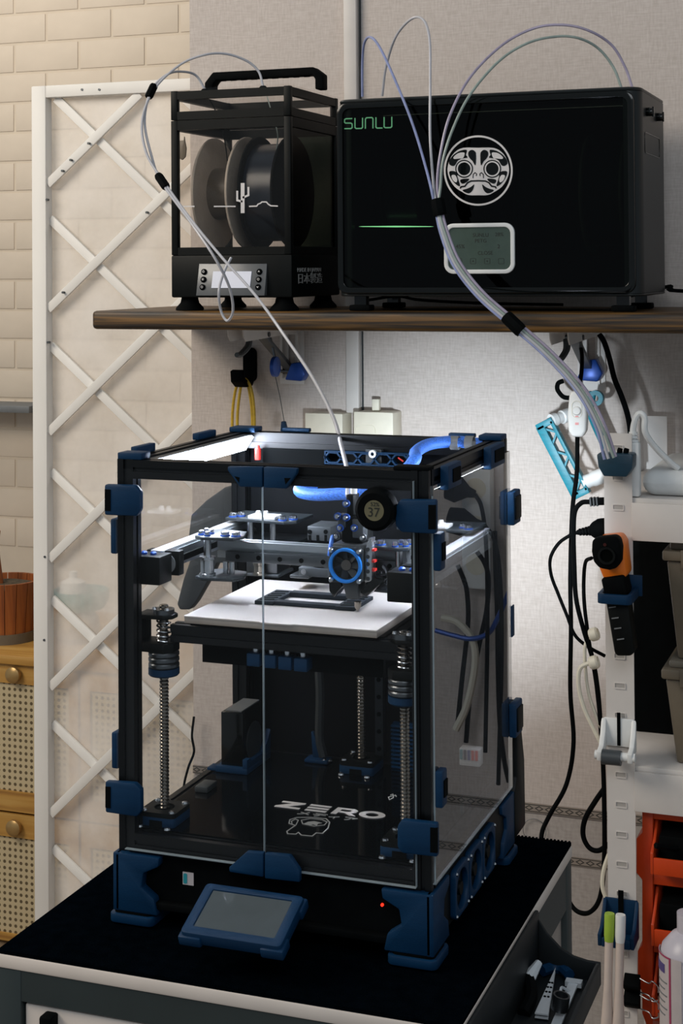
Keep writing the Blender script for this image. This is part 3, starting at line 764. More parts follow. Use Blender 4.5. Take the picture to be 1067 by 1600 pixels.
# -------- spools inside
def spool(name, label, cx, cyy, cz, R, width, flange, fil, group, hub=0.35, fill=0.86):
    s = thing(name, label, 'filament spool', (cx, cyy, cz - R), group)
    for xa, nm in ((cx - width / 2, 0), (cx + width / 2 - 0.004, 1)):
        n = 40
        o_ = [(cyy + R * math.cos(2 * math.pi * i / n), cz + R * math.sin(2 * math.pi * i / n)) for i in range(n)]
        i_ = [(cyy + R * hub * math.cos(2 * math.pi * i / n), cz + R * hub * math.sin(2 * math.pi * i / n)) for i in range(n)]
        MB().frame(o_, i_, 'x', xa, xa + 0.004).build('flange', flange, s, bevel=0.0008, seg=1)
    MB().lathe([(R * 0.33, 0), (R * fill, 0), (R * fill, 1), (R * 0.33, 1), (R * 0.33, 0)], (cx - width / 2 + 0.004, cyy, cz), (cx + width / 2 - 0.004, cyy, cz), 40).build('filament', fil, s)
    return s
zc_ = aY(350, 303, 2.285).z
R_ = min((aY(350, 303, 2.285) - aY(350, 213, 2.285)).length, zc_ - (Z_bt + 0.004))
xs1 = aY(337, 302, 2.285).x; xs2 = aY(394, 302, 2.285).x
spool('filament_spool', 'grey cardboard spool in the small dryer, the one nearer the lattice', xs1 + 0.030, 2.282, zc_, R_ - 0.003, 0.060, 'flange', 'filament_grey', 'spools in the small dryer', 0.30, 0.46)
spool('filament_spool', 'black spool of dark blue filament in the small dryer beside the big dryer', xs2 + 0.043, 2.282, zc_, R_ - 0.003, 0.058, 'matteblack', 'filament_dark', 'spools in the small dryer', 0.30)
tag(MB().tube(spl([aY(417, 150, 2.25), aY(427, 185, 2.25), aY(434, 215, 2.245), aY(425, 260, 2.24), aY(408, 295, 2.235), aY(399, 325, 2.235)], 6), 0.0009, 6).build('filament_strand', 'ptfe_green'), 'thin pale green filament strand inside the small dryer', 'filament', 'strands in the small dryer')
tag(MB().tube(spl([aY(327, 155, 2.25), aY(336, 172, 2.25), aY(350, 215, 2.25), aY(357, 265, 2.25)], 6), 0.0009, 6).build('filament_strand', 'matteblack'), 'thin black filament strand running down to the grey spool', 'filament', 'strands in the small dryer')
pz = aY(285, 232, 2.34)
MB().prism([(pz.x + a, pz.z + b) for a, b in ((-0.006, -0.016), (0.0, -0.019), (0.006, -0.014), (0.0075, 0.0), (0.005, 0.012), (0.004, 0.020), (0.0025, 0.013), (-0.004, 0.013), (-0.007, 0.0))], 'y', 2.338, 2.342).build('desiccant_bag', 'tan', dry, bevel=0.001)
# ================================================================== large black filament dryer
SX0, SX1 = -0.8096, -0.363
SYf, SYb = 2.1787, 2.385
S0, S1 = Zr(-0.0451), Zr(0.244)
sun = thing('filament_dryer', 'large glossy black filament dryer with a round mask emblem', 'filament dryer', ((SX0 + SX1) / 2, (SYf + SYb) / 2, SZ1))
def outl(ins, r):
    """plan outline with rounded front corners"""
    o = []
    for cx, cyy, a0 in ((SX1 - ins - r, SYf + ins + r, 270), (SX1 - ins - 0.004, SYb - ins - 0.004, 0), (SX0 + ins + 0.004, SYb - ins - 0.004, 90), (SX0 + ins + r, SYf + ins + r, 180)):
        rad = r if a0 in (270, 180) else 0.004
        for k in range(7):
            a = math.radians(a0 + 90 * k / 6); o.append((cx + rad * math.cos(a), cyy + rad * math.sin(a)))
    return o
wx0, wx1 = aY(534, 300, SYf).x, aY(985, 300, SYf).x
wz1, wz0 = aY(760, 158, SYf).z, aY(760, 452, SYf).z
shellm = pm('satin_black_shell', '14191a', 0.38, var=0.08, scale=20, spec=0.4)
MB().prism(outl(0, 0.022), 'z', wz1 + 0.006, S1).build('top_shell', shellm, sun, bevel=0.004)
MB().prism(outl(0, 0.022), 'z', S0, wz0 - 0.006).build('bottom_shell', shellm, sun, bevel=0.004)
# side and back walls between
rb = outl(0, 0.022)
MB().prism([(SX1 - 0.024, SYf + 0.0002)] + rb[0:8] + [(SX1 - 0.006, SYb - 0.004), (SX1 - 0.006, SYf + 0.03), (SX1 - 0.024, SYf + 0.016)], 'z', wz0 - 0.006, wz1 + 0.006).build('side_wall', shellm, sun)
MB().prism([(2 * ((SX0 + SX1) / 2) - x, y) for x, y in [(SX1 - 0.024, SYf + 0.0002)] + rb[0:8] + [(SX1 - 0.006, SYb - 0.004), (SX1 - 0.006, SYf + 0.03), (SX1 - 0.024, SYf + 0.016)]], 'z', wz0 - 0.006, wz1 + 0.006).build('side_wall', shellm, sun)
MB().box(SX0 + 0.006, SX1 - 0.006, SYb - 0.006, SYb - 0.0005, wz0 - 0.005, wz1 + 0.005).build('back_wall', 'matteblack', sun)
ww = (wx0, wx1, wz0, wz1)
MB().frame(rr(wx0 - 0.006, wx1 + 0.006, wz0 - 0.006, wz1 + 0.006, 0.014), rr(wx0 + 0.003, wx1 - 0.003, wz0 + 0.003, wz1 - 0.003, 0.010), 'y', SYf - 0.004, SYf + 0.012).build('window_rim', 'black_gloss', sun, bevel=0.0015)
MB().prism(rr(wx0, wx1, wz0, wz1, 0.012), 'y', SYf - 0.0005, SYf + 0.0025).build('window', M['smoked'], sun)
# feet: two front folding feet and two rear
for X_ in (SX0 + 0.03, SX1 - 0.03):
    for Y_ in (SYf + 0.025, SYb - 0.03):
        f_ = MB().box(X_ - 0.016, X_ + 0.016, Y_ - 0.012, Y_ + 0.012, SZ1 + 0.0005, SZ1 + 0.009).build('foot', 'matteblack', sun, bevel=0.002)
        MB().box(X_ - 0.009, X_ + 0.009, Y_ - 0.007, Y_ + 0.007, SZ1 + 0.008, S0 + 0.001).build('leg', 'black_gloss', f_)
# lettering, emblem, display
Ye = SYf - 0.0011
g = MB()
def cpt(x, y): q_ = aY(520 + x / 5.16, 160 + y / 5.16, Ye); return (q_.x, q_.z)
for L_ in ([(156, 130), (104, 132), (94, 140), (94, 160), (102, 167), (146, 167), (155, 175), (155, 203), (146, 211), (92, 212)],
           [(178, 126), (178, 202), (188, 211), (230, 210), (239, 201), (239, 124)], [(262, 212), (262, 134), (272, 124), (314, 122), (323, 131), (323, 210)],
           [(347, 120), (347, 200), (356, 207), (400, 206)], [(413, 118), (413, 196), (422, 204), (466, 203), (475, 194), (475, 116)]):
    ribbon(g, [cpt(*q_) for q_ in L_], 0.0018, Ye, 0.0006)
g.build('maker_lettering', 'green_print', sun)
def ep(x, y, Yv): q_ = aY(680 + x / 6.664, 200 + y / 6.664, Yv); return (q_.x, q_.z)
emb = MB()
def ec(cx, cyy, r, Yv, n=40): return [ep(cx + r * math.cos(2 * math.pi * i / n), cyy + r * 1.02 * math.sin(2 * math.pi * i / n), Yv) for i in range(n)]
emb.frame(ec(447, 443, 359, Ye, 64), ec(447, 443, 340, Ye, 64), 'y', Ye, Ye + 0.0006)
emo = emb.build('mask_emblem', 'decal', sun)
def sm(pts, n=4):
    pts = [Vector((p[0], p[1], 0)) for p in pts]; P = pts[-1:] + pts + pts[:2]; out = []
    for i in range(1, len(P) - 2):
        a, b, c, d = P[i - 1:i + 3]
        for k in range(n):
            t = k / n; q_ = 0.5 * ((2 * b) + (c - a) * t + (2 * a - 5 * b + 4 * c - d) * t * t + (3 * b - a - 3 * c + d) * t ** 3); out.append((q_.x, q_.y))
    return out
mir = lambda P: [(893 - x, y) for x, y in P][::-1]
white1 = MB().prism([ep(x, y, Ye) for x, y in sm([(290, 207), (447, 206), (604, 207), (690, 250), (745, 330), (768, 430), (750, 520), (694, 610), (610, 668), (545, 698), (447, 700), (349, 698), (283, 668), (200, 610), (144, 520), (127, 430), (150, 330), (205, 250)], 3)], 'y', Ye, Ye + 0.0006)
white1.build('mask_face', 'decal', emo)
blk = MB()
Yb1 = Ye - 0.0005
def bp_(P, smooth=True):
    for Q in (P, mir(P)):
        blk.prism([ep(x, y, Yb1) for x, y in (sm(Q, 3) if smooth else Q)], 'y', Yb1, Yb1 + 0.0005)
bp_([(382, 228), (412, 243), (424, 280), (418, 388), (388, 345), (355, 310), (342, 270), (352, 240)])
bp_([(322, 226), (260, 236), (195, 275), (150, 330), (143, 372), (175, 395), (206, 385), (232, 342), (275, 318), (335, 308), (318, 280), (326, 250)])
bp_([(145, 455), (200, 450), (232, 478), (228, 500), (240, 540), (256, 604), (215, 588), (165, 525)])
bp_([(268, 535), (350, 528), (330, 560), (285, 580), (262, 562)])
bp_([(405, 588), (388, 648), (350, 680), (300, 665), (286, 645), (330, 632), (372, 612)])
for cx in (300, 593):
    blk.prism(ec(cx, 425, 92, Yb1, 30), 'y', Yb1, Yb1 + 0.0005)
mouth = [(258, 630), (268, 612), (308, 606), (335, 570), (372, 552), (447, 549)]
ribbon(blk, [ep(x, y, Yb1) for x, y in mouth + mir(mouth)[1:]], 0.0021, Yb1, 0.0005)
for P in ([(392, 522), (394, 482), (413, 464), (430, 478), (426, 500)],):
    for Q in (P, mir(P)): ribbon(blk, [ep(x, y, Yb1) for x, y in Q], 0.0011, Yb1, 0.0005)
blk.build('mask_dark_areas', 'black_gloss', emo)
w2 = MB(); Yw2 = Yb1 - 0.0005
for cx in (300, 593): w2.frame(ec(cx, 425, 80, Yw2, 30), ec(cx, 425, 66, Yw2, 30), 'y', Yw2, Yw2 + 0.0005)
for P in ([(300, 255), (240, 262), (192, 300), (196, 322), (250, 318), (285, 316), (302, 285)], [(168, 496), (205, 490), (228, 535), (218, 566), (185, 545)]):
    for Q in (P, mir(P)): w2.prism([ep(x, y, Yw2) for x, y in sm(Q, 3)], 'y', Yw2, Yw2 + 0.0005)
w2.build('mask_light_areas', 'decal', emo)
a, b = aY(693.5, 349.5, SYf - 0.004), aY(804.5, 427.5, SYf - 0.004)
scr = MB().frame(rr(a.x, b.x, b.z, a.z, 0.014, 6), rr(a.x + 0.006, b.x - 0.006, b.z + 0.006, a.z - 0.006, 0.009, 6), 'y', SYf - 0.006, SYf - 0.0006).build('display_bezel', 'white', sun, bevel=0.0012)
MB().prism(rr(a.x + 0.005, b.x - 0.005, b.z + 0.005, a.z - 0.005, 0.009, 6), 'y', SYf - 0.003, SYf - 0.0008).build('display', 'lcdgreen', scr)
def scrt(body, px, py, size):
    text('display_text', body, aY(px, py, SYf - 0.0032), size, (1, 0, 0), (0, 0, 1), 'lcd_text', scr, 0.0001, 'CENTER')
for body, px, py, sz in (('SUNLU', 751, 370, .0075), ('PETG', 751, 379, .0075), ('28%', 780, 369, .0075), ('45%', 719, 388, .008), ('2', 779, 388, .008), ('CLOSE', 758, 398, .0075)):
    scrt(body, px, py, sz)
for px, s_ in ((739, 1), (761, -1), (783, 0), (717, 0)):
    c = aY(px, 408, SYf - 0.0032); g = MB()
    g.frame(rr(c.x - 0.0042, c.x + 0.0042, c.z - 0.004, c.z + 0.004, 0.001, 2), rr(c.x - 0.0037, c.x + 0.0037, c.z - 0.0035, c.z + 0.0035, 0.0008, 2), 'y', SYf - 0.0033, SYf - 0.003)
    if s_: g.prism([(c.x - 0.0015, c.z - 0.001 * s_), (c.x + 0.0015, c.z - 0.001 * s_), (c.x, c.z + 0.0016 * s_)], 'y', SYf - 0.0033, SYf - 0.003)
    g.build('display_icon', 'lcd_text', scr)
# glowing bar that imitates a light reflection low in the window
p0, p1 = aY(560, 354, SYf + 0.02), aY(678, 354, SYf + 0.02)
MB().lathe([(0, 0), (0.0005, 0.05), (0.0011, 0.5), (0.0005, 0.95), (0, 1)], p0, p1, 10).build('light_bar', 'reflgreen', sun)
# knobs and cable on the right flank
for px, py in ((1010, 175), (1026, 183)):
    p = aX(px, py, SX1)
    kb = MB().lathe([(0, 0), (0.0062, 0), (0.0062, 1), (0, 1)], (SX1 - 0.001, p.y, p.z), (SX1 + 0.009, p.y, p.z), 14).build('vent_knob', 'black_gloss', sun, bevel=0.0008)
    MB().box(SX1 + 0.008, SX1 + 0.0105, p.y - 0.0015, p.y + 0.0015, p.z - 0.007, p.z + 0.007).build('knob_grip', 'black_gloss', kb)
yq = [aX(1007, 207, SX1).y, aX(1030, 215, SX1).y]; zq = [aX(1010, 207, SX1).z, aX(1010, 240, SX1).z]
MB().frame(rr(yq[0], yq[1], zq[1], zq[0], 0.006, 3), rr(yq[0] + 0.0012, yq[1] - 0.0012, zq[1] + 0.0012, zq[0] - 0.0012, 0.005, 3), 'x', SX1 - 0.0005, SX1 + 0.0008).build('side_recess', 'black_gloss', sun)
for i, X_ in enumerate((SX0 + 0.09, SX0 + 0.19, SX0 + 0.29, SX0 + 0.385)):
    spool('filament_spool', 'dim filament spool inside the large dryer, ' + ('first', 'second', 'third', 'fourth')[i] + ' from its lettering', X_, SYf + 0.108, (wz0 + wz1) / 2 + 0.002, 0.088, 0.06, 'flange' if i == 3 else 'matteblack', 'filament_dark', 'spools in the large dryer', 0.3)
tag(MB().tube(spl([(SX1 - 0.06, SYb + 0.02, Zr(-0.05)), (SX1 + 0.0, SYb + 0.03, Zr(-0.035)), aY(1050, 452, 2.41), aY(1090, 456, 2.41), (0.1, 2.41, SZ1 + 0.004)], 6), 0.0028, 8).build('power_cord', 'matteblack'),
    'black power cord lying on the shelf behind the large dryer', 'cord')
tag(MB().tube(spl([aY(575, 469, 2.29), aY(620, 463, 2.27), aY(660, 469, 2.25), aY(760, 474, 2.28), aY(880, 476, 2.3)], 6), 0.0022, 8).build('flat_cable', 'matteblack'),
    'thin black cable on the shelf under the large dryer', 'cord')
# ================================================================== filament tubes
def tube(name, label, pts, r=0.002, mat='ptfe', group=None, n=10):
    return tag(MB().tube(spl(pts, n), r, 8).build(name, mat), label, 'tube', group)
def sleeve_clip(p0, p1, r, label):
    p0, p1 = Vector(p0), Vector(p1)
    return tag(MB().lathe([(0, 0), (r * 0.9, 0), (r, 0.12), (r, 0.88), (r * 0.9, 1), (0, 1)], p0, p1, 8).build('tube_clip', 'matteblack'), label, 'clip', 'black clips on the tubes')
pa, pb = ports[0][0], ports[1][0]
pa = Vector((pa.x, 2.25, Z_lt + 0.009)); pb = Vector((pb.x, 2.25, Z_lt + 0.009))
c1 = aY(238, 141, 2.17); c2 = aY(254, 284, 2.09)
trail = lambda dx: [aY(300 + dx, 347, 2.03), aY(345 + dx, 402, 1.99), aY(398 + dx, 462, 1.95), aY(444 + dx, 526, 1.86), aY(487 + dx, 590, 1.70), aY(519 + dx, 652, 1.53)]
tube('filament_tube', 'clear tube arcing from the small dryer through two clips into the open printer', [pb, aY(404, 112, 2.25), aY(385, 95, 2.24), aY(352, 84, 2.22), aY(318, 86, 2.20), aY(280, 102, 2.19), c1 + Vector((0.002, 0, 0)), aY(222, 190, 2.14), aY(229, 240, 2.11), c2 + Vector((0.002, 0, 0))] + trail(1.5) + [aY(534, 700, 1.42), aY(542, 735, 1.35), aY(543, 775, 1.315)], mat='ptfe', group='tubes of the small dryer')
tube('filament_tube', 'grey tube from the small dryer ending in a loose loop before its screen', [pa, aY(306, 118, 2.245), aY(285, 112, 2.22), aY(262, 116, 2.19), c1 + Vector((-0.002, 0, 0)), aY(226, 190, 2.145), aY(237, 245, 2.115), c2 + Vector((-0.002, 0, 0)), aY(300, 350, 2.03), aY(335, 402, 2.01), aY(358, 448, 2.03), aY(364, 485, 2.05), aY(355, 501, 2.06), aY(345, 485, 2.06), aY(342, 455, 2.05), aY(350, 425, 2.07), aY(361, 403, 2.09)], mat='ptfe', group='tubes of the small dryer')
dn = (aY(232, 152, 2.165) - aY(241, 133, 2.175))
sleeve_clip(aY(241, 133, 2.175), aY(232, 152, 2.163), 0.0065, 'black clip joining two tubes beside the small dryer lid')
sleeve_clip(aY(247, 274, 2.095), aY(260, 293, 2.083), 0.0065, 'black clip joining two tubes left of the small dryer window')
# four tubes of the large dryer
k1 = aY(684, 323, 2.115); k2 = aY(801, 505, 2.085)
def bundle(i):
    off = ((-0.0058, 0.0005), (-0.0019, -0.001), (0.0020, -0.001), (0.0060, 0.0005))[(0, 1, 3, 2)[i]]
    lat_ = Vector((off[0] * 0.75, off[1], 0))
    return [k1 + lat_] + [aY(x, y, Y_) + lat_ + Vector((0, 0, off[0] * 0.55)) for x, y, Y_ in ((693, 362, 2.11), (713, 412, 2.105), (750, 460, 2.095))] + [k2 + lat_ + Vector((0, 0, off[0] * 0.6))] + \
        [aY(x, y, Y_) + lat_ * 1.3 + Vector((0, 0, off[0] * 0.35)) for x, y, Y_ in ((855, 552, 2.08), (905, 607, 2.075), (936, 662, 2.072), (951 + i * 2, 716, 2.07))]
g_ = 'tubes of the large dryer'
zt5 = S1 + 0.0005
tube('filament_tube', 'blue-grey tube rising steeply from the left end of the large dryer', [aY(566, 151, 2.28), aY(566, 100, 2.27), aY(569, 68, 2.25), aY(578, 58, 2.23), aY(592, 72, 2.21), aY(615, 120, 2.18), aY(645, 195, 2.15), aY(668, 272, 2.12)] + bundle(0), mat='ptfe_blue', group=g_)
tube('filament_tube', 'pale tube making the tallest narrow loop over the large dryer', [aY(597, 150, 2.30), aY(603, 105, 2.29), aY(618, 58, 2.26), aY(642, 30, 2.23), aY(661, 31, 2.21), aY(671, 62, 2.19), aY(672, 130, 2.17), aY(672, 215, 2.15), aY(677, 285, 2.125)] + bundle(1), mat='ptfe', group=g_)
tube('filament_tube', 'purple-tinted tube making the outer wide arc over the large dryer', [aY(988, 138, 2.25), aY(976, 104, 2.25), aY(955, 70, 2.24), aY(920, 48, 2.22), aY(880, 39, 2.21), aY(835, 44, 2.20), aY(785, 70, 2.18), aY(735, 120, 2.15), aY(703, 180, 2.13), aY(688, 240, 2.12), aY(683, 290, 2.118)] + bundle(2), mat='ptfe_purple', group=g_)
tube('filament_tube', 'green-tinted tube making the inner wide arc over the large dryer', [aY(971, 138, 2.25), aY(958, 105, 2.25), aY(935, 76, 2.24), aY(905, 60, 2.22), aY(870, 57, 2.21), aY(825, 67, 2.19), aY(780, 95, 2.17), aY(735, 147, 2.145), aY(708, 200, 2.13), aY(692, 250, 2.12), aY(688, 292, 2.118)] + bundle(3), mat='ptfe_green', group=g_)
sleeve_clip(aY(683, 311, 2.116), aY(688, 337, 2.114), 0.0100, 'black clip gathering four tubes in front of the large dryer')
sleeve_clip(aY(790, 494, 2.087), aY(815, 518, 2.083), 0.0100, 'black clip gathering four tubes at the shelf edge')
# ================================================================== white steel rack
RY = 2.12; RYb = 2.43
RX0, RX1 = aY(944, 800, RY).x, aY(988, 800, RY).x
rack = thing('steel_rack', 'white slotted steel rack by the papered wall right of the printer', 'rack', (RX0 + 0.2, 2.27, 0))
def post(X0, X1, Y0, Yw, zt_, nm='post'):
    s = 1 if Yw > Y0 else -1
    m = MB()
    m.prism([(X0, Y0), (X1, Y0), (X1, Y0 + 0.002 * s), (X0 + 0.002, Y0 + 0.002 * s), (X0 + 0.002, Yw), (X0, Yw)], 'z', 0.0, zt_)
    return m.build(nm, 'rackwhite', rack)
ztp = aY(965, 677, RY).z
pf = post(RX0, RX1, RY, RY + 0.036, ztp)
pr = post(RX0, RX1, RYb, RYb - 0.036, aY(1025, 650, RYb).z)
def slots(pp, Yf, zlist, xo=0.0):
    xm = (RX0 + RX1) / 2 + xo; base = None
    for z in zlist:
        if base is None:
            base = MB().frame(rr(xm - 0.0076, xm + 0.0076, z - 0.0042, z + 0.0042, 0.0012, 2), rr(xm - 0.0066, xm + 0.0066, z - 0.0024, z + 0.0034, 0.0008, 2), 'y', Yf - 0.0012, Yf + 0.0005)
            base = base.build('slot', 'rackwhite', pp); z00 = z
            dk = MB().box(xm - 0.0066, xm + 0.0066, Yf - 0.0004, Yf + 0.0005, z - 0.0024, z + 0.0034).build('slot_hollow', 'rackslot', pp)
        else:
            for q in (base, dk):
                c = q.copy(); COL.objects.link(c); c.location = q.location + Vector((0, 0, z - z00))
slots(pf, RY, [aY(965, 793 + 46.4 * k, RY).z for k in range(-2, 18) if k not in (1, 2, 3)])
slots(pr, RYb, [aY(1027, 663 + 43.0 * k, RYb).z for k in range(0, 14)])
for X_ in (-0.200,):
    MB().box(X_ - 0.038, X_, RY, RY + 0.002, 0, ztp).build('post', 'rackwhite', rack)
    MB().box(X_ - 0.038, X_, RYb - 0.002, RYb, 0, ztp).build('post', 'rackwhite', rack)
zb1, zb0 = aY(1000, 786, RY).z, aY(1000, 845, RY).z
zm1, zm0 = aY(1000, 1206, RY).z, aY(1000, 1268, RY).z
XE = -0.202
for z1_, z0_ in ((zb1, zb0), (zm1, zm0)):
    MB().box(RX1 - 0.001, XE, RY - 0.002, RY + 0.0015, z0_, z1_).build('beam', 'rackwhite', rack, bevel=0.0006)
    MB().box(RX1 - 0.001, XE, RYb - 0.0015, RYb + 0.001, z0_, z1_).build('beam', 'rackwhite', rack)
    MB().box(RX0 + 0.003, XE, RY + 0.003, RYb - 0.003, z1_ - 0.006, z1_ + 0.006).build('shelf_board', 'rackwhite', rack, bevel=0.001)
zs1, zs2 = zb1 + 0.006, zm1 + 0.006
MB().box(RX0 + 0.003, XE, RY + 0.003, RYb - 0.003, 0.10, 0.112).build('shelf_board', 'rackwhite', rack, bevel=0.001)
# rounded white case on the top board
a = aY(986, 786, RY + 0.02)
tag(MB().box(RX1 + 0.008, RX1 + 0.160, RY + 0.02, RY + 0.24, zs1 + 0.0005, aY(1020, 733, RY + 0.03).z).build('storage_case', 'white', bevel=0.022, seg=5),
    'rounded white plastic case lying on the top board of the rack', 'case')
# black box standing in for the shaded rack interior, and beige bins
tag(MB().box(RX0 + 0.006, RX1 + 0.095, RY + 0.158, RYb - 0.045, zs2 + 0.0005, zb0 - 0.004).build('dark_filler_box', 'matteblack', bevel=0.004),
    'black box added to stand in for the dark rack interior behind the beige bins', 'box')
def bin_(X0, X1, Y0, Y1, z0, z1, label):
    b_ = thing('lidded_bin', label, 'bin', ((X0 + X1) / 2, (Y0 + Y1) / 2, z0), 'beige bins on the rack')
    t_ = 0.012
    vs = [(X0 + t_, Y0 + t_, z0), (X1 - t_, Y0 + t_, z0), (X1 - t_, Y1 - t_, z0), (X0 + t_, Y1 - t_, z0), (X0, Y0, z1 - 0.024), (X1, Y0, z1 - 0.024), (X1, Y1, z1 - 0.024), (X0, Y1, z1 - 0.024)]
    MB().add(vs, [(0, 3, 2, 1), (4, 5, 6, 7), (0, 1, 5, 4), (1, 2, 6, 5), (2, 3, 7, 6), (3, 0, 4, 7)]).build('tub', 'tan', b_, bevel=0.004)
    MB().box(X0 - 0.005, X1 + 0.005, Y0 - 0.005, Y1 + 0.005, z1 - 0.024, z1 - 0.010).build('lid_rim', 'tan', b_, bevel=0.003)
    MB().box(X0 + 0.004, X1 - 0.004, Y0 + 0.004, Y1 - 0.004, z1 - 0.010, z1).build('lid', pm('lid_grey', '6e685d', 0.4, var=0.06), b_, bevel=0.003)
    MB().box(X0 + 0.02, X0 + 0.045, Y0 - 0.009, Y0 - 0.004, z1 - 0.032, z1 - 0.008).build('latch', 'tan', b_, bevel=0.001)
    return b_
BYf = RY + 0.02
xb_ = aY(1040, 1100, BYf).x
zl = aY(1050, 1033, BYf).z; zu0 = zl + 0.0005
bin_(xb_, xb_ + 0.108, BYf, BYf + 0.13, zs2 + 0.0005, zl, 'beige lidded bin standing on the middle rack board')
bin_(xb_ + 0.003, xb_ + 0.111, BYf, BYf + 0.13, zu0, aY(1050, 848, BYf).z, 'beige lidded bin stacked on top of the other bin')
# tube holder block clipped to the post top
HYf = RY - 0.032
a, b = aY(932, 708, HYf), aY(989, 746, HYf)
hb = thing('tube_holder', 'dark blue tube holder block clipped on the rack post top', 'holder', ((a.x + b.x) / 2, HYf + 0.02, b.z))
xm = (a.x + b.x) / 2; hw = (b.x - a.x) / 2
MB().prism([(a.x, a.z - 0.002), (a.x + 0.003, a.z), (b.x - 0.003, a.z), (b.x, a.z - 0.002), (b.x - 0.001, b.z + 0.012), (b.x - 0.009, b.z), (a.x + 0.009, b.z), (a.x + 0.002, b.z + 0.012)], 'y', HYf, RY - 0.0015).build('block', pm('petrol_print', '16384a', 0.4, var=0.08, bump=0.1, stretch=(1, 1, 8)), hb, bevel=0.002)
for i in range(4):
    MB().lathe([(0, 0), (0.0035, 0), (0.0035, 1), (0, 1)], (a.x + 0.012 + i * 0.006, HYf + 0.018, a.z - 0.002), (a.x + 0.012 + i * 0.006, HYf + 0.018, a.z + 0.0015), 12).build('tube_socket', 'white', hb)
for px in (967, 977):
    p = aY(px, 704, HYf + 0.012)
    MB().lathe([(0, 0), (0.003, 0), (0.0038, 0.5), (0.0032, 1), (0, 1)], (p.x, HYf + 0.012, a.z - 0.001), (p.x + 0.002, HYf + 0.012, a.z + 0.006), 12).build('plug', 'matteblack', hb)
# white power plug and cord behind the holder
wc = thing('white_power_cord', 'white plug and bent cord standing behind the tube holder', 'cord', (aY(990, 725, RY + 0.05).x, RY + 0.05, zs1))
Yc = RY + 0.012
p = aY(991, 728, Yc)
MB().box(p.x - 0.008, p.x + 0.008, Yc - 0.008, Yc + 0.008, zs1 + 0.001, aY(990, 690, Yc).z).build('plug', 'white', wc, bevel=0.003)
zr_ = aY(990, 690, Yc).z
for k in range(3):
    MB().lathe([(0, 0), (0.0072 - k * 0.0007, 0), (0.0072 - k * 0.0007, 1), (0, 1)], (p.x - 0.001, Yc, zr_ + k * 0.0048 - 0.0002), (p.x - 0.001, Yc, zr_ + k * 0.0048 + 0.0032), 14).build('strain_relief', 'white', wc)
MB().tube(spl([(p.x - 0.001, Yc, zr_), aY(989, 672, Yc), aY(993, 654, Yc), aY(1000, 646, Yc), aY(1007, 653, Yc), aY(1008, 675, Yc), aY(1022, 697, RY + 0.02), aY(1047, 722, RY + 0.03), aY(1060, 732, RY + 0.035)], 8), 0.0042, 10).build('cord', 'white', wc)
# ------------------------------------------------------------------ infrared thermometer in its blue holder
TY = RY - 0.07
th = thing('infrared_thermometer', 'black and orange infrared thermometer gun hanging on the rack post', 'thermometer', (aY(960, 940, TY).x, TY, aY(970, 1025, TY).z))
def pp(mb, P, Y0, Y1, ref=None):
    ref = Y0 if ref is None else ref
    return mb.prism([(aY(x, y, ref).x, aY(x, y, ref).z) for x, y in P], 'y', Y0, Y1)
hd = pp(MB(), [(925, 845), (930, 841), (960, 838), (967, 843), (970, 856), (969, 878), (963, 888), (952, 891), (936, 888), (927, 878), (924, 862)], TY, TY + 0.022).build('nose', 'matteblack', th, bevel=0.003)
c = aY(948, 868, TY)
MB().frame(circ(c.x, c.z, 0.0115, 24), circ(c.x, c.z, 0.0085, 24), 'y', TY - 0.003, TY + 0.001).build('sensor_ring', 'black', hd)
MB().cyl((c.x, TY - 0.001, c.z), (c.x, TY + 0.001, c.z), 0.0085, n=20).build('sensor_lens', 'black_gloss', hd)
c = aY(945, 851, TY)
MB().cyl((c.x, TY - 0.001, c.z), (c.x, TY + 0.001, c.z), 0.0022, n=12).build('laser_eye', pm('laser_eye', '3a1512', 0.3), hd)
pp(MB(), [(932, 842), (966, 839), (973, 850), (979, 900), (972, 907), (942, 906), (934, 885)], TY + 0.022, TY + 0.064, TY + 0.02).build('body', 'toolorange', th, bevel=0.004)
pp(MB(), [(939, 904), (974, 899), (980, 925), (978, 935), (946, 935)], TY + 0.012, TY + 0.052, TY + 0.015).build('neck', 'matteblack', th, bevel=0.003)
pp(MB(), [(946, 936), (980, 932), (991, 1020), (985, 1025), (964, 1025), (960, 1020)], TY + 0.014, TY + 0.046, TY + 0.015).build('grip', 'black', th, bevel=0.004)
for y in (949, 966, 982, 999):
    a, b = aY(951 + (y - 949) * 0.26, y + 0.5, TY + 0.013), aY(962 + (y - 949) * 0.26, y - 1, TY + 0.013)
    MB().beam((a.x, TY + 0.0135, a.z), (b.x, TY + 0.0135, b.z), 0.002, 0.0014).build('grip_line', 'grey', th)
bh = thing('gun_holder', 'blue printed loop on the rack post holding the thermometer gun', 'holder', (aY(960, 940, TY).x, RY, aY(960, 944, TY).z))
xa_, xb2 = aY(932, 930, TY + 0.004).x, aY(986, 930, TY + 0.004).x
za_, zb_ = aY(950, 944, TY + 0.004).z, aY(950, 929, TY + 0.004).z
MB().frame(rr(xa_, xb2, TY + 0.003, RY - 0.001, 0.008, 4), rr(xa_ + 0.006, xb2 - 0.006, TY + 0.010, RY - 0.007, 0.004, 4), 'z', za_, zb_).build('loop', 'blue', bh, bevel=0.001)
MB().box(xa_ + 0.004, xb2 + 0.004, RY - 0.005, RY - 0.001, za_, aY(980, 897, RY).z).build('back_plate', 'blue', bh, bevel=0.001)
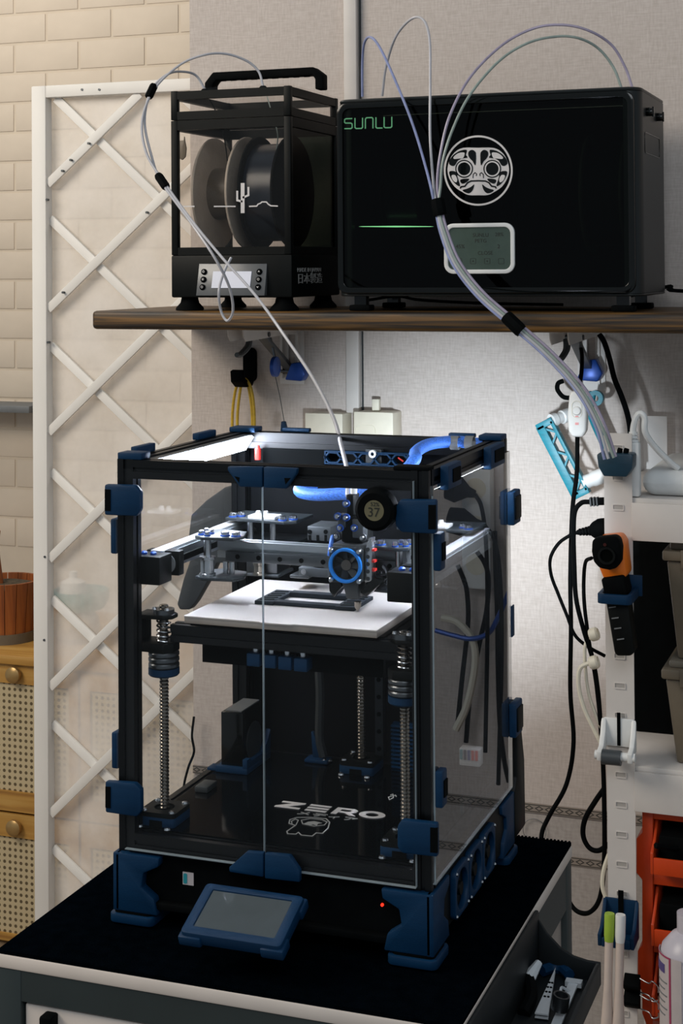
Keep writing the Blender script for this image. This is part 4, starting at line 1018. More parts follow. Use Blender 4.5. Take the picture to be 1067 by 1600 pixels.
# ------------------------------------------------------------------ white roll holder
wh = thing('roll_holder', 'white plastic cradle with a grey roll zip-tied to the rack post', 'holder', (aY(965, 1170, RY).x, RY - 0.03, aY(965, 1180, RY).z))
x0_, x1_ = aY(944, 1140, RY).x, aY(992, 1140, RY).x
z1_, z0_ = aY(965, 1121, RY).z, aY(965, 1165, RY).z
MB().box(x0_, x1_, RY - 0.005, RY - 0.001, z0_, z1_).build('back_plate', 'white', wh, bevel=0.0015)
for x_, s in ((x0_, 1), (x1_, -1)):
    y_ = RY - 0.005
    P = [(y_, z1_), (y_, z0_ - 0.004), (y_ - 0.034, z0_ - 0.011), (y_ - 0.036, z0_ + 0.002), (y_ - 0.02, z0_ + 0.006), (y_ - 0.008, z0_ + 0.02)]
    MB().prism(P, 'x', x_ - 0.003 * s, x_ + 0.004 * s).build('side_arm', 'white', wh, bevel=0.0015)
zax = z0_ - 0.004
MB().cyl((x0_ - 0.006, RY - 0.034, zax), (x1_ + 0.006, RY - 0.034, zax), 0.0058, n=16).build('bar', 'white', wh)
MB().cyl(((x0_ + x1_) / 2 - 0.017, RY - 0.034, zax - 0.002), ((x0_ + x1_) / 2 + 0.008, RY - 0.034, zax - 0.002), 0.0098, n=20).build('roll', pm('grey_roll', '3c4145', 0.4, var=0.08), wh)
MB().box((x0_ + x1_) / 2 - 0.0022, (x0_ + x1_) / 2 + 0.0022, RY - 0.0065, RY - 0.0045, z0_ + 0.002, z1_ + 0.008).build('zip_tie', 'matteblack', wh)
# ------------------------------------------------------------------ blue cup with brushes
x0_, x1_ = aY(946, 1430, RY).x, aY(997, 1430, RY).x
z1_, z0_ = aY(970, 1403, RY).z, aY(970, 1460, RY).z
bc = thing('brush_cup', 'blue printed cradle zip-tied low on the rack post', 'holder', ((x0_ + x1_) / 2, RY - 0.03, z0_))
MB().box(x0_, x1_, RY - 0.005, RY - 0.001, z0_, z1_).build('back_plate', 'blue', bc, bevel=0.001)
for x_, s in ((x0_, 1), (x1_, -1)):
    MB().prism([(RY - 0.005, z1_), (RY - 0.005, z0_), (RY - 0.045, z0_), (RY - 0.047, z0_ + 0.016), (RY - 0.03, z0_ + 0.02), (RY - 0.012, z1_ - 0.01)], 'x', x_ - 0.002 * s, x_ + 0.003 * s).build('side_arm', 'blue', bc, bevel=0.001)
MB().box(x0_ + 0.003, x1_ - 0.003, RY - 0.046, RY - 0.041, z0_, z0_ + 0.012).build('front_bar', 'blue', bc, bevel=0.001)
MB().box(x0_ + 0.003, x1_ - 0.003, RY - 0.042, RY - 0.005, z0_, z0_ + 0.003).build('bottom', 'blue', bc)
MB().box((x0_ + x1_) / 2 - 0.0035, (x0_ + x1_) / 2 + 0.0035, RY - 0.0065, RY - 0.0045, z0_ + 0.03, z1_ + 0.012).build('zip_tie', 'matteblack', bc)
BYy = RY - 0.06
def brush(px, py0, px1, capm, label, wdt):
    t_ = aY(px, py0, BYy); b_ = aY(px1, 1700, BYy - 0.01); d = b_ - t_
    o = thing('cleaning_brush', label, 'brush', b_, 'brushes hung on the rack post')
    MB().lathe([(0, 0), (wdt * 0.92, 0.0), (wdt, 0.02), (wdt * 0.98, 0.25), (wdt * 0.85, 0.32), (0, 0.32)], t_, t_ + d * 0.5, 18).build('cap', capm, o)
    MB().lathe([(0, 0), (wdt * 0.8, 0), (wdt * 0.78, 0.3), (wdt * 1.25, 0.62), (wdt * 1.35, 1), (0, 1)], t_ + d * 0.155, b_, 18).build('handle', pm('ivory_handle', 'c8b9b0', 0.35, var=0.04), o)
    return o
brush(952.5, 1427, 946, 'green', 'ivory brush handle with a green cap below the blue cradle', 0.0068)
bsh = brush(969.5, 1429, 964, 'white', 'ivory brush handle with a white cap beside the bottle', 0.0068)
# black binder clips low on the post
for i, (y, lab) in enumerate(((1541, 'upper'), (1567, 'lower'))):
    p = aY(988, y, RY - 0.012)
    bc_ = thing('binder_clip', 'black binder clip with bent wire arms beside the bottle, ' + lab + ' one', 'clip', (p.x, RY - 0.01, p.z - 0.014), 'binder clips on the rack post')
    MB().prism([(RY - 0.001, p.z - 0.012), (RY - 0.001, p.z + 0.012), (RY - 0.016, p.z + 0.002), (RY - 0.016, p.z - 0.002)], 'x', p.x - 0.012, p.x + 0.009).build('spring', 'matteblack', bc_, bevel=0.0006)
    for s in (-1, 1):
        MB().tube(spl([(p.x + 0.009, RY - 0.006, p.z + s * 0.009), (p.x + 0.022, RY - 0.014, p.z + s * 0.008), (p.x + 0.027, RY - 0.018, p.z + s * 0.013), (p.x + 0.035, RY - 0.022, p.z + s * 0.009), (p.x + 0.036, RY - 0.024, p.z + s * 0.002)], 5), 0.0009, 6).build('wire_arm', 'steel', bc_)
# ------------------------------------------------------------------ orange parts rack
OY = RY + 0.015
og = thing('parts_organiser', 'orange plastic parts organiser under the middle rack board', 'organiser', (aY(1030, 1500, OY).x, OY + 0.05, 0.2))
def osz(y): return aY(1010, y, OY).z
oz1 = osz(1267)
xo = lambda px, y=1400: aY(px, y, OY).x
cols_ = [(1003, 1268), (1003, 1302), (994, 1312), (994, 1366), (1003, 1376), (1003, 1478), (996, 1488), (996, 1540), (1003, 1552), (1003, 1585), (1009, 1600), (1009, 1650), (1020, 1650), (1020, 1268)]
MB().prism([(xo(x, y), osz(y)) for x, y in cols_], 'y', OY, OY + 0.10).build('side_frame', 'orange', og, bevel=0.0015)
xw = xo(1020); xE = xw + 0.102
for y in (1270, 1372, 1478, 1585):
    MB().box(xw - 0.0005, xE, OY + 0.002, OY + 0.10, osz(y) - 0.008, osz(y) + 0.0005 if y == 1270 else osz(y) + 0.006).build('cross_board', 'orange', og, bevel=0.001)
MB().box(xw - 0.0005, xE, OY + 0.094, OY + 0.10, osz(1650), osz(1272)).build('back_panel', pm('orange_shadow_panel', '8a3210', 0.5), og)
def obin(yt, yb, label):
    b_ = thing('picking_bin', label, 'bin', (xw + 0.05, OY + 0.01, osz(yb)), 'bins in the orange organiser')
    xa, xb = xw + 0.002, xw + 0.100
    za, zb = osz(yb), osz(yt)
    MB().prism([(OY - 0.03, za), (OY + 0.09, za), (OY + 0.09, zb), (OY + 0.012, zb), (OY - 0.006, zb - 0.02), (OY - 0.03, za + 0.028)], 'x', xa, xa + 0.004).build('side', 'orange', b_, bevel=0.001)
    MB().prism([(OY - 0.03, za), (OY + 0.09, za), (OY + 0.09, zb), (OY + 0.012, zb), (OY - 0.006, zb - 0.02), (OY - 0.03, za + 0.028)], 'x', xb - 0.004, xb).build('side', 'orange', b_, bevel=0.001)
    MB().box(xa + 0.004, xb - 0.004, OY - 0.03, OY - 0.026, za, za + 0.022).build('front', 'orange', b_, bevel=0.001)
    MB().box(xa + 0.004, xb - 0.004, OY - 0.026, OY + 0.09, za, za + 0.003).build('bottom', 'orange', b_)
    MB().box(xa + 0.008, xb - 0.008, OY - 0.012, OY + 0.086, za + 0.0035, zb - 0.012).build('contents', 'matteblack', b_, bevel=0.004)
    return b_
obin(1283, 1352, 'orange picking bin full of black parts, topmost in the organiser')
obin(1388, 1462, 'orange picking bin with a black load, just above the white bottle')
obin(1494, 1570, 'orange picking bin half hidden behind the white bottle')
# hex key bundle poking out of the top bin
p = aY(1024, 1321, OY - 0.035)
tag(MB().tube(spl([p, p + Vector((0.02, 0.02, -0.008)), p + Vector((0.05, 0.05, -0.012))], 4), 0.004, 6).build('hand_tool', 'matteblack'), 'black tool with a bright tip poking out of the topmost orange bin', 'tool')
# ------------------------------------------------------------------ white bottle
BTy = RY - 0.10
p = aY(1078, 1500, BTy); rb_ = p.x - aY(1031, 1500, BTy).x
zb_ = aY(1060, 1760, BTy).z
bt = thing('squeeze_bottle', 'milky white plastic bottle with a printed label in front of the organiser', 'bottle', (p.x, BTy, zb_))
zsh, znk, ztp_ = aY(1060, 1490, BTy).z, aY(1060, 1452, BTy).z, aY(1060, 1424, BTy).z
H = ztp_ - zb_; tt = lambda z: (z - zb_) / H
MB().lathe([(0, 0), (rb_ * 0.95, 0), (rb_, 0.02), (rb_, tt(zsh)), (rb_ * 0.92, tt(zsh + 0.012)), (rb_ * 0.6, tt(znk - 0.004)), (rb_ * 0.42, tt(znk)), (rb_ * 0.42, 1.0), (0, 1)], (p.x, BTy, zb_), (p.x, BTy, ztp_), 40).build('body', 'bottle', bt, angle=50)
def arcpatch(mb, a0, a1, z0, z1, r, n=14):
    vs = []
    for z in (z0, z1):
        for rr_ in (r, r + 0.0005):
            for k in range(n + 1):
                a = math.radians(a0 + (a1 - a0) * k / n); vs.append((p.x + rr_ * math.cos(a), BTy + rr_ * math.sin(a), z))
    m_ = n + 1; fs = []
    for k in range(n):
        fs += [(m_ + k, m_ + k + 1, 3 * m_ + k + 1, 3 * m_ + k), (k, 2 * m_ + k, 2 * m_ + k + 1, k + 1), (k, k + 1, m_ + k + 1, m_ + k), (2 * m_ + k, 3 * m_ + k, 3 * m_ + k + 1, 2 * m_ + k + 1)]
    fs += [(0, m_, 3 * m_, 2 * m_), (n, 2 * m_ + n, 3 * m_ + n, m_ + n)]
    return mb.add(vs, fs)
zl1, zl0 = aY(1045, 1500, BTy - rb_).z, aY(1045, 1640, BTy - rb_).z
arcpatch(MB(), 172, 262, zl0, zl1, rb_ + 0.0002).build('label', 'label', bt)
arcpatch(arcpatch(MB(), 236, 240, zl0, zl1, rb_ + 0.0008), 172, 240, zl1 - 0.002, zl1, rb_ + 0.0008).build('label_border', 'magenta', bt)
arcpatch(MB(), 186, 224, zl1 - 0.022, zl1 - 0.011, rb_ + 0.0008).build('label_mark', 'purple', bt)
for k in range(6):
    arcpatch(MB(), 196, 196 + (28 if k % 2 else 34), zl1 - 0.034 - k * 0.008, zl1 - 0.0325 - k * 0.008, rb_ + 0.0008, 6).build('label_line', 'grey', bt)
# ------------------------------------------------------------------ inline switch, cords, plugs
SWY = 2.20
c0, c1_ = aY(904, 611, SWY), aY(902, 682, SWY)
sw = thing('cord_switch', 'white inline cord switch hanging under the shelf on a black cord', 'switch', c1_)
zt_, zb_ = c0.z, c1_.z; xm = (c0.x + c1_.x) / 2; hw = 0.0135
P = [(xm - hw * 0.55, zt_), (xm + hw * 0.6, zt_), (xm + hw * 0.85, zt_ - 0.006), (xm + hw, (zt_ + zb_) / 2), (xm + hw * 0.9, zb_ + 0.008), (xm + hw * 0.5, zb_), (xm - hw * 0.5, zb_), (xm - hw * 0.92, zb_ + 0.008), (xm - hw, (zt_ + zb_) / 2), (xm - hw * 0.8, zt_ - 0.006)]
MB().prism(P, 'y', SWY - 0.008, SWY + 0.010).build('case', 'white', sw, bevel=0.003, seg=3)
zs_ = aY(900, 641, SWY).z
MB().frame(rr(xm - 0.0072, xm + 0.0072, zs_ - 0.01, zs_ + 0.014, 0.007, 6), rr(xm - 0.0066, xm + 0.0066, zs_ - 0.0094, zs_ + 0.0134, 0.0064, 6), 'y', SWY - 0.0088, SWY - 0.0075).build('slide_rim', 'offwhite', sw)
MB().lathe([(0, 0), (0.0066, 0), (0.006, 0.7), (0.005, 1), (0, 1)], (xm, SWY - 0.0075, zs_), (xm, SWY - 0.0105, zs_), 22).build('slide_button', 'white', sw)
MB().box(xm - 0.0022, xm + 0.0022, SWY - 0.0086, SWY - 0.0078, zs_ - 0.0085, zs_ - 0.0075).build('red_mark', 'red', sw)
p = aY(900, 662, SWY)
for k in range(2): MB().box(xm - 0.0025, xm + 0.0025, SWY - 0.0086, SWY - 0.0078, p.z - 0.0006 + k * 0.0018, p.z + 0.0004 + k * 0.0018).build('red_mark', 'red', sw)
def cord(label, pts, r=0.0026, mat='matteblack', name='power_cord', group='cords by the rack', n=10):
    return tag(MB().tube(spl(pts, n), r, 8).build(name, mat), label, 'cord', group)
cord('black cord falling from the white inline switch and passing behind the cart', [aY(902, 681, SWY), aY(901, 740, SWY), aY(894, 800, SWY), aY(891, 900, 2.2), aY(892, 980, 2.2), aY(891, 1080, 2.2), aY(896, 1160, 2.2), aY(885, 1225, 2.2), aY(858, 1275, 2.19), aY(846, 1305, 2.16), aY(848, 1345, 2.14), aY(850, 1420, 2.12), aY(850, 1420, 2.12) + Vector((0, 0, -0.25)), Vector((aY(850, 1420, 2.12).x - 0.02, 2.12, 0.01))], 0.0032)
cord('black cord between the shelf bracket and the white inline switch', [aY(903, 613, SWY), aY(908, 585, 2.26), aY(909, 555, 2.34), aY(905, 530, 2.38), aY(903, 522, 2.38)], 0.003)
cord('thick black cord slanting from the shelf to the rack top', [aY(936, 522, 2.36), aY(944, 535, 2.36), aY(952, 560, 2.36), aY(960, 592, 2.36), aY(972, 622, 2.36), aY(982, 655, 2.36), aY(986, 690, 2.36), aY(988, 730, 2.36)], 0.0042)
# small black wire hook
tag(MB().tube(spl([aY(892, 622, 2.40), aY(880, 620, 2.40), aY(871, 609, 2.40), aY(872, 599, 2.40), aY(880, 595, 2.40)], 8), 0.0036, 8).build('wire_hook', 'matteblack'), 'small black curled hook beside the white inline switch', 'hook')
PLY = RY + 0.02
pl = thing('black_plug', 'black round mains plug poking out left of the rack post', 'plug', aY(925, 838, PLY))
a, b = aY(946, 826, PLY), aY(902, 832, PLY)
d = b - a
MB().lathe([(0, 0), (0.0145, 0), (0.0145, 0.22), (0.011, 0.42), (0.0075, 0.52), (0, 0.52)], a, b, 22).build('plug_body', 'matteblack', pl)
for k in range(4):
    q0 = a + d * (0.53 + k * 0.11)
    MB().lathe([(0, 0), (0.0066 - k * 0.0006, 0), (0.0066 - k * 0.0006, 1), (0, 1)], q0, q0 + d * 0.07, 14).build('strain_relief', 'matteblack', pl)
MB().cyl(a + d * 0.5, b, 0.0035, n=10).build('core', 'matteblack', pl)
cord('thin black cord looping left from the round mains plug', [b, aY(888, 838, PLY), aY(872, 850, PLY), aY(860, 872, PLY), aY(861, 898, PLY + 0.02), aY(872, 928, PLY + 0.03), aY(885, 960, PLY + 0.03), aY(898, 992, PLY + 0.03), aY(918, 1010, PLY + 0.03), aY(945, 1025, PLY + 0.04)], 0.0024)
pl2 = thing('black_plug', 'flat black connector beside the rack post above the mains plug', 'plug', aY(930, 785, PLY))
a, b = aY(946, 783, PLY), aY(921, 784, PLY)
MB().beam(a, b, 0.010, 0.010).build('plug_body', 'matteblack', pl2, bevel=0.002)
for k in range(3):
    q0 = a + (b - a) * (0.45 + 0.2 * k)
    MB().beam(q0, q0 + (b - a) * 0.1, 0.0115, 0.0115).build('rib', 'darkgrey', pl2)
cord('black cord bending down from the flat connector along the rack post', [b, aY(908, 786, PLY), aY(898, 800, PLY), aY(896, 835, PLY), aY(897, 880, PLY), aY(900, 935, PLY), aY(912, 985, PLY), aY(926, 1030, PLY), aY(934, 1080, PLY), aY(938, 1130, PLY), aY(942, 1190, PLY + 0.02), aY(944, 1260, PLY + 0.02), aY(944, 1340, PLY + 0.02), aY(938, 1400, PLY + 0.02), aY(922, 1425, PLY + 0.03), aY(902, 1424, PLY + 0.04), aY(887, 1405, PLY + 0.05), aY(874, 1375, PLY + 0.06), aY(858, 1372, PLY + 0.07), aY(845, 1400, PLY + 0.08), Vector((aY(840, 1450, PLY + 0.08).x, PLY + 0.08, 0.012))], 0.0033)
cord('black cord from the thermometer gun down beside the rack post', [aY(924, 872, PLY - 0.06), aY(915, 878, PLY - 0.03), aY(912, 905, PLY), aY(913, 945, PLY), aY(920, 1000, PLY), aY(930, 1060, PLY), aY(937, 1120, PLY), aY(943, 1170, PLY)], 0.0026)
cord('black cord loop at knee height left of the rack post', [aY(944, 1232, PLY + 0.03), aY(930, 1252, PLY + 0.03), aY(914, 1280, PLY + 0.03), aY(911, 1305, PLY + 0.03), aY(920, 1324, PLY + 0.03), aY(935, 1329, PLY + 0.03), aY(953, 1318, PLY + 0.03)], 0.0036)
cord('white cord tied in a long loop left of the rack post', [aY(925, 992, PLY), aY(914, 1010, PLY), aY(915, 1050, PLY), aY(920, 1085, PLY), aY(930, 1115, PLY), aY(940, 1140, PLY)], 0.0024, 'offwhite')
cord('white cord bulging furthest left beside the rack post', [aY(920, 1036, PLY - 0.01), aY(906, 1045, PLY - 0.01), aY(904, 1072, PLY - 0.01), aY(912, 1105, PLY - 0.01), aY(924, 1132, PLY - 0.01), aY(938, 1160, PLY - 0.01)], 0.003, 'offwhite')
cord('cream cord hanging low beside the rack post above the blue cradle', [aY(951, 1335, PLY), aY(943, 1360, PLY), aY(941, 1385, PLY), aY(947, 1405, PLY)], 0.0028, 'offwhite')
for y, lab in ((991, 'upper'), (1035, 'lower')):
    p = aY(928, y, PLY - 0.006)
    tag(MB().lathe([(0.007, 0), (0.009, 0.2), (0.009, 0.8), (0.007, 1), (0.0055, 0.5), (0.007, 0)], p - Vector((0.006, 0, 0.002)), p + Vector((0.006, 0, 0.002)), 14).build('cable_tie', 'offwhite'), 'white tie gathering the cords beside the rack post, ' + lab + ' one', 'cable tie', 'cable ties')
lc = aY(835, 1298, WY - 0.006)
tag(MB().tube([(lc.x + 0.0185 * math.cos(k * math.pi / 16), WY - 0.006, lc.z + 0.0185 * math.sin(k * math.pi / 16)) for k in range(-6, 27)], 0.0006, 6).build('wire_loop', 'grey'), 'thin grey wire loop against the wall behind the cart', 'wire')
cord('thin dark cord along the free end of the papered wall', [aY(x, y, WY - 0.02) for x, y in ((303, 1120), (300, 1150), (303, 1175), (294, 1200), (287, 1232), (291, 1262), (300, 1330))], 0.0022)
# ------------------------------------------------------------------ teal spool arm on the wall
AY = 2.36
ta = thing('spool_arm', 'teal printed truss arm with white joints on the wall left of the rack', 'arm', aY(905, 775, AY))
P0, P1 = aY(852, 662, AY), aY(908, 770, AY)
d = (P1 - P0); L_ = d.length; dn_ = d.normalized(); pn = Vector((-dn_.z, 0, dn_.x)).normalized()
if pn.x < 0: pn = -pn
wv = 0.0135
for s in (-1, 1):
    MB().obox((P0 + P1) / 2 + pn * (s * (wv - 0.002) + (0.0035 if s < 0 else 0)), d / 2, pn * (0.0026 if s > 0 else 0.0065), Vector((0, 0.009, 0))).build('chord', 'teal', ta, bevel=0.0006)
nb = 6
for k in range(nb):
    s = 1 if k % 2 else -1
    q0 = P0 + d * (k / nb) + pn * (wv - 0.003) * s; q1 = P0 + d * ((k + 1) / nb) - pn * (wv - 0.003) * s
    MB().obox((q0 + q1) / 2, (q1 - q0) / 2, (q1 - q0).normalized().cross(Vector((0, 1, 0))) * 0.0015, Vector((0, 0.006, 0))).build('diagonal', 'teal', ta)
for q, s in ((P0, -1), (P1, 1)):
    MB().obox(q, dn_ * 0.005, pn * wv, Vector((0, 0.009, 0))).build('end_block', 'teal', ta, bevel=0.001)
a, b = P0 + pn * 0.01, aY(889, 648, AY + 0.03)
MB().lathe([(0, 0), (0.010, 0), (0.010, 0.25), (0.0085, 0.3), (0.0085, 0.55), (0.0105, 0.6), (0.0105, 1), (0, 1)], a, b, 18).build('joint', 'white', ta)
a, b = P1 + pn * 0.008 + dn_ * -0.012, aY(944, 742, AY + 0.01)
MB().lathe([(0, 0), (0.011, 0), (0.010, 0.4), (0.0115, 0.5), (0.0115, 1), (0, 1)], a, b, 18).build('joint', 'white', ta)
ta2 = thing('spool_arm', 'second teal printed arm rising behind the white inline switch', 'arm', aY(935, 690, 2.40))
P = [aY(926, 612, 2.40), aY(922, 640, 2.40), aY(928, 660, 2.40), aY(946, 700, 2.40)]
MB().tube(spl(P, 6), 0.006, 8).build('arm_bar', 'teal', ta2)
q = aY(931, 622, 2.40)
MB().lathe([(0.005, 0), (0.012, 0), (0.012, 1), (0.005, 1), (0.005, 0)], q + Vector((0, -0.006, 0)), q + Vector((0, 0.006, 0)), 18).build('eyelet', 'teal', ta2)
# ------------------------------------------------------------------ sockets and cords further right on the wall (mirrored in the printer's side panel)
def refl(px, py, Yv):
    q = aX(px, py, -0.3711); d = ray(px, py); d.x = -d.x
    return q + d * ((Yv - q.y) / d.y)
q = refl(712, 790, WY - 0.02)
ps = thing('socket_strip', 'white upright power strip on the wall right of the rack, mirrored in the printer panel', 'power strip', (q.x - 0.03, WY - 0.012, q.z - 0.12))
MB().box(q.x - 0.06, q.x - 0.012, WY - 0.030, WY - 0.0005, q.z - 0.13, q.z + 0.13).build('case', 'white', ps, bevel=0.004)
for k in range(4):
    MB().cyl((q.x - 0.036, WY - 0.0308, q.z - 0.09 + k * 0.06), (q.x - 0.036, WY - 0.0295, q.z - 0.09 + k * 0.06), 0.017, n=24).build('socket', 'offwhite', ps)
for i, (a, b, lab) in enumerate((((700, 760), (742, 772), 'upper'), ((702, 812), (758, 822), 'lower'))):
    p0, p1 = refl(*a, WY - 0.055), refl(*b, WY - 0.055)
    d = p1 - p0
    tag(MB().lathe([(0, 0), (0.020, 0), (0.022, 0.35), (0.014, 0.6), (0.009, 0.75), (0.006, 1), (0, 1)], p0, p1, 20).build('mains_plug', 'matteblack'), 'black mains plug in the upright power strip, ' + lab + ' one', 'plug', 'plugs in the power strip')
    s_ = [p1, p1 + d * 0.25 + Vector((0, 0, -0.02)), p1 + d * 0.4 + Vector((0, 0, -0.08)), p1 + d * 0.42 + Vector((0, 0, -0.2)), p1 + d * 0.3 + Vector((0, 0, -0.4))]
    cord('black cord hanging from the ' + lab + ' plug of the upright power strip', s_, 0.0035, group='cords of the power strip')
for P, lab in ((((715, 883), (725, 907), (730, 930), (731, 975), (722, 1060), (715, 1130)), 'black cord swinging left below the upright power strip'),
               (((745, 862), (757, 880), (763, 905), (760, 955), (748, 1010), (735, 1080), (728, 1160)), 'black cord bulging right below the upright power strip'),
               (((773, 830), (774, 885), (777, 960), (778, 1040), (781, 1130), (788, 1190), (795, 1222)), 'straight black cord falling furthest right of the power strip')):
    cord(lab, [refl(x, y, WY - 0.03) for x, y in P], 0.004, group='cords of the power strip')
cord('blue cord looping across the cords of the power strip', [refl(x, y, WY - 0.045) for x, y in ((680, 985), (705, 992), (735, 998), (762, 990), (778, 965), (797, 920))], 0.004, 'blue_bright', group='cords of the power strip')
cord('cream cord bundle curving below the upright power strip', [refl(x, y, WY - 0.04) for x, y in ((690, 965), (715, 972), (738, 1000), (742, 1040), (730, 1100), (712, 1140))], 0.006, 'offwhite', group='cords of the power strip')
# ================================================================== cart with drawer
TZ = Zr(-0.56)
TX0, TX1, TYF, TYB = -0.7215, -0.3275, 1.130, 1.5223
cart = thing('tool_cart', 'dark green and cream tool cart carrying the 3D printer', 'cart', ((TX0 + TX1) / 2, (TYF + TYB) / 2, 0))
zr1 = TZ - 0.003; zr0 = TZ - 0.0145
MB().box(TX0 - 0.001, TX1 + 0.001, TYF - 0.001, TYB + 0.001, zr0, zr1).build('top_tray', 'cream', cart, bevel=0.002)
zd0 = aY(40, 1566, TYF).z
pw = 0.022
for X_ in (TX0, TX1 - pw):
    for Y_ in (TYF, TYB - pw):
        MB().box(X_, X_ + pw, Y_, Y_ + pw, 0.0, zr0).build('corner_post', 'cartgreen', cart, bevel=0.001)
MB().box(TX0 + pw, TX1 - pw, TYF + 0.0005, TYF + 0.018, zd0, zr0).build('front_rail', 'cartgreen', cart)
MB().box(TX0 + pw, TX1 - pw, TYB - 0.018, TYB - 0.0005, zd0, zr0).build('back_rail', 'cartgreen', cart)
for X_ in (TX0 + 0.0005, TX1 - 0.018):
    MB().box(X_, X_ + 0.0175, TYF + pw, TYB - pw, zr0 - 0.042, zr0).build('side_rail', 'cartgreen', cart)
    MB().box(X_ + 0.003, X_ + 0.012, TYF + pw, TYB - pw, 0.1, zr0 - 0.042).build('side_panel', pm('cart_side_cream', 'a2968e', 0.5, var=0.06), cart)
MB().box(TX0 + pw, TX1 - pw, TYB - 0.012, TYB - 0.004, 0.1, zd0).build('back_panel', 'cream', cart)
zz1 = zd0 - 0.002
for k in range(4):
    z1_ = zz1 - k * 0.16; z0_ = z1_ - 0.152
    dr = MB().box(TX0 + pw + 0.002, TX1 - pw - 0.002, TYF + 0.003, TYF + 0.022, z0_, z1_).build('drawer', 'cream', cart, bevel=0.002)
    xh = aY(79, 1580, TYF).x
    MB().box(xh - 0.006, xh + 0.0055, TYF - 0.009, TYF + 0.004, z0_ + 0.01, z1_ - 0.003).build('pull_strap', 'matteblack', dr, bevel=0.002)
mt = MB().box(TX0, TX1, TYF, TYB, zr1, TZ)
for k in range(110):
    x_ = TX0 + (k + 0.25) * (TX1 - TX0) / 110
    mt.box(x_, x_ + 0.0018, TYB - 0.003, TYB + 0.0005, TZ - 0.001, TZ + 0.0009)
tag(mt.build('rubber_mat', 'rubbermat'), 'black ribbed rubber mat covering the cart top', 'mat')
# ------------------------------------------------------------------ black magnetic tray on the cart side
M['tray'] = pm('tray_black', '15191b', 0.5, var=0.1, spec=0.25)
bx0, bx1 = TX1 + 0.0015, -0.268
by0, by1 = 1.13, 1.362
zt_, zrim, zbt = Zr(-0.563), Zr(-0.600), Zr(-0.620)
tr_ = thing('side_tray', 'black plastic tray hung on the side of the cart', 'tray', ((bx0 + bx1) / 2, (by0 + by1) / 2, zbt))
MB().box(bx0, bx0 + 0.004, by0, by1, zbt, zt_).build('back_wall', M['tray']  , tr_, bevel=0.0015)
prof = [(bx0 + 0.004, zbt), (bx1, zbt), (bx1, zrim)] + [(bx1 - (bx1 - bx0) * t, zrim + (zt_ - zrim) * (t ** 3)) for t in (0.2, 0.4, 0.6, 0.8, 0.93)]
for ya in (by0, by1 - 0.004):
    MB().prism(prof, 'y', ya, ya + 0.004).build('end_wall', M['tray']  , tr_, bevel=0.001)
MB().box(bx1 - 0.004, bx1, by0 + 0.004, by1 - 0.004, zbt, zrim).build('outer_wall', M['tray']  , tr_, bevel=0.001)
MB().box(bx0 + 0.004, bx1 - 0.004, by0 + 0.004, by1 - 0.004, zbt, zbt + 0.004).build('bottom', M['tray']  , tr_)
ZT = Zr(-0.6145)
def tp(px, py, z=ZT): return aZ(px, py, z)
# tweezers
a, b = tp(868, 1519, ZT + 0.004), tp(846, 1592)
d = b - a; s_ = d.cross(Vector((0, 0, 1))).normalized()
tw = thing('tweezers', 'silver perforated tweezers lying in the black side tray', 'tweezers', b, 'tools in the side tray')
for k, zo in ((0, 0.0), (1, 0.003)):
    P = [a, b + s_ * 0.0055, b - s_ * 0.0055]
    vs = [q + Vector((0, 0, zo)) for q in P] + [q + Vector((0, 0, zo + 0.0012)) for q in P]
    MB().add(vs, [(2, 1, 0), (3, 4, 5), (0, 1, 4, 3), (1, 2, 5, 4), (2, 0, 3, 5)]).build('blade', 'tool', tw)
for t in (0.35, 0.45, 0.55, 0.65):
    for s2 in (-1, 1):
        q = a + d * t + s_ * 0.0012 * s2 * (0.6 + t)
        MB().cyl(q + Vector((0, 0, 0.0038)), q + Vector((0, 0, 0.0048)), 0.0011, n=8).build('hole', 'matteblack', tw)
# scraper clip
a, b = tp(896, 1537, ZT + 0.003), tp(868, 1604)
d = b - a; s_ = d.cross(Vector((0, 0, 1))).normalized()
sc = thing('flush_cutter', 'silver bent spring clip tool in the black side tray', 'tool', b, 'tools in the side tray')
MB().obox((a + b) / 2, d / 2, s_ * 0.004, Vector((0, 0, 0.001))).build('bar', 'tool', sc)
MB().obox(a - d * 0.02, d * 0.05, s_ * 0.007, Vector((0, 0, 0.002))).build('jaw', 'tool', sc)
MB().tube(spl([a + d * 0.2, a + d * 0.3 + s_ * 0.006 + Vector((0, 0, 0.006)), a + d * 0.45 + s_ * 0.003, a + d * 0.5], 5), 0.0012, 6).build('spring', 'tool', sc)
q = tp(874, 1577, ZT + 0.006)
tag(MB().lathe([(0.0055, 0), (0.007, 0), (0.007, 1), (0.0055, 1), (0.0055, 0)], q, q + Vector((0.002, 0.0, 0.012)), 16).build('nozzle_cup', 'dark_steel'), 'small dark metal cap standing among the tools in the side tray', 'cap')
# pliers
a, b, c = tp(842, 1504, ZT + 0.02), tp(826, 1529, ZT + 0.012), tp(818, 1585, ZT)
pl3 = thing('long_nose_pliers', 'black-handled pliers with a bright metal nose in the side tray', 'pliers', c, 'tools in the side tray')
MB().tube([a, (a + b) / 2, b], 0.0032, 8, 0.006).build('nose', 'tool', pl3)
MB().tube(spl([b, (b + c) / 2 + Vector((0.004, 0, 0)), c], 5), 0.0055, 8).build('grip', 'matteblack', pl3)
tag(MB().tube(spl([tp(847, 1517, ZT + 0.004), tp(862, 1512, ZT + 0.004), tp(878, 1514, ZT + 0.004), tp(890, 1524, ZT + 0.004)], 6), 0.0048, 8).build('cutter_grip', 'blue'), 'curved blue tool grip at the far end of the side tray', 'tool')
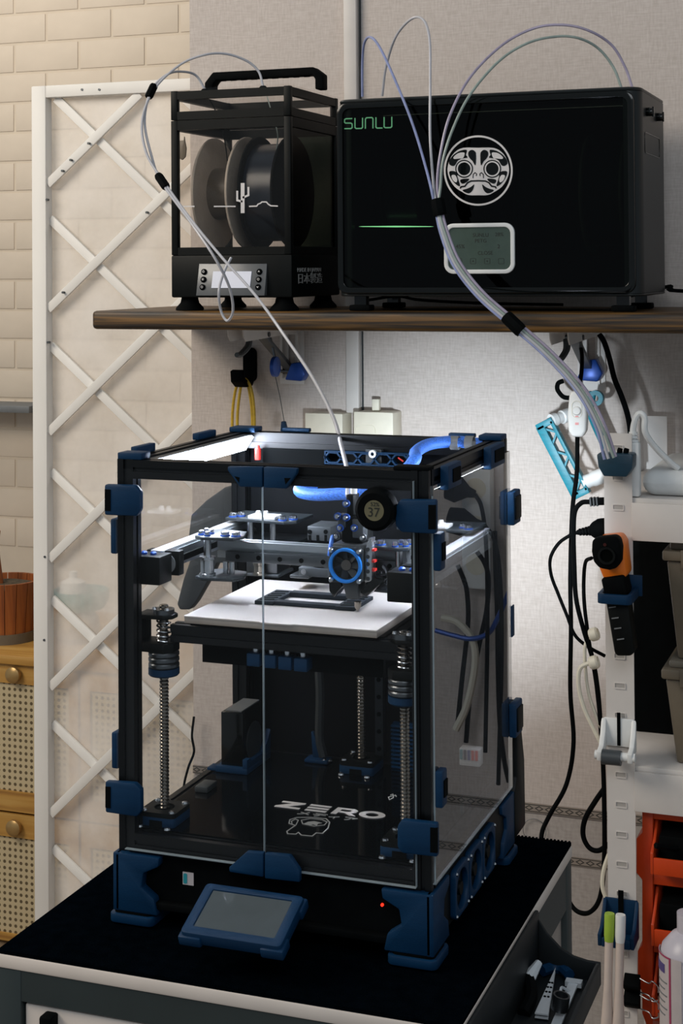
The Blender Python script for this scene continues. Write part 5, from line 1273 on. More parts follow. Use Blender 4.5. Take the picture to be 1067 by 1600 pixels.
# ================================================================== 3D printer
PX0, PX1, PY0, PY1 = -0.6541, -0.3741, 1.2145, 1.4679
PZT = Zr(-0.165); DK = Zr(-0.484); E_ = 0.015
prn = thing('desktop_printer', 'black and blue enclosed 3D printer with clear panels on the cart', '3D printer', ((PX0 + PX1) / 2, (PY0 + PY1) / 2, TZ))
def notch(a0, a1, b0, b1):
    """square profile with a slot in each face"""
    am, bm2 = (a0 + a1) / 2, (b0 + b1) / 2; h, d = 0.0018, 0.0018
    return [(a0, b0), (am - h, b0), (am - h, b0 + d), (am + h, b0 + d), (am + h, b0), (a1, b0), (a1, bm2 - h), (a1 - d, bm2 - h), (a1 - d, bm2 + h), (a1, bm2 + h),
            (a1, b1), (am + h, b1), (am + h, b1 - d), (am - h, b1 - d), (am - h, b1), (a0, b1), (a0, bm2 + h), (a0 + d, bm2 + h), (a0 + d, bm2 - h), (a0, bm2 - h)]
def extr(name, axis, x0, x1, y0, y1, z0, z1, parent=prn, mat='extrusion'):
    m = MB()
    if axis == 'z': m.prism(notch(x0, x1, y0, y1), 'z', z0, z1)
    elif axis == 'x': m.prism(notch(y0, y1, z0, z1), 'x', x0, x1)
    else: m.prism(notch(x0, x1, z0, z1), 'y', y0, y1)
    return m.build(name, mat, parent)
ZBOT = Zr(-0.500)
for X_ in (PX0, PX1 - E_):
    for Y_ in (PY0, PY1 - E_):
        extr('post', 'z', X_, X_ + E_, Y_, Y_ + E_, ZBOT, PZT)
for za, zb_ in ((PZT - 0.0165, PZT - 0.0005), (DK - 0.0155, DK + 0.0)):
    for Y_ in (PY0, PY1 - E_): extr('rail', 'x', PX0 + E_, PX1 - E_, Y_, Y_ + E_, za, zb_)
    for X_ in (PX0, PX1 - E_): extr('rail', 'y', X_, X_ + E_, PY0 + E_, PY1 - E_, za, zb_)
# deck (gloss black bottom sheet), back sheet, side sheets, doors
deckm = pm('gloss_black_deck', '030507', 0.08, var=0.2, spec=0.3)
deck = MB().box(PX0 + E_ - 0.003, PX1 - E_ + 0.003, PY0 + E_ - 0.003, PY1 - E_ + 0.003, DK - 0.001, DK + 0.0015).build('deck_plate', deckm, prn)
MB().box(PX0 + 0.002, PX1 - 0.002, PY1, PY1 + 0.003, DK - 0.01, PZT - 0.002).build('back_panel', pm('black_back_panel', '05070a', 0.55, var=0.2, spec=0.12), prn)
for X_ in (PX0 - 0.003, PX1):
    MB().box(X_, X_ + 0.003, PY0 + 0.002, PY1 - 0.001, Zr(-0.4936), PZT - 0.012).build('side_panel', 'acrylic_side' if X_ == PX1 else 'acrylic', prn)
edge = pm('acrylic_edge_glow', '848f94', 0.3, var=0.05)  # pale grey puts the glow of lit sheet edges into the colour
DYo, DYi = PY0 - 0.0042, PY0 - 0.0012
ddz1 = aY(195, 733, DYo).z; ddz0 = Zr(-0.4962); xs_ = -0.5168
doors = []
for xa, xb in ((PX0 + 0.0078, xs_ - 0.0008), (xs_ + 0.0008, PX0 + 0.268)):
    d_ = MB().box(xa, xb, DYo, DYi, ddz0, ddz1).build('door', 'doorglass', prn); doors.append(d_)
    MB().box(xa, xb, DYo - 0.0002, DYi, ddz0 - 0.0008, ddz0).build('door_edge', edge, d_)
    MB().box(xb, xb + 0.0005, DYo - 0.0002, DYi, ddz0, ddz1).build('door_edge', edge, d_)
X_ = PX1 + 0.003
MB().box(PX1 + 0.0018, X_, PY0 + 0.0014, PY0 + 0.002, Zr(-0.4936), PZT - 0.02).build('panel_edge', edge, prn)
MB().box(PX1 + 0.0003, X_, PY0 + 0.002, PY1 - 0.001, Zr(-0.4944), Zr(-0.4936)).build('panel_edge', edge, prn)
# ---- blue door pulls, hinges and clips
def plate(P, Y0, Y1, name, mat, parent, bevel=0.0012):
    return MB().prism([(aY(x, y, Y0).x, aY(x, y, Y0).z) for x, y in P], 'y', Y0, Y1).build(name, mat, parent, bevel=bevel)
YH = PY0 - 0.010
for P, d_ in (([(355, 729), (409.5, 729.5), (409.5, 762), (374, 761), (355, 735)], 0), ([(411.5, 729.5), (464, 732), (463, 740), (447, 764), (411.5, 762.5)], 1),
              ([(357, 1356), (385, 1331), (411, 1333), (411, 1371), (358, 1363)], 0), ([(413, 1333.5), (452, 1337), (468, 1361), (468, 1379), (413, 1373)], 1)):
    h_ = plate(P, YH, DYo, 'door_pull', 'blue', doors[d_])
for tri, d_ in (([(366, 744), (374, 746), (373, 754)], 0), ([(444, 747), (454, 747), (446, 757)], 1)):
    plate(tri, YH - 0.0003, YH + 0.001, 'pull_recess', 'matteblack', doors[d_], 0)
def hinge(P, slot, nm='hinge'):
    h_ = plate(P, YH, DYo + 0.001, nm, 'blue', prn, 0.0018)
    plate(slot, YH - 0.0004, YH + 0.002, 'hinge_slot', 'matteblack', h_, 0)
    return h_
hinge([(162.5, 757), (211, 758.5), (219, 769), (219, 797), (213, 807), (162.5, 805)], [(163.5, 764.5), (172.5, 765), (172.5, 798.5), (163.5, 798)])
hinge([(163.5, 1221), (210, 1224), (220, 1234), (220, 1268), (213, 1277), (164, 1270)], [(164.5, 1229), (172.5, 1229.5), (172.5, 1263), (164.5, 1262)])
hinge([(617, 793), (624, 781), (681, 781), (681, 835), (626, 832), (617, 822)], [(669, 789), (680.5, 789), (680.5, 827), (669, 827)])
hinge([(620, 1292), (627, 1281), (683, 1287), (683, 1340), (628, 1334), (620, 1324)], [(672, 1293), (683, 1294), (683, 1333), (672, 1332)])
def sideblock(X0, X1, Y0, Y1, z0, z1, nm='panel_clip', mat='blue', inner=True):
    b_ = MB().box(X0, X1, Y0, Y1, z0, z1).build(nm, mat, prn, bevel=0.0015)
    return b_
for ya, yb in ((811, 866), (1146, 1203)):      # left flank clips
    q1, q0 = aX(177, ya, PX0 - 0.006), aX(177, yb, PX0 - 0.006)
    sideblock(PX0 - 0.0095, PX0 - 0.003, PY0 + 0.004, PY0 + 0.026, q0.z, q1.z)
for ya, yb in ((838, 898), (1217, 1276)):      # right flank, front clips with dark inlays
    q1, q0 = aX(678, ya, PX1 + 0.008), aX(678, yb, PX1 + 0.008)
    k_ = sideblock(PX1 + 0.003, PX1 + 0.0095, PY0 + 0.0, PY0 + 0.014, q0.z, q1.z)
    MB().box(PX1 + 0.009, PX1 + 0.0105, PY0 + 0.003, PY0 + 0.012, q0.z + 0.008, q1.z - 0.008).build('clip_inlay', 'matteblack', k_)
for ya, yb in ((769, 822), (1104, 1158)):      # right flank, rear hinges
    q1, q0 = aX(796, ya, PX1 + 0.006), aX(796, yb, PX1 + 0.006)
    k_ = sideblock(PX1 + 0.003, PX1 + 0.010, PY1 - 0.014, PY1 + 0.012, q0.z, q1.z)
    MB().box(PX1 + 0.0095, PX1 + 0.0115, PY1 - 0.011, PY1 + 0.009, q0.z + 0.005, q1.z - 0.005).build('clip_inlay', 'black', k_, bevel=0.0006)
q1, q0 = aX(799, 946, PX1 + 0.003), aX(799, 995, PX1 + 0.003)
sideblock(PX1 + 0.003, PX1 + 0.0045, PY1 - 0.004, PY1 + 0.006, q0.z, q1.z)
for xa, xb, yc_ in ((697, 718, 738), (764, 786, 709)):   # clips on the right top rail
    a, b = aX(xa, yc_, PX1 + 0.006), aX(xb, yc_, PX1 + 0.006)
    k_ = sideblock(PX1 + 0.0005, PX1 + 0.008, a.y, b.y, PZT - 0.019, PZT + 0.001)
    MB().box(PX1 + 0.0075, PX1 + 0.009, a.y + 0.012, b.y - 0.006, PZT - 0.014, PZT - 0.003).build('clip_inlay', 'matteblack', k_)
def capb(X0, X1, Y0, Y1, h=0.0035, nm='corner_cap', mat='blue'):
    return MB().box(X0, X1, Y0, Y1, PZT - 0.0004, PZT + h).build(nm, mat, prn, bevel=0.001)
capb(PX0, PX0 + 0.023, PY0, PY0 + 0.018, 0.0055); capb(PX1 - 0.03, PX1, PY0, PY0 + 0.016, 0.003, mat='matteblack')
capb(PX0, PX0 + 0.028, PY1 - 0.02, PY1, 0.0045); capb(PX1 - 0.022, PX1, PY1 - 0.022, PY1, 0.0045)
capb(PX0 - 0.003, PX0 + 0.004, PY0 + 0.03, PY0 + 0.065, 0.007, 'top_latch'); capb(PX0 - 0.003, PX0 + 0.004, PY0 + 0.155, PY0 + 0.195, 0.006, 'top_latch')
for pxa, pxb in ((443, 485), (702, 743)):
    a, b = aY(pxa, 674, PY1), aY(pxb, 678, PY1)
    capb(a.x, b.x, PY1 - 0.004, PY1 + 0.003, 0.0035, 'top_latch')
# ---- light bar under the left top rail
lb = MB().prism([(PX0 + E_ + 0.0005, PZT - 0.002), (PX0 + E_ + 0.010, PZT - 0.002), (PX0 + E_ + 0.010, PZT - 0.0045), (PX0 + E_ + 0.0005, PZT - 0.016)], 'y', PY0 + 0.02, PY1 - 0.02).build('light_bar_channel', 'grey_metal', prn)
a = [(PX0 + E_ + 0.0105, PZT - 0.0035), (PX0 + E_ + 0.0125, PZT - 0.0045), (PX0 + E_ + 0.004, PZT - 0.0175), (PX0 + E_ + 0.001, PZT - 0.0165)]
MB().prism(a, 'y', PY0 + 0.022, PY1 - 0.022).build('light_bar', 'ledwhite', prn)
MB().box(PX1 - E_ + 0.001, PX1 - 0.004, PY0 + 0.022, PY1 - 0.022, PZT - 0.0185, PZT - 0.0168).build('light_bar', 'ledwhite', prn)  # second bar, added unseen to light the deck from the right
p = aY(403, 707, PY1 - 0.025)
MB().lathe([(0, 0), (0.0032, 0), (0.0032, 0.75), (0.0018, 0.85), (0.0018, 1), (0, 1)], p - Vector((0, 0, 0.007)), p + Vector((0, 0, 0.007)), 10).build('red_terminal', 'red', prn)
# ---- rear top bay: black filter panel and blue honeycomb grille
YB = PY1 - E_ - 0.004
a, b = aY(410, 700, YB), aY(508, 728, YB)
MB().box(a.x, b.x - 0.001, YB, YB + 0.003, Zr(-0.205), a.z).build('filter_panel', 'matteblack', prn)
a, b = aY(510, 703, YB), aY(641, 729, YB)
hc = MB().frame([(a.x, b.z), (b.x, b.z), (b.x, a.z), (a.x, a.z)], [(a.x + 0.0015, b.z + 0.0012), (b.x - 0.0015, b.z + 0.0012), (b.x - 0.0015, a.z - 0.0012), (a.x + 0.0015, a.z - 0.0012)], 'y', YB - 0.006, YB).build('honeycomb_grille', 'blue', prn)
zm_ = (a.z + b.z) / 2; hh = (a.z - b.z) / 2 - 0.0016; wx_ = (b.x - a.x) / 5
for k in range(5):
    cx = a.x + wx_ * (k + 0.5); hw_ = wx_ * 0.5
    g = MB(); ribbon(g, [(cx - hw_, zm_), (cx - hw_ * 0.5, zm_ + hh), (cx + hw_ * 0.5, zm_ + hh), (cx + hw_, zm_), (cx + hw_ * 0.5, zm_ - hh), (cx - hw_ * 0.5, zm_ - hh)], 0.0016, YB - 0.006, 0.006, closed=True)
    g.build('hex_cell', 'blue', hc)
p = aY(583, 709, YB - 0.004)
kn = MB().lathe([(0.0018, 0), (0.0038, 0), (0.0038, 1), (0.0018, 1), (0.0018, 0)], (p.x, YB - 0.007, p.z), (p.x, YB - 0.003, p.z), 14).build('tube_fitting', 'white', prn)
MB().box(p.x - 0.008, p.x + 0.008, YB - 0.003, YB + 0.003, p.z - 0.012, p.z + 0.004).build('fitting_block', 'darkgrey', prn)
MB().tube([aY(622, 715, YB - 0.004), aY(630, 721, YB - 0.004)], 0.0008, 6).build('red_wire', 'red', prn)
# ---- cable sleeve (umbilical)
MB().tube(spl([aY(752, 694, 1.452), aY(710, 690, 1.44), aY(672, 694, 1.41), aY(650, 706, 1.375), aY(648, 718, 1.35), aY(625, 742, 1.34), aY(575, 766, 1.335), aY(510, 773, 1.335), aY(476, 771, 1.34), aY(468, 764, 1.35), aY(490, 757, 1.37)], 8), 0.0056, 12).build('cable_sleeve', 'sleeve', prn)
for px, py in ((711, 692), (734, 692)):
    q = aY(px, py, 1.436)
    MB().lathe([(0.0058, 0), (0.0066, 0), (0.0066, 1), (0.0058, 1), (0.0058, 0)], q - Vector((0.004, 0, 0)), q + Vector((0.004, 0, 0)), 14).build('sleeve_tag', 'grey', prn)
a = aZ(690, 715, Zr(-0.176))
MB().box(-0.425, -0.395, 1.385, 1.43, Zr(-0.186), Zr(-0.181)).build('circuit_board', 'offwhite', prn, bevel=0.0008)
# ================= gantry
YR0, YR1 = PY0 + E_, PY1 - E_
ZR1, ZR0 = Zr(-0.2515), Zr(-0.2665)
for xa in (PX0 + 0.012, PX1 - 0.027):
    r_ = extr('gantry_side_rail', 'y', xa, xa + E_, YR0, YR1, ZR0, ZR1, mat='gantry')
    MB().box(xa + 0.0015, xa + 0.0135, YR0 + 0.02, YR1, ZR1, ZR1 + 0.003).build('linear_guide', 'guide', r_, bevel=0.0006)
    MB().box(xa + (0.0152 if xa < -0.5 else -0.0035), xa + (0.0182 if xa < -0.5 else -0.0005), YR0 + 0.01, YR1 - 0.03, ZR0 + 0.004, ZR0 + 0.0095).build('belt', 'matteblack', r_)
def idler(xa, xb):
    z1_, z0_ = Zr(-0.2500), Zr(-0.2745)
    b_ = MB().box(xa, xb, YR0 - 0.002, YR0 + 0.022, z0_, z1_).build('idler_block', 'black', prn, bevel=0.0012)
    MB().box(xa + 0.004, xb + 0.006 if xa < -0.5 else xb, YR0 + 0.024, YR0 + 0.034, z0_ + 0.004, z1_ + 0.001).build('tension_plate', 'black', b_, bevel=0.001)
    MB().cyl((xb - 0.006, YR0 + 0.0225, (z0_ + z1_) / 2 + 0.002), (xb - 0.006, YR0 + 0.0245, (z0_ + z1_) / 2 + 0.002), 0.0085, n=20).build('washer', 'grey', b_)
    for dx in (0.010, 0.019):
        MB().lathe([(0, 0), (0.0028, 0), (0.0028, 0.6), (0.0015, 1), (0, 1)], (xa + dx, YR0 + 0.008, z1_), (xa + dx, YR0 + 0.008, z1_ + 0.0028), 12).build('bolt', 'blue_bright', b_)
idler(PX0 + 0.0035, PX0 + 0.0335); idler(PX1 - 0.0405, PX1 - 0.013)
# X beam with linear rail
XBY = 1.306
xb0, xb1 = PX0 + 0.052, PX1 - 0.049
bm2 = extr('cross_beam', 'x', xb0, xb1, XBY, XBY + E_, Zr(-0.2625), Zr(-0.2475), mat='gantry')
lr = MB().box(xb0 + 0.01, xb1 - 0.008, XBY - 0.005, XBY - 0.0002, Zr(-0.2645), Zr(-0.2555)).build('linear_rail', 'dark_steel', prn, bevel=0.0006)
for k in range(8):
    x_ = xb0 + 0.022 + k * 0.0205
    MB().cyl((x_, XBY - 0.0054, Zr(-0.260)), (x_, XBY - 0.0045, Zr(-0.260)), 0.0022, n=12).build('rail_hole', 'matteblack', lr)
def bolt(p, parent, r=0.0030, steel=True):
    b_ = MB().lathe([(0, 0), (r * 1.15, 0), (r * 1.15, 0.3), (0, 0.3)], p, p + Vector((0, 0, 0.004)), 14).build('bolt', 'blue_bright', parent)
    MB().lathe([(0, 0), (r * 0.95, 0), (r * 0.95, 0.8), (r * 0.5, 1), (0, 1)], p + Vector((0, 0, 0.0012)), p + Vector((0, 0, 0.0045)), 14).build('bolt_head', 'steel', b_)
def standoff(x, y, z0_, z1_, parent, r=0.0032):
    MB().cyl((x, y, z0_), (x, y, z1_), r, n=12).build('standoff', 'steel', parent)
def xyjoint(s):
    """s=-1 left, +1 right"""
    xc = (PX0 + PX1) / 2
    X = lambda v: xc + s * v
    zt_, zb_ = Zr(-0.2400), Zr(-0.2790)
    P = [(0.100, 1.284), (0.092, 1.279), (0.062, 1.283), (0.057, 1.296), (0.064, 1.318), (0.092, 1.324), (0.100, 1.316)]
    t_ = MB().prism([(X(a), b) for a, b in P], 'z', zt_ - 0.003, zt_).build('joint_plate', 'carbon', prn, bevel=0.0006)
    b_ = MB().prism([(X(a), b) for a, b in P], 'z', zb_, zb_ + 0.003).build('joint_plate', 'carbon', prn, bevel=0.0006)
    for a, b, r in ((0.096, 1.289, 0.0026), (0.088, 1.285, 0.0026), (0.073, 1.290, 0.0040), (0.090, 1.297, 0.0026), (0.096, 1.300, 0.0026), (0.063, 1.291, 0.0040)):
        bolt(Vector((X(a), b, zt_)), t_, r)
    standoff(X(0.090), 1.289, zb_ + 0.003, zt_ - 0.003, b_, 0.0034)
    MB().lathe([(0, 0), (0.0075, 0), (0.0075, 0.12), (0.0062, 0.16), (0.0062, 0.84), (0.0075, 0.88), (0.0075, 1), (0, 1)], (X(0.090), 1.289, zb_ + 0.003), (X(0.090), 1.289, zb_ + 0.020), 20).build('pulley', 'steel', b_)
    for v in (0.078, 0.072): standoff(X(v), 1.302, zb_ + 0.003, zb_ + 0.014, b_, 0.0026)
xyjoint(-1); xyjoint(1)
# A/B drive plates at the rear corners
def drive(s):
    xc = (PX0 + PX1) / 2; X = lambda v: xc + s * v
    zt_, zb_ = Zr(-0.2430), Zr(-0.2665)
    P = [(0.124, 1.402), (0.060, 1.396), (0.050, 1.404), (0.050, 1.448), (0.124, 1.450)]
    t_ = MB().prism([(X(a), b) for a, b in P], 'z', zt_ - 0.003, zt_).build('drive_plate', 'carbon', prn, bevel=0.0006)
    b_ = MB().prism([(X(a), b) for a, b in P], 'z', zb_, zb_ + 0.003).build('drive_plate', 'carbon', prn, bevel=0.0006)
    for a, b in ((0.118, 1.408), (0.112, 1.414), (0.064, 1.402), (0.056, 1.410)): bolt(Vector((X(a), b, zt_)), t_, 0.0038)
    MB().box(min(X(0.100), X(0.072)), max(X(0.100), X(0.072)), 1.402, 1.420, zt_, zt_ + 0.003).build('cover_plate', 'white', t_, bevel=0.0006)
    for v in (0.092, 0.084): MB().lathe([(0, 0), (0.003, 0), (0.002, 1), (0, 1)], (X(v), 1.409, zt_ + 0.003), (X(v), 1.409, zt_ + 0.007), 10).build('connector', 'white', t_)
    standoff(X(0.098), 1.404, zb_ + 0.003, zt_ - 0.003, b_); standoff(X(0.074), 1.403, zb_ + 0.003, zt_ - 0.003, b_)
    zq = Zr(-0.2960)
    MB().box(min(X(0.105), X(0.072)), max(X(0.105), X(0.072)), 1.408, 1.443, zq, zb_ - 0.0008).build('motor', 'dark_steel', prn, bevel=0.002)
    MB().box(min(X(0.107), X(0.070)), max(X(0.107), X(0.070)), 1.406, 1.445, zq - 0.003, zq).build('motor_plate', 'grey_metal', prn, bevel=0.0008)
    MB().lathe([(0, 0), (0.0065, 0), (0.0065, 0.2), (0.0055, 0.25), (0.0055, 0.75), (0.0065, 0.8), (0.0065, 1), (0, 1)], (X(0.088), 1.402, zq), (X(0.088), 1.402, zq + 0.012), 18).build('pulley', 'screw_steel', prn)
drive(-1); drive(1)
# grey drag-chain mount and probe dock at the rear of the gantry
def pbox(px0, px1, py0, py1, Y0, Y1, name, mat, parent=prn, bevel=0.001):
    a, b = aY(px0, py0, Y0), aY(px1, py1, Y0)
    return MB().box(a.x, b.x, Y0, Y1, b.z, a.z).build(name, mat, parent, bevel=bevel)
g1 = pbox(480, 516, 822, 846, 1.385, 1.42, 'motor_mount', 'grey_metal')
for px, py in ((484, 831), (509, 831)):
    c = aY(px, py, 1.385); MB().cyl((c.x, 1.3845, c.z), (c.x, 1.386, c.z), 0.0022, n=10).build('hole', 'matteblack', g1)
for px in (484, 496.5, 509):
    c = aY(px, 841, 1.385); MB().box(c.x - 0.0013, c.x + 0.0013, 1.3846, 1.386, c.z - 0.003, c.z + 0.003).build('slot', 'matteblack', g1)
g2 = pbox(466, 512, 886, 903, 1.36, 1.395, 'probe_dock', 'grey_metal')
for px, py in ((481, 880), (507, 880), (475, 893)):
    c = aY(px, py, 1.36); MB().cyl((c.x, 1.3585, c.z), (c.x, 1.3605, c.z), 0.0026, n=12).build('bolt', 'steel', g2)
pbox(488, 508, 877, 887, 1.362, 1.39, 'dock_arm', 'grey_metal', g2)
pbox(452, 482, 898, 905, 1.366, 1.39, 'dock_plate', 'dark_steel', g2)
# ================= tool head
TX, TYf = -0.4695, 1.262
tc_ = aY(539, 884, TYf); TXc, TZc = tc_.x, tc_.z
tool = MB().box(TXc - 0.0145, TXc + 0.0155, TYf + 0.008, TYf + 0.036, TZc - 0.0145, TZc + 0.017).build('hotend_body', 'grey_metal', prn, bevel=0.0015)
MB().frame(circ(TXc, TZc, 0.0148, 40), circ(TXc, TZc, 0.0121, 40), 'y', TYf - 0.001, TYf + 0.008).build('fan_ring', pm('bright_blue_ring', '1b78cf', 0.35), tool, bevel=0.0006)
MB().frame(rr(TXc - 0.0148, TXc + 0.0148, TZc - 0.0148, TZc + 0.0148, 0.003, 7), circ(TXc, TZc, 0.0119, 32), 'y', TYf + 0.002, TYf + 0.008).build('fan_frame', 'darkgrey', tool)
fanh = MB().cyl((TXc, TYf + 0.0025, TZc), (TXc, TYf + 0.0075, TZc), 0.0045, n=20).build('fan_hub', pm('fan_hub_grey', '4a4744', 0.3), tool)
for k in range(7):
    a = 2 * math.pi * k / 7; u = Vector((math.cos(a), 0, math.sin(a))); t = Vector((-math.sin(a), 0.55, math.cos(a))).normalized()
    n_ = u.cross(t)
    MB().obox(Vector((TXc, TYf + 0.005, TZc)) + u * 0.0080, u * 0.0036, t * 0.0030, n_ * 0.0003).build('fan_blade', 'darkgrey', fanh)
for sx_, sz_ in ((-1, -1), (1, -1), (-1, 1), (1, 1)):
    c = Vector((TXc + sx_ * 0.0125, TYf + 0.001, TZc + sz_ * 0.0125))
    MB().lathe([(0, 0), (0.0024, 0), (0.0024, 0.7), (0.0016, 1), (0, 1)], c + Vector((0, 0.002, 0)), c - Vector((0, 0.003, 0)), 14).build('fan_screw', 'steel', tool)
# perforated bracket on the right
a, b = aY(574, 843, TYf + 0.012), aY(580, 903, TYf + 0.012)
bk = MB().prism([(TXc + 0.0158, TZc - 0.0145), (TXc + 0.0218, TZc - 0.0125), (TXc + 0.0218, TZc + 0.0235), (TXc + 0.0195, TZc + 0.0235), (TXc + 0.0158, TZc + 0.013)], 'y', TYf + 0.006, TYf + 0.016).build('side_bracket', 'steel', tool, bevel=0.0005)
for k in range(5):
    c = Vector((TXc + 0.0185, TYf + 0.0057, TZc - 0.011 + k * 0.0062))
    MB().cyl(c, c + Vector((0, 0.0008, 0)), 0.0018, n=12).build('hole', 'darkgrey', bk)
for dz_ in (0.013, 0.0035, -0.004):
    MB().box(TXc + 0.0219, TXc + 0.0238, TYf + 0.008, TYf + 0.014, TZc + dz_ - 0.001, TZc + dz_ + 0.001).build('red_terminal', 'red', tool)
# ducts and nozzle
def duct(P, Y0, Y1, mat='black_gloss'):
    return plate(P, Y0, Y1, 'air_duct', mat, tool, 0.001)
duct([(513, 906), (531, 908), (534, 916), (521, 934), (514, 924)], TYf + 0.004, TYf + 0.022)
duct([(532, 906), (562, 906), (559, 922), (561, 937), (541, 936), (537, 920)], TYf + 0.004, TYf + 0.024, 'darkgrey')
duct([(582, 902), (595, 906), (594, 913), (572, 933), (562, 926), (575, 910)], TYf + 0.006, TYf + 0.026)
MB().lathe([(0, 0), (0.0008, 0), (0.003, 0.5), (0.003, 1), (0, 1)], (TXc + 0.004, TYf + 0.02, Zr(-0.2962)), (TXc + 0.004, TYf + 0.02, Zr(-0.288)), 14).build('nozzle', 'screw_steel', tool)
# extruder stack above
ex = MB().box(TXc - 0.008, TXc + 0.012, TYf + 0.012, TYf + 0.040, TZc + 0.0172, TZc + 0.040).build('extruder', 'black', prn, bevel=0.002)
MB().box(TXc - 0.004, TXc + 0.003, TYf + 0.014, TYf + 0.030, TZc + 0.040, TZc + 0.058).build('extruder_top', 'black', ex, bevel=0.0015)
MB().box(TXc - 0.0105, TXc - 0.0035, TYf + 0.010, TYf + 0.022, TZc + 0.030, TZc + 0.041).build('idler_arm', 'darkgrey', ex, bevel=0.001)
MB().box(TXc + 0.003, TXc + 0.013, TYf + 0.010, TYf + 0.022, TZc + 0.022, TZc + 0.038).build('idler_arm', 'grey_metal', ex, bevel=0.001)
for px, py in ((540, 787), (527, 807), (540, 809), (531, 825), (553, 825), (526, 838), (566, 840)):
    c = aY(px, py, TYf + 0.009)
    b_ = MB().lathe([(0, 0), (0.0032, 0), (0.0032, 1), (0, 1)], c + Vector((0, 0.003, 0)), c, 14).build('bolt', 'blue_bright' if py < 830 else 'dark_steel', ex)
    MB().lathe([(0, 0), (0.0023, 0), (0.0016, 1), (0, 1)], c, c - Vector((0, 0.0022, 0)), 12).build('bolt_head', 'steel', b_)
MB().tube(spl([aY(520, 838, TYf + 0.02), aY(517, 852, TYf + 0.012), aY(515, 868, TYf + 0.012)], 5), 0.002, 8).build('blue_wire', 'sleeve', tool)
MB().tube(spl([aY(600, 885, TYf + 0.04), aY(606, 895, TYf + 0.035), aY(600, 905, TYf + 0.03), aY(590, 908, TYf + 0.025)], 6), 0.0022, 8).build('sensor_wire', 'dark_steel', tool)
MB().lathe([(0, 0), (0.003, 0), (0.003, 1), (0, 1)], (TXc + 0.0005, TYf + 0.022, TZc + 0.058), (TXc + 0.0005, TYf + 0.022, TZc + 0.066), 12).build('tube_fitting', 'white', ex)
# ================= print bed
BX0, BX1, BYF, BYB = -0.6008, -0.4257, 1.2345, 1.4004
BZ = Zr(-0.300)
bed = MB().box(BX0, BX1, BYF, BYB, BZ - 0.0065, BZ - 0.001).build('bed_plate', 'bededge', prn, bevel=0.0004)
MB().prism([(BX0, BYF - 0.001), (BX0 + 0.07, BYF - 0.001), (BX0 + 0.073, BYF - 0.003), (BX1 - 0.076, BYF - 0.003), (BX1 - 0.073, BYF - 0.001), (BX1, BYF - 0.001), (BX1, BYB), (BX0, BYB)][::1], 'z', BZ - 0.001, BZ).build('print_sheet', 'bedplate', bed)
for X_ in (BX0 + 0.01, BX1 - 0.025):
    extr('bed_support', 'y', X_, X_ + E_, BYF + 0.02, 1.43, BZ - 0.024, BZ - 0.009)
MB().box(BX0 + 0.004, BX1 - 0.004, BYF + 0.004, BYB - 0.004, BZ - 0.009, BZ - 0.0066).build('heater_pad', 'matteblack', bed)
extr('bed_crossbar', 'x', PX0 + 0.035, PX1 - 0.035, 1.244, 1.259, BZ - 0.026, BZ - 0.011)
extr('bed_crossbar', 'x', PX0 + 0.06, PX1 - 0.06, 1.415, 1.430, BZ - 0.026, BZ - 0.011)
MB().box(BX0 + 0.004, BX1 - 0.004, 1.262, 1.268, BZ - 0.046, BZ - 0.026).build('bed_skirt', 'matteblack', prn)
for k in range(4):
    px = 400 + k * 24.5; py = 1003 + k * 2.6
    a = aY(px, py, 1.256)
    kb = MB().box(a.x - 0.0046, a.x + 0.0046, 1.250, 1.262, a.z - 0.004, a.z + 0.003).build('lug_knob', 'blue', prn, bevel=0.001)
    MB().cyl((a.x, 1.256, a.z - 0.0085), (a.x, 1.256, a.z - 0.004), 0.003, n=12).build('lug_neck', 'steel', kb)
    MB().box(a.x - 0.006, a.x + 0.006, 1.249, 1.263, a.z - 0.0195, a.z - 0.0085).build('lug_block', 'blue', kb, bevel=0.0008)
# the print in progress lying on the bed
qx0, qx1, qy0, qy1 = -0.5610, -0.4670, 1.2945, 1.3450
pt = thing('printed_frame', 'flat dark grey printed frame part lying on the bed', 'printed part', ((qx0 + qx1) / 2, (qy0 + qy1) / 2, BZ))
pmat = pm('grey_print', '24292f', 0.75, var=0.2, scale=60, spec=0.15)
zq0, zq1 = BZ + 0.0002, BZ + 0.0036
for xa, xb in ((qx0, qx0 + 0.018), (qx1 - 0.018, qx1)):
    pb_ = MB().box(xa, xb, qy0, qy1, zq0, zq1).build('end_bar', pmat, pt, bevel=0.0005)
    for k in range(5):
        y_ = qy0 + 0.006 + k * 0.0085
        MB().obox(((xa + xb) / 2, y_ + 0.002, zq1), (0.006, 0.002, 0), (-0.0006, 0.0014, 0), (0, 0, 0.0004)).build('lattice_cut', 'matteblack', pb_)
MB().box(qx0 + 0.018, qx1 - 0.018, qy0 + 0.002, qy0 + 0.012, zq0, zq1).build('side_bar', pmat, pt, bevel=0.0005)
MB().box(qx0 + 0.018, qx1 - 0.018, qy1 - 0.012, qy1 - 0.002, zq0, zq1 + 0.001).build('side_bar', pmat, pt, bevel=0.0005)
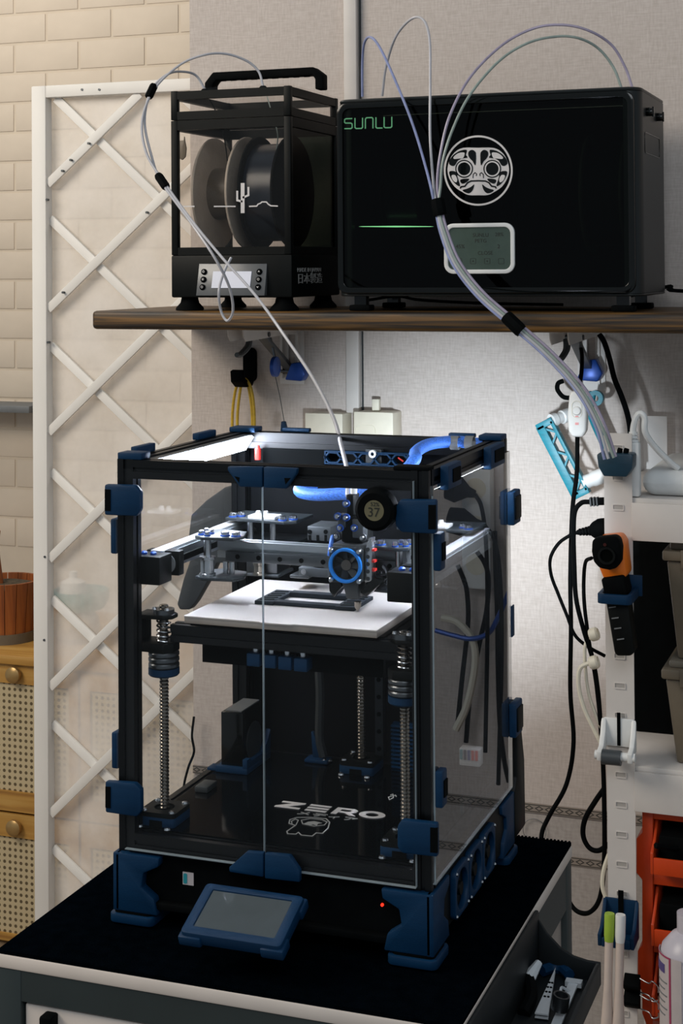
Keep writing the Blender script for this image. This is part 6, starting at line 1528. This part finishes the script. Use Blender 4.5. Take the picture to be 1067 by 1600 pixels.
# ================= lead screws
def leadscrew(X, Y, z0_, z1_):
    n = int((z1_ - z0_) / 0.0031); prof = [(0, 0)]
    for k in range(n):
        prof += [(0.0032, (k + 0.0) / n), (0.0041, (k + 0.3) / n), (0.0041, (k + 0.7) / n)]
    prof += [(0.0032, 1), (0, 1)]
    return MB().lathe(prof, (X, Y, z0_), (X, Y, z1_), 14).build('lead_screw', 'screw_steel', prn, angle=20)
def zmotor(X, Y, s=0.0172):
    zt_ = DK + 0.0135
    b_ = MB().prism(rr(X - s, X + s, Y - s, Y + s, 0.003, 3), 'z', DK + 0.0015, zt_ - 0.004).build('motor_mount', 'blue', prn, bevel=0.0008)
    MB().frame(rr(X - s, X + s, Y - s, Y + s, 0.004, 7), circ(X, Y, 0.009, 32)[0:32], 'z', zt_ - 0.004, zt_).build('mount_plate', 'black', b_)
    MB().cyl((X, Y, zt_ - 0.004), (X, Y, zt_ - 0.001), 0.0072, n=20).build('bearing', 'matteblack', b_)
    for dx in (-1, 1):
        for dy in (-1, 1):
            c = Vector((X + dx * 0.013, Y + dy * 0.013, zt_))
            MB().lathe([(0, 0), (0.0028, 0), (0.0024, 0.6), (0, 1)], c, c + Vector((0, 0, 0.0022)), 12).build('screw', 'steel', b_)
    MB().box(X - 0.006, X + 0.006, Y - s - 0.0006, Y - s + 0.002, DK + 0.0016, DK + 0.007).build('cable_notch', 'matteblack', b_)
    for dx in (-0.013, 0.013):
        c = Vector((X + dx, Y - s - 0.0045, DK + 0.0022))
        MB().lathe([(0, 0), (0.0032, 0), (0.0026, 0.6), (0, 1)], c, c + Vector((0, 0, 0.0026)), 12).build('screw', 'steel', b_)
def carrier(X, Y, s):
    """nut carrier riding the screw; s = +1 arm towards +X frame post, -1 towards -X"""
    zt_ = aY(251, 947, Y).z if s < 0 else aY(625, 985, Y).z
    top = zt_ - 0.006
    c_ = MB().prism([(X + s * 0.0225, Y + 0.012), (X + s * 0.0225, Y - 0.010), (X - s * 0.004, Y - 0.010), (X - s * 0.011, Y - 0.004), (X - s * 0.011, Y + 0.006), (X - s * 0.004, Y + 0.012)], 'z', top - 0.004, top).build('carrier_arm', 'black', prn, bevel=0.001)
    MB().lathe([(0.0046, 0), (0.0095, 0), (0.0095, 1), (0.0046, 1), (0.0046, 0)], (X, Y, top), (X, Y, top + 0.004), 20).build('collar', 'dark_steel', c_)
    for dx, dy in ((-0.007, -0.004), (0.006, -0.006)):
        MB().lathe([(0, 0), (0.0022, 0), (0.0016, 1), (0, 1)], (X + dx, Y + dy, top + 0.004), (X + dx, Y + dy, top + 0.006), 10).build('screw', 'steel', c_)
    pts = []
    for k in range(60):
        a = k * 2 * math.pi / 12; pts.append((X + 0.0058 * math.cos(a), Y + 0.0058 * math.sin(a), top - 0.004 - 0.020 * k / 59))
    MB().tube(pts, 0.0009, 6).build('spring', 'steel', c_)
    zl_ = top - 0.024
    lo = MB().prism([(X + s * 0.0225, Y + 0.014), (X + s * 0.0225, Y - 0.012), (X - s * 0.006, Y - 0.0135), (X - s * 0.0125, Y - 0.006), (X - s * 0.0125, Y + 0.006), (X - s * 0.006, Y + 0.0135)], 'z', zl_ - 0.008, zl_).build('carrier_base', 'black', c_, bevel=0.001)
    MB().prism([(Y + 0.012, top - 0.004), (Y - 0.006, top - 0.004), (Y - 0.011, zl_), (Y + 0.012, zl_)], 'x', X + s * 0.018, X + s * 0.0225).build('carrier_web', 'black', c_, bevel=0.0006)
    z_ = zl_ - 0.008
    for k in range(3):
        MB().lathe([(0.005, 0), (0.0128, 0), (0.0136, 0.25), (0.0136, 0.75), (0.0128, 1), (0.005, 1), (0.005, 0)], (X, Y, z_ - 0.0048), (X, Y, z_ - 0.0004), 26).build('disc', 'dark_steel', c_)
        z_ -= 0.0048
    MB().lathe([(0.005, 0), (0.0126, 0), (0.0137, 0.2), (0.0137, 1), (0.005, 1), (0.005, 0)], (X, Y, z_ - 0.007), (X, Y, z_ - 0.0004), 26).build('blue_ring', 'blue', c_)
LX, LYs = -0.6270, 1.2475
leadscrew(LX, LYs, DK + 0.008, aY(251, 944, LYs).z); zmotor(LX, LYs); carrier(LX, LYs, -1)
RX_ = -0.4065
leadscrew(RX_, LYs, DK + 0.008, aY(628, 985, LYs).z); zmotor(RX_, LYs); carrier(RX_, LYs, 1)
leadscrew(-0.5110, 1.434, DK + 0.008, aY(568, 1020, 1.434).z); zmotor(-0.5110, 1.434)
zr_ = MB().box(-0.5005, -0.4925, 1.4440, 1.4525, DK + 0.012, Zr(-0.33)).build('z_guide_rail', pm('dark_rail', '2c3034', 0.35, metal=0.6), prn)
for k in range(7):
    MB().cyl((-0.4965, 1.4434, DK + 0.02 + k * 0.0165), (-0.4965, 1.4445, DK + 0.02 + k * 0.0165), 0.0022, n=10).build('rail_hole', 'matteblack', zr_)
# drag chain and cables on the back panel
ch = MB().tube(spl([aY(498, 1040, 1.447), aY(500, 1090, 1.447), aY(499, 1150, 1.447), aY(505, 1182, 1.447)], 8), 0.0045, 8).build('cable_chain', 'darkgrey', prn)
# ================= filter fan on the deck
fx0, fx1 = -0.6365, -0.6135
fy0, fy1 = 1.386, 1.437
fz1 = aY(357, 1113, fy0).z
fan = MB().box(fx0, fx1, fy0, fy1, DK + 0.004, fz1).build('filter_fan', 'black_gloss', prn, bevel=0.0012)
MB().cyl((fx1, (fy0 + fy1) / 2, DK + 0.026), (fx1 + 0.001, (fy0 + fy1) / 2, DK + 0.026), 0.018, n=24).build('fan_intake', 'darkgrey', fan)
MB().box(fx0 + 0.003, fx1 - 0.003, fy0 + 0.004, fy1 - 0.004, fz1, fz1 + 0.001).build('outlet_rim', 'grey', fan)
bs = MB().box(fx0 - 0.004, fx1 + 0.006, fy0 - 0.004, fy1 + 0.003, DK + 0.0016, DK + 0.008).build('fan_cradle', 'blue', prn, bevel=0.001)
MB().prism([(fy0 - 0.004, DK + 0.007), (fy1 + 0.003, DK + 0.007), (fy1 + 0.003, DK + 0.03), (fy1 - 0.004, DK + 0.022), (fy1 - 0.016, DK + 0.0125), (fy0 + 0.008, DK + 0.0125), (fy0 + 0.004, DK + 0.016), (fy0 - 0.004, DK + 0.016)], 'x', fx1 + 0.001, fx1 + 0.006).build('cradle_side', 'blue', bs, bevel=0.0006)
MB().box(fx0 - 0.014, fx0 - 0.004, fy0 - 0.002, fy0 + 0.012, DK + 0.0016, DK + 0.0045).build('cradle_foot', 'blue', bs, bevel=0.0008)
# blue wedge guide
a, b, c = aZ(471, 1194, DK + 0.002), aZ(519, 1188, DK + 0.002), aY(492, 1140, 1.452)
wd = MB().box(a.x, b.x, 1.436, 1.452, DK + 0.0016, DK + 0.005).build('cable_guide', 'blue', prn, bevel=0.001)
MB().prism([(a.x + 0.006, DK + 0.004), (a.x + 0.018, DK + 0.004), (c.x + 0.001, c.z), (c.x - 0.001, c.z)], 'y', 1.444, 1.448).build('guide_fin', 'blue', wd, bevel=0.0005)
for dx in (0.020, 0.026):
    MB().lathe([(0, 0), (0.0022, 0), (0, 1)], (a.x + dx, 1.440, DK + 0.005), (a.x + dx, 1.440, DK + 0.0072), 10).build('screw', 'steel', wd)
# deck rail latch along the left
MB().box(-0.6345, -0.6215, 1.323, 1.345, DK + 0.0016, DK + 0.007).build('deck_latch', 'darkgrey', prn, bevel=0.001)
# finned blue duct at the rear right
for px0, px1, Y_ in ((614, 641, 1.449),):
    a, b = aY(px0, 1128, Y_), aY(px1, 1220, Y_)
    fd = MB().box(a.x, b.x + 0.012, Y_, Y_ + 0.003, b.z, a.z).build('finned_duct', 'blue', prn)
    n = 14
    for k in range(n):
        z = b.z + (a.z - b.z) * (k + 0.3) / n
        MB().box(a.x, b.x + 0.012, Y_ - 0.007, Y_, z, z + 0.0018).build('fin', 'blue', fd)
# lever connectors in the rear right corner
p = aY(737, 1180, 1.440)
wg = MB().box(p.x - 0.010, p.x + 0.010, 1.432, 1.444, p.z - 0.008, p.z + 0.008).build('lever_connector', 'white', prn, bevel=0.001)
for k in range(5):
    MB().box(p.x - 0.009 + k * 0.0037, p.x - 0.0066 + k * 0.0037, 1.4308, 1.4325, p.z - 0.002, p.z + 0.007).build('lever', ('tealsticker', 'blue', 'blue_bright', 'red', 'red')[k], wg)
# ---- deck lettering ZERO with characters and a little outlined animal
DZ = DK + 0.0018
o0, o1 = aZ(427.5, 1261, DZ), aZ(597, 1280, DZ)
ot = aZ(440, 1250, DZ)
LW = (o1.x - o0.x); yb_ = (o0.y + o1.y) / 2; LH = 0.0165
def flat(mb, poly): return mb.prism([(o0.x + LW * u, yb_ + LH * v) for u, v in poly], 'z', DZ, DZ + 0.0003)
zl_ = MB()
sk = 0.02
flat(zl_, [(0.0, 0.0), (0.235, 0.0), (0.235, 0.22), (0.11, 0.22), (0.24, 0.82), (0.24, 1.0), (0.02, 1.0), (0.02, 0.78), (0.13, 0.78), (0.0, 0.2)])
for v0 in (0.0, 0.39, 0.78): flat(zl_, [(0.285, v0), (0.48, v0), (0.485, v0 + 0.22), (0.29, v0 + 0.22)])
zl_.frame([(o0.x + LW * u, yb_ + LH * v) for u, v in [(0.53, 0.0), (0.58, 0.0), (0.585, 0.3), (0.64, 0.3), (0.70, 0.0), (0.76, 0.0), (0.70, 0.34), (0.735, 0.5), (0.74, 0.8), (0.70, 1.0), (0.54, 1.0), (0.535, 0.5)]],
          [(o0.x + LW * u, yb_ + LH * v) for u, v in [(0.586, 0.48), (0.587, 0.5), (0.589, 0.5), (0.62, 0.49), (0.64, 0.49), (0.66, 0.49), (0.675, 0.52), (0.685, 0.6), (0.684, 0.72), (0.668, 0.80), (0.589, 0.80), (0.588, 0.6)]], 'z', DZ, DZ + 0.0003)
oc = lambda r1, r2: [(o0.x + LW * (0.885 + r1 * math.cos(2 * math.pi * k / 32)), yb_ + LH * (0.5 + r2 * math.sin(2 * math.pi * k / 32))) for k in range(32)]
zl_.frame(oc(0.118, 0.53), oc(0.058, 0.27), 'z', DZ, DZ + 0.0003)
plabel(zl_.build('deck_lettering', 'decal', deck), 'white ZERO lettering')
text('deck_characters', '\u30e1\u30c7\u30a3\u30a2', Vector((o0.x + LW * 0.24, yb_ - LH * 0.62, DZ)), 0.0115, (1.25, 0, 0), (0, 0.75, 0), 'decal_dim', deck, 0.0002)
an = MB()
def cw(x, y): q = aZ(330 + x / 3.233, 1040 + y / 3.233, DZ); return (q.x, q.y)
def ribz(mb, pts, wdt, closed=False):
    m2 = MB(); ribbon(m2, pts, wdt, 0, 0.0003, closed)
    mb.add([(v.x, v.z, DZ + 0.0003 - v.y) for v in m2.v], m2.f)
ribz(an, [cw(*q) for q in [(382, 838), (386, 850), (428, 852), (440, 843), (455, 857), (510, 862), (530, 846), (562, 848), (590, 822), (598, 792), (580, 774), (500, 767), (432, 768), (397, 779), (393, 798), (425, 808), (402, 824)]], 0.0011, True)
ribz(an, [cw(*q) for q in [(455, 782), (500, 773), (560, 779), (585, 791), (572, 806), (520, 812), (462, 800)]], 0.0009, True)
ribz(an, [cw(*q) for q in [(408, 800), (405, 787), (425, 776), (440, 782), (428, 806)]], 0.0009)
an.prism([cw(*q) for q in [(466, 800), (490, 790), (520, 787), (560, 796), (540, 800), (532, 809), (515, 803), (498, 808), (486, 802)]], 'z', DZ, DZ + 0.0003)
an.build('animal_outline', 'decal_dim', deck)
ribz(a2 := MB(), [cw(*q) for q in [(905, 655), (918, 650), (920, 668), (900, 678), (895, 665), (930, 655), (935, 662)]], 0.0009)
a2.build('wire_curl', 'white', deck)
# ================= round thermo-hygrometer on the door
GY = DYo
c = aY(584, 798, GY - 0.012)
hg = thing('thermo_hygrometer', 'small round black thermo-hygrometer on the printer door reading 37', 'hygrometer', (c.x, GY - 0.006, c.z - 0.017))
MB().lathe([(0, 0), (0.0172, 0), (0.0176, 0.3), (0.0165, 0.85), (0.0140, 1.0), (0.0090, 1.0), (0.0085, 0.93), (0, 0.93)], (c.x, GY - 0.0003, c.z), (c.x, GY - 0.012, c.z), 40).build('bezel', 'matteblack', hg, angle=25)
MB().cyl((c.x, GY - 0.0112, c.z), (c.x, GY - 0.0116, c.z), 0.0083, n=32).build('display', 'hygro', hg)
text('display_text', '37', Vector((c.x - 0.0002, GY - 0.0118, c.z - 0.0048)), 0.0105, (1, 0, 0), (0, 0, 1), 'lcd_text', hg, 0.0001, 'CENTER')
text('display_text', '52%', Vector((c.x + 0.0008, GY - 0.0118, c.z + 0.0036)), 0.0045, (1, 0, 0), (0, 0, 1), 'lcd_text', hg, 0.0001, 'CENTER')
# ================= lower skirts, feet, screen
SKT, SKB = DK - 0.0160, Zr(-0.5445)
MB().box(PX0 + 0.02, PX1 - 0.02, PY0 + 0.004, PY0 + 0.007, SKB, SKT).build('front_skirt', 'matteblack', prn)
MB().box(PX0 + 0.026, PX1 - 0.026, PY0 - 0.004, PY0 + 0.004, SKB, SKB + 0.006).build('skirt_lip', 'matteblack', prn, bevel=0.001)
for X_ in (PX0, PX1 - 0.003):
    MB().box(X_, X_ + 0.003, PY0 + 0.02, PY1 - 0.02, SKB, SKT).build('side_skirt', 'black', prn)
MB().box(PX0 + 0.02, PX1 - 0.02, PY1 - 0.006, PY1 - 0.003, SKB, SKT).build('rear_skirt', 'black', prn)
MB().box(PX0 + 0.01, PX1 - 0.01, PY0 + 0.0075, PY1 - 0.0065, SKB - 0.001, SKB + 0.002).build('bottom_plate', 'matteblack', prn)
p0, p1 = aY(285.5, 1362, PY0 + 0.0035), aY(302.5, 1384, PY0 + 0.0035)
stk = MB().box(p0.x, p1.x, PY0 + 0.0033, PY0 + 0.0041, p1.z, p0.z).build('rating_sticker', 'label', prn)
MB().prism(rr(p0.x + 0.0008, p0.x + 0.0042, p1.z + 0.001, p0.z - 0.001, 0.0012, 3), 'y', PY0 + 0.0029, PY0 + 0.0035).build('sticker_mark', 'tealsticker', stk)
p = aY(597, 1414, PY0 + 0.003)
MB().cyl((p.x, PY0 + 0.0025, p.z), (p.x, PY0 + 0.0045, p.z), 0.0012, n=10).build('status_light', 'ledred', prn)
for px, py in ((515, 1425), (545, 1408), (560, 1440)):
    pass
def foot(sx_, sy_, rear=False):
    xo = PX0 if sx_ < 0 else PX1; yo = PY0 if sy_ < 0 else PY1
    X = lambda v: xo - sx_ * v; Y = lambda v: yo - sy_ * v
    z1_, z0_ = ZBOT, TZ + 0.011
    h = z1_ - z0_
    prof = [(-0.001, z1_), (0.041, z1_), (0.040, z1_ - h * 0.16), (0.026, z1_ - h * 0.30), (0.024, z1_ - h * 0.55), (0.036, z1_ - h * 0.72), (0.039, z0_), (-0.001, z0_)]
    f_ = MB().prism([(X(a), b) for a, b in prof], 'y', Y(-0.006), Y(0.004)).build('foot', 'blue', prn, bevel=0.0015)
    MB().prism([(Y(a if a > 0 else -0.006), b) for a, b in prof], 'x', X(-0.003), X(0.0035)).build('foot_side', 'blue', f_, bevel=0.0012)
    MB().box(X(-0.002), X(0.020), Y(0.0), Y(0.020), z0_, z1_ - 0.004).build('foot_core', 'blue', f_)
    pd = MB().prism(rr(min(X(-0.006), X(0.036)), max(X(-0.006), X(0.036)), min(Y(-0.009), Y(0.030)), max(Y(-0.009), Y(0.030)), 0.006, 4), 'z', TZ + 0.0016, z0_ - 0.0018).build('foot_pad', 'blue', f_, bevel=0.0012)
    MB().prism(rr(min(X(-0.003), X(0.033)), max(X(-0.003), X(0.033)), min(Y(-0.006), Y(0.027)), max(Y(-0.006), Y(0.027)), 0.005, 4), 'z', z0_ - 0.0018, z0_).build('gasket', 'matteblack', pd)
    MB().box(min(X(0.004), X(0.02)), max(X(0.004), X(0.02)), min(Y(0.002), Y(0.016)), max(Y(0.002), Y(0.016)), TZ + 0.0002, TZ + 0.0016).build('rubber_pad', 'grey', pd)
for a in (-1, 1):
    for b in (-1, 1): foot(a, b)
# fan grilles on the right skirt
for yc_ in (1.286, 1.330, 1.374):
    zc_ = (SKT + SKB) / 2
    fg = MB().frame(rr(yc_ - 0.0205, yc_ + 0.0205, zc_ - 0.0205, zc_ + 0.0205, 0.006, 7), [(yc_ + 0.0165 * math.cos(2 * math.pi * k / 32 + 0.02), zc_ + 0.0165 * math.sin(2 * math.pi * k / 32 + 0.02)) for k in range(32)], 'x', PX1 - 0.0002, PX1 + 0.005).build('fan_grille', 'blue', prn, bevel=0.0008)
    MB().lathe([(0, 0), (0.006, 0), (0.0055, 1), (0, 1)], (PX1, yc_, zc_), (PX1 + 0.004, yc_, zc_), 20).build('fan_hub', 'black', fg)
    for dy in (-1, 1):
        for dz_ in (-1, 1):
            c = Vector((PX1 + 0.005, yc_ + dy * 0.0175, zc_ + dz_ * 0.0175))
            MB().lathe([(0, 0), (0.0016, 0), (0.001, 1), (0, 1)], c, c + Vector((0.0012, 0, 0)), 8).build('screw', 'steel', fg)
# rear housing behind the printer
MB().prism([(PY1 + 0.0035, Zr(-0.545)), (PY1 + 0.045, Zr(-0.545)), (PY1 + 0.043, Zr(-0.48)), (PY1 + 0.025, Zr(-0.425)), (PY1 + 0.0135, Zr(-0.415)), (PY1 + 0.0135, Zr(-0.49)), (PY1 + 0.0035, Zr(-0.50))], 'x', PX0 + 0.004, PX1 + 0.004).build('rear_housing', 'black', prn, bevel=0.002)
# dark curved fin at the rear left, for an unidentified shape
duc = [(298, 800), (330, 775), (378, 760), (378, 905), (355, 905), (330, 880), (322, 905), (306, 932), (298, 948), (284, 953), (277, 945), (285, 905), (300, 868), (292, 838)]
plate([(298, 805), (322, 782), (350, 762), (380, 756), (380, 880), (338, 880), (329, 900), (306, 940), (296, 953), (280, 953), (276, 944), (286, 905), (299, 868), (294, 838)], PY1 + 0.020, PY1 + 0.034, 'curved_fin', pm('smoke_grey_plastic', '383c3e', 0.6, var=0.15, scale=40), prn, 0.002)
# unseen lamp added behind the printer to make the bright wall patch
lz = Zr(-0.300); lxm = (PX0 + PX1) / 2
wl = MB().lathe([(0, 0), (0.022, 0), (0.024, 0.3), (0.024, 1), (0.021, 1), (0.021, 0.8), (0, 0.8)], (lxm, PY1 + 0.0032, lz), (lxm, PY1 + 0.028, lz), 28).build('added_rear_lamp', 'black', prn)
MB().cyl((lxm, PY1 + 0.0228, lz), (lxm, PY1 + 0.0240, lz), 0.0205, n=28).build('lamp_lens', pm('added_lamp_lens', 'ffffff', 0.4, var=0, emit=('f0f4ff', 3.0)), wl)
sl = bpy.data.lights.new('added_rear_light', 'SPOT'); sl.energy = P_REAR; sl.color = (0.80, 0.91, 1.0)
sl.spot_size = math.radians(44); sl.spot_blend = 1.0; sl.shadow_soft_size = 0.018
so = bpy.data.objects.new('added_rear_light', sl); COL.objects.link(so); so.location = (lxm, PY1 + 0.045, lz)
so.rotation_euler = (Vector((-0.68, WY, Zr(-0.38))) - so.location).to_track_quat('-Z', 'Y').to_euler()
# ================= touch screen in a blue bumper case
tl = Vector((-0.5600, 1.1900, Zr(-0.5065))); bl = Vector((-0.5600, 1.1385, Zr(-0.5265)))
WX = 0.0865
exu = Vector((1, 0, 0)); eyv = (tl - bl); Ls = eyv.length; eyn = eyv.normalized(); en = exu.cross(eyn).normalized()
def sp_(u, v, h): return bl + exu * u + eyn * v + en * h
def slab(mb, u0, u1, v0, v1, h0, h1):
    return mb.add([sp_(u, v, h) for h in (h0, h1) for u, v in ((u0, v0), (u1, v0), (u1, v1), (u0, v1))], [(0, 3, 2, 1), (4, 5, 6, 7), (0, 1, 5, 4), (1, 2, 6, 5), (2, 3, 7, 6), (3, 0, 4, 7)])
def sframe(mb, O, I, h0, h1):
    n = len(O); m2 = MB(); m2.frame(O, I, 'z', h0, h1)
    return mb.add([sp_(v.x, v.y, v.z) for v in m2.v], m2.f)
scn = sframe(MB(), rr(0, WX, 0, Ls, 0.004, 4), rr(0.0085, WX - 0.0085, 0.0085, Ls - 0.0065, 0.001, 4), -0.011, 0.0).build('screen_case', 'blue', prn, bevel=0.0014)
for u0 in (-0.002, WX - 0.018):
    for v0 in (-0.002, Ls - 0.014):
        slab(MB(), u0, u0 + 0.020, v0, v0 + 0.016, -0.0125, -0.0035).build('bumper', 'blue', scn, bevel=0.002)
slab(MB(), 0.003, WX - 0.003, 0.003, Ls - 0.003, -0.0105, -0.0022).build('screen_body', 'matteblack', scn)
slab(MB(), 0.0086, WX - 0.0086, 0.0086, Ls - 0.0066, -0.0022, -0.0012).build('screen_glass', 'screen', scn)
arm = MB().beam(sp_(WX / 2, Ls * 0.6, -0.012), (sp_(WX / 2, 0, 0).x, PY0 + 0.004, Zr(-0.528)), 0.03, 0.008).build('screen_arm', 'matteblack', scn)
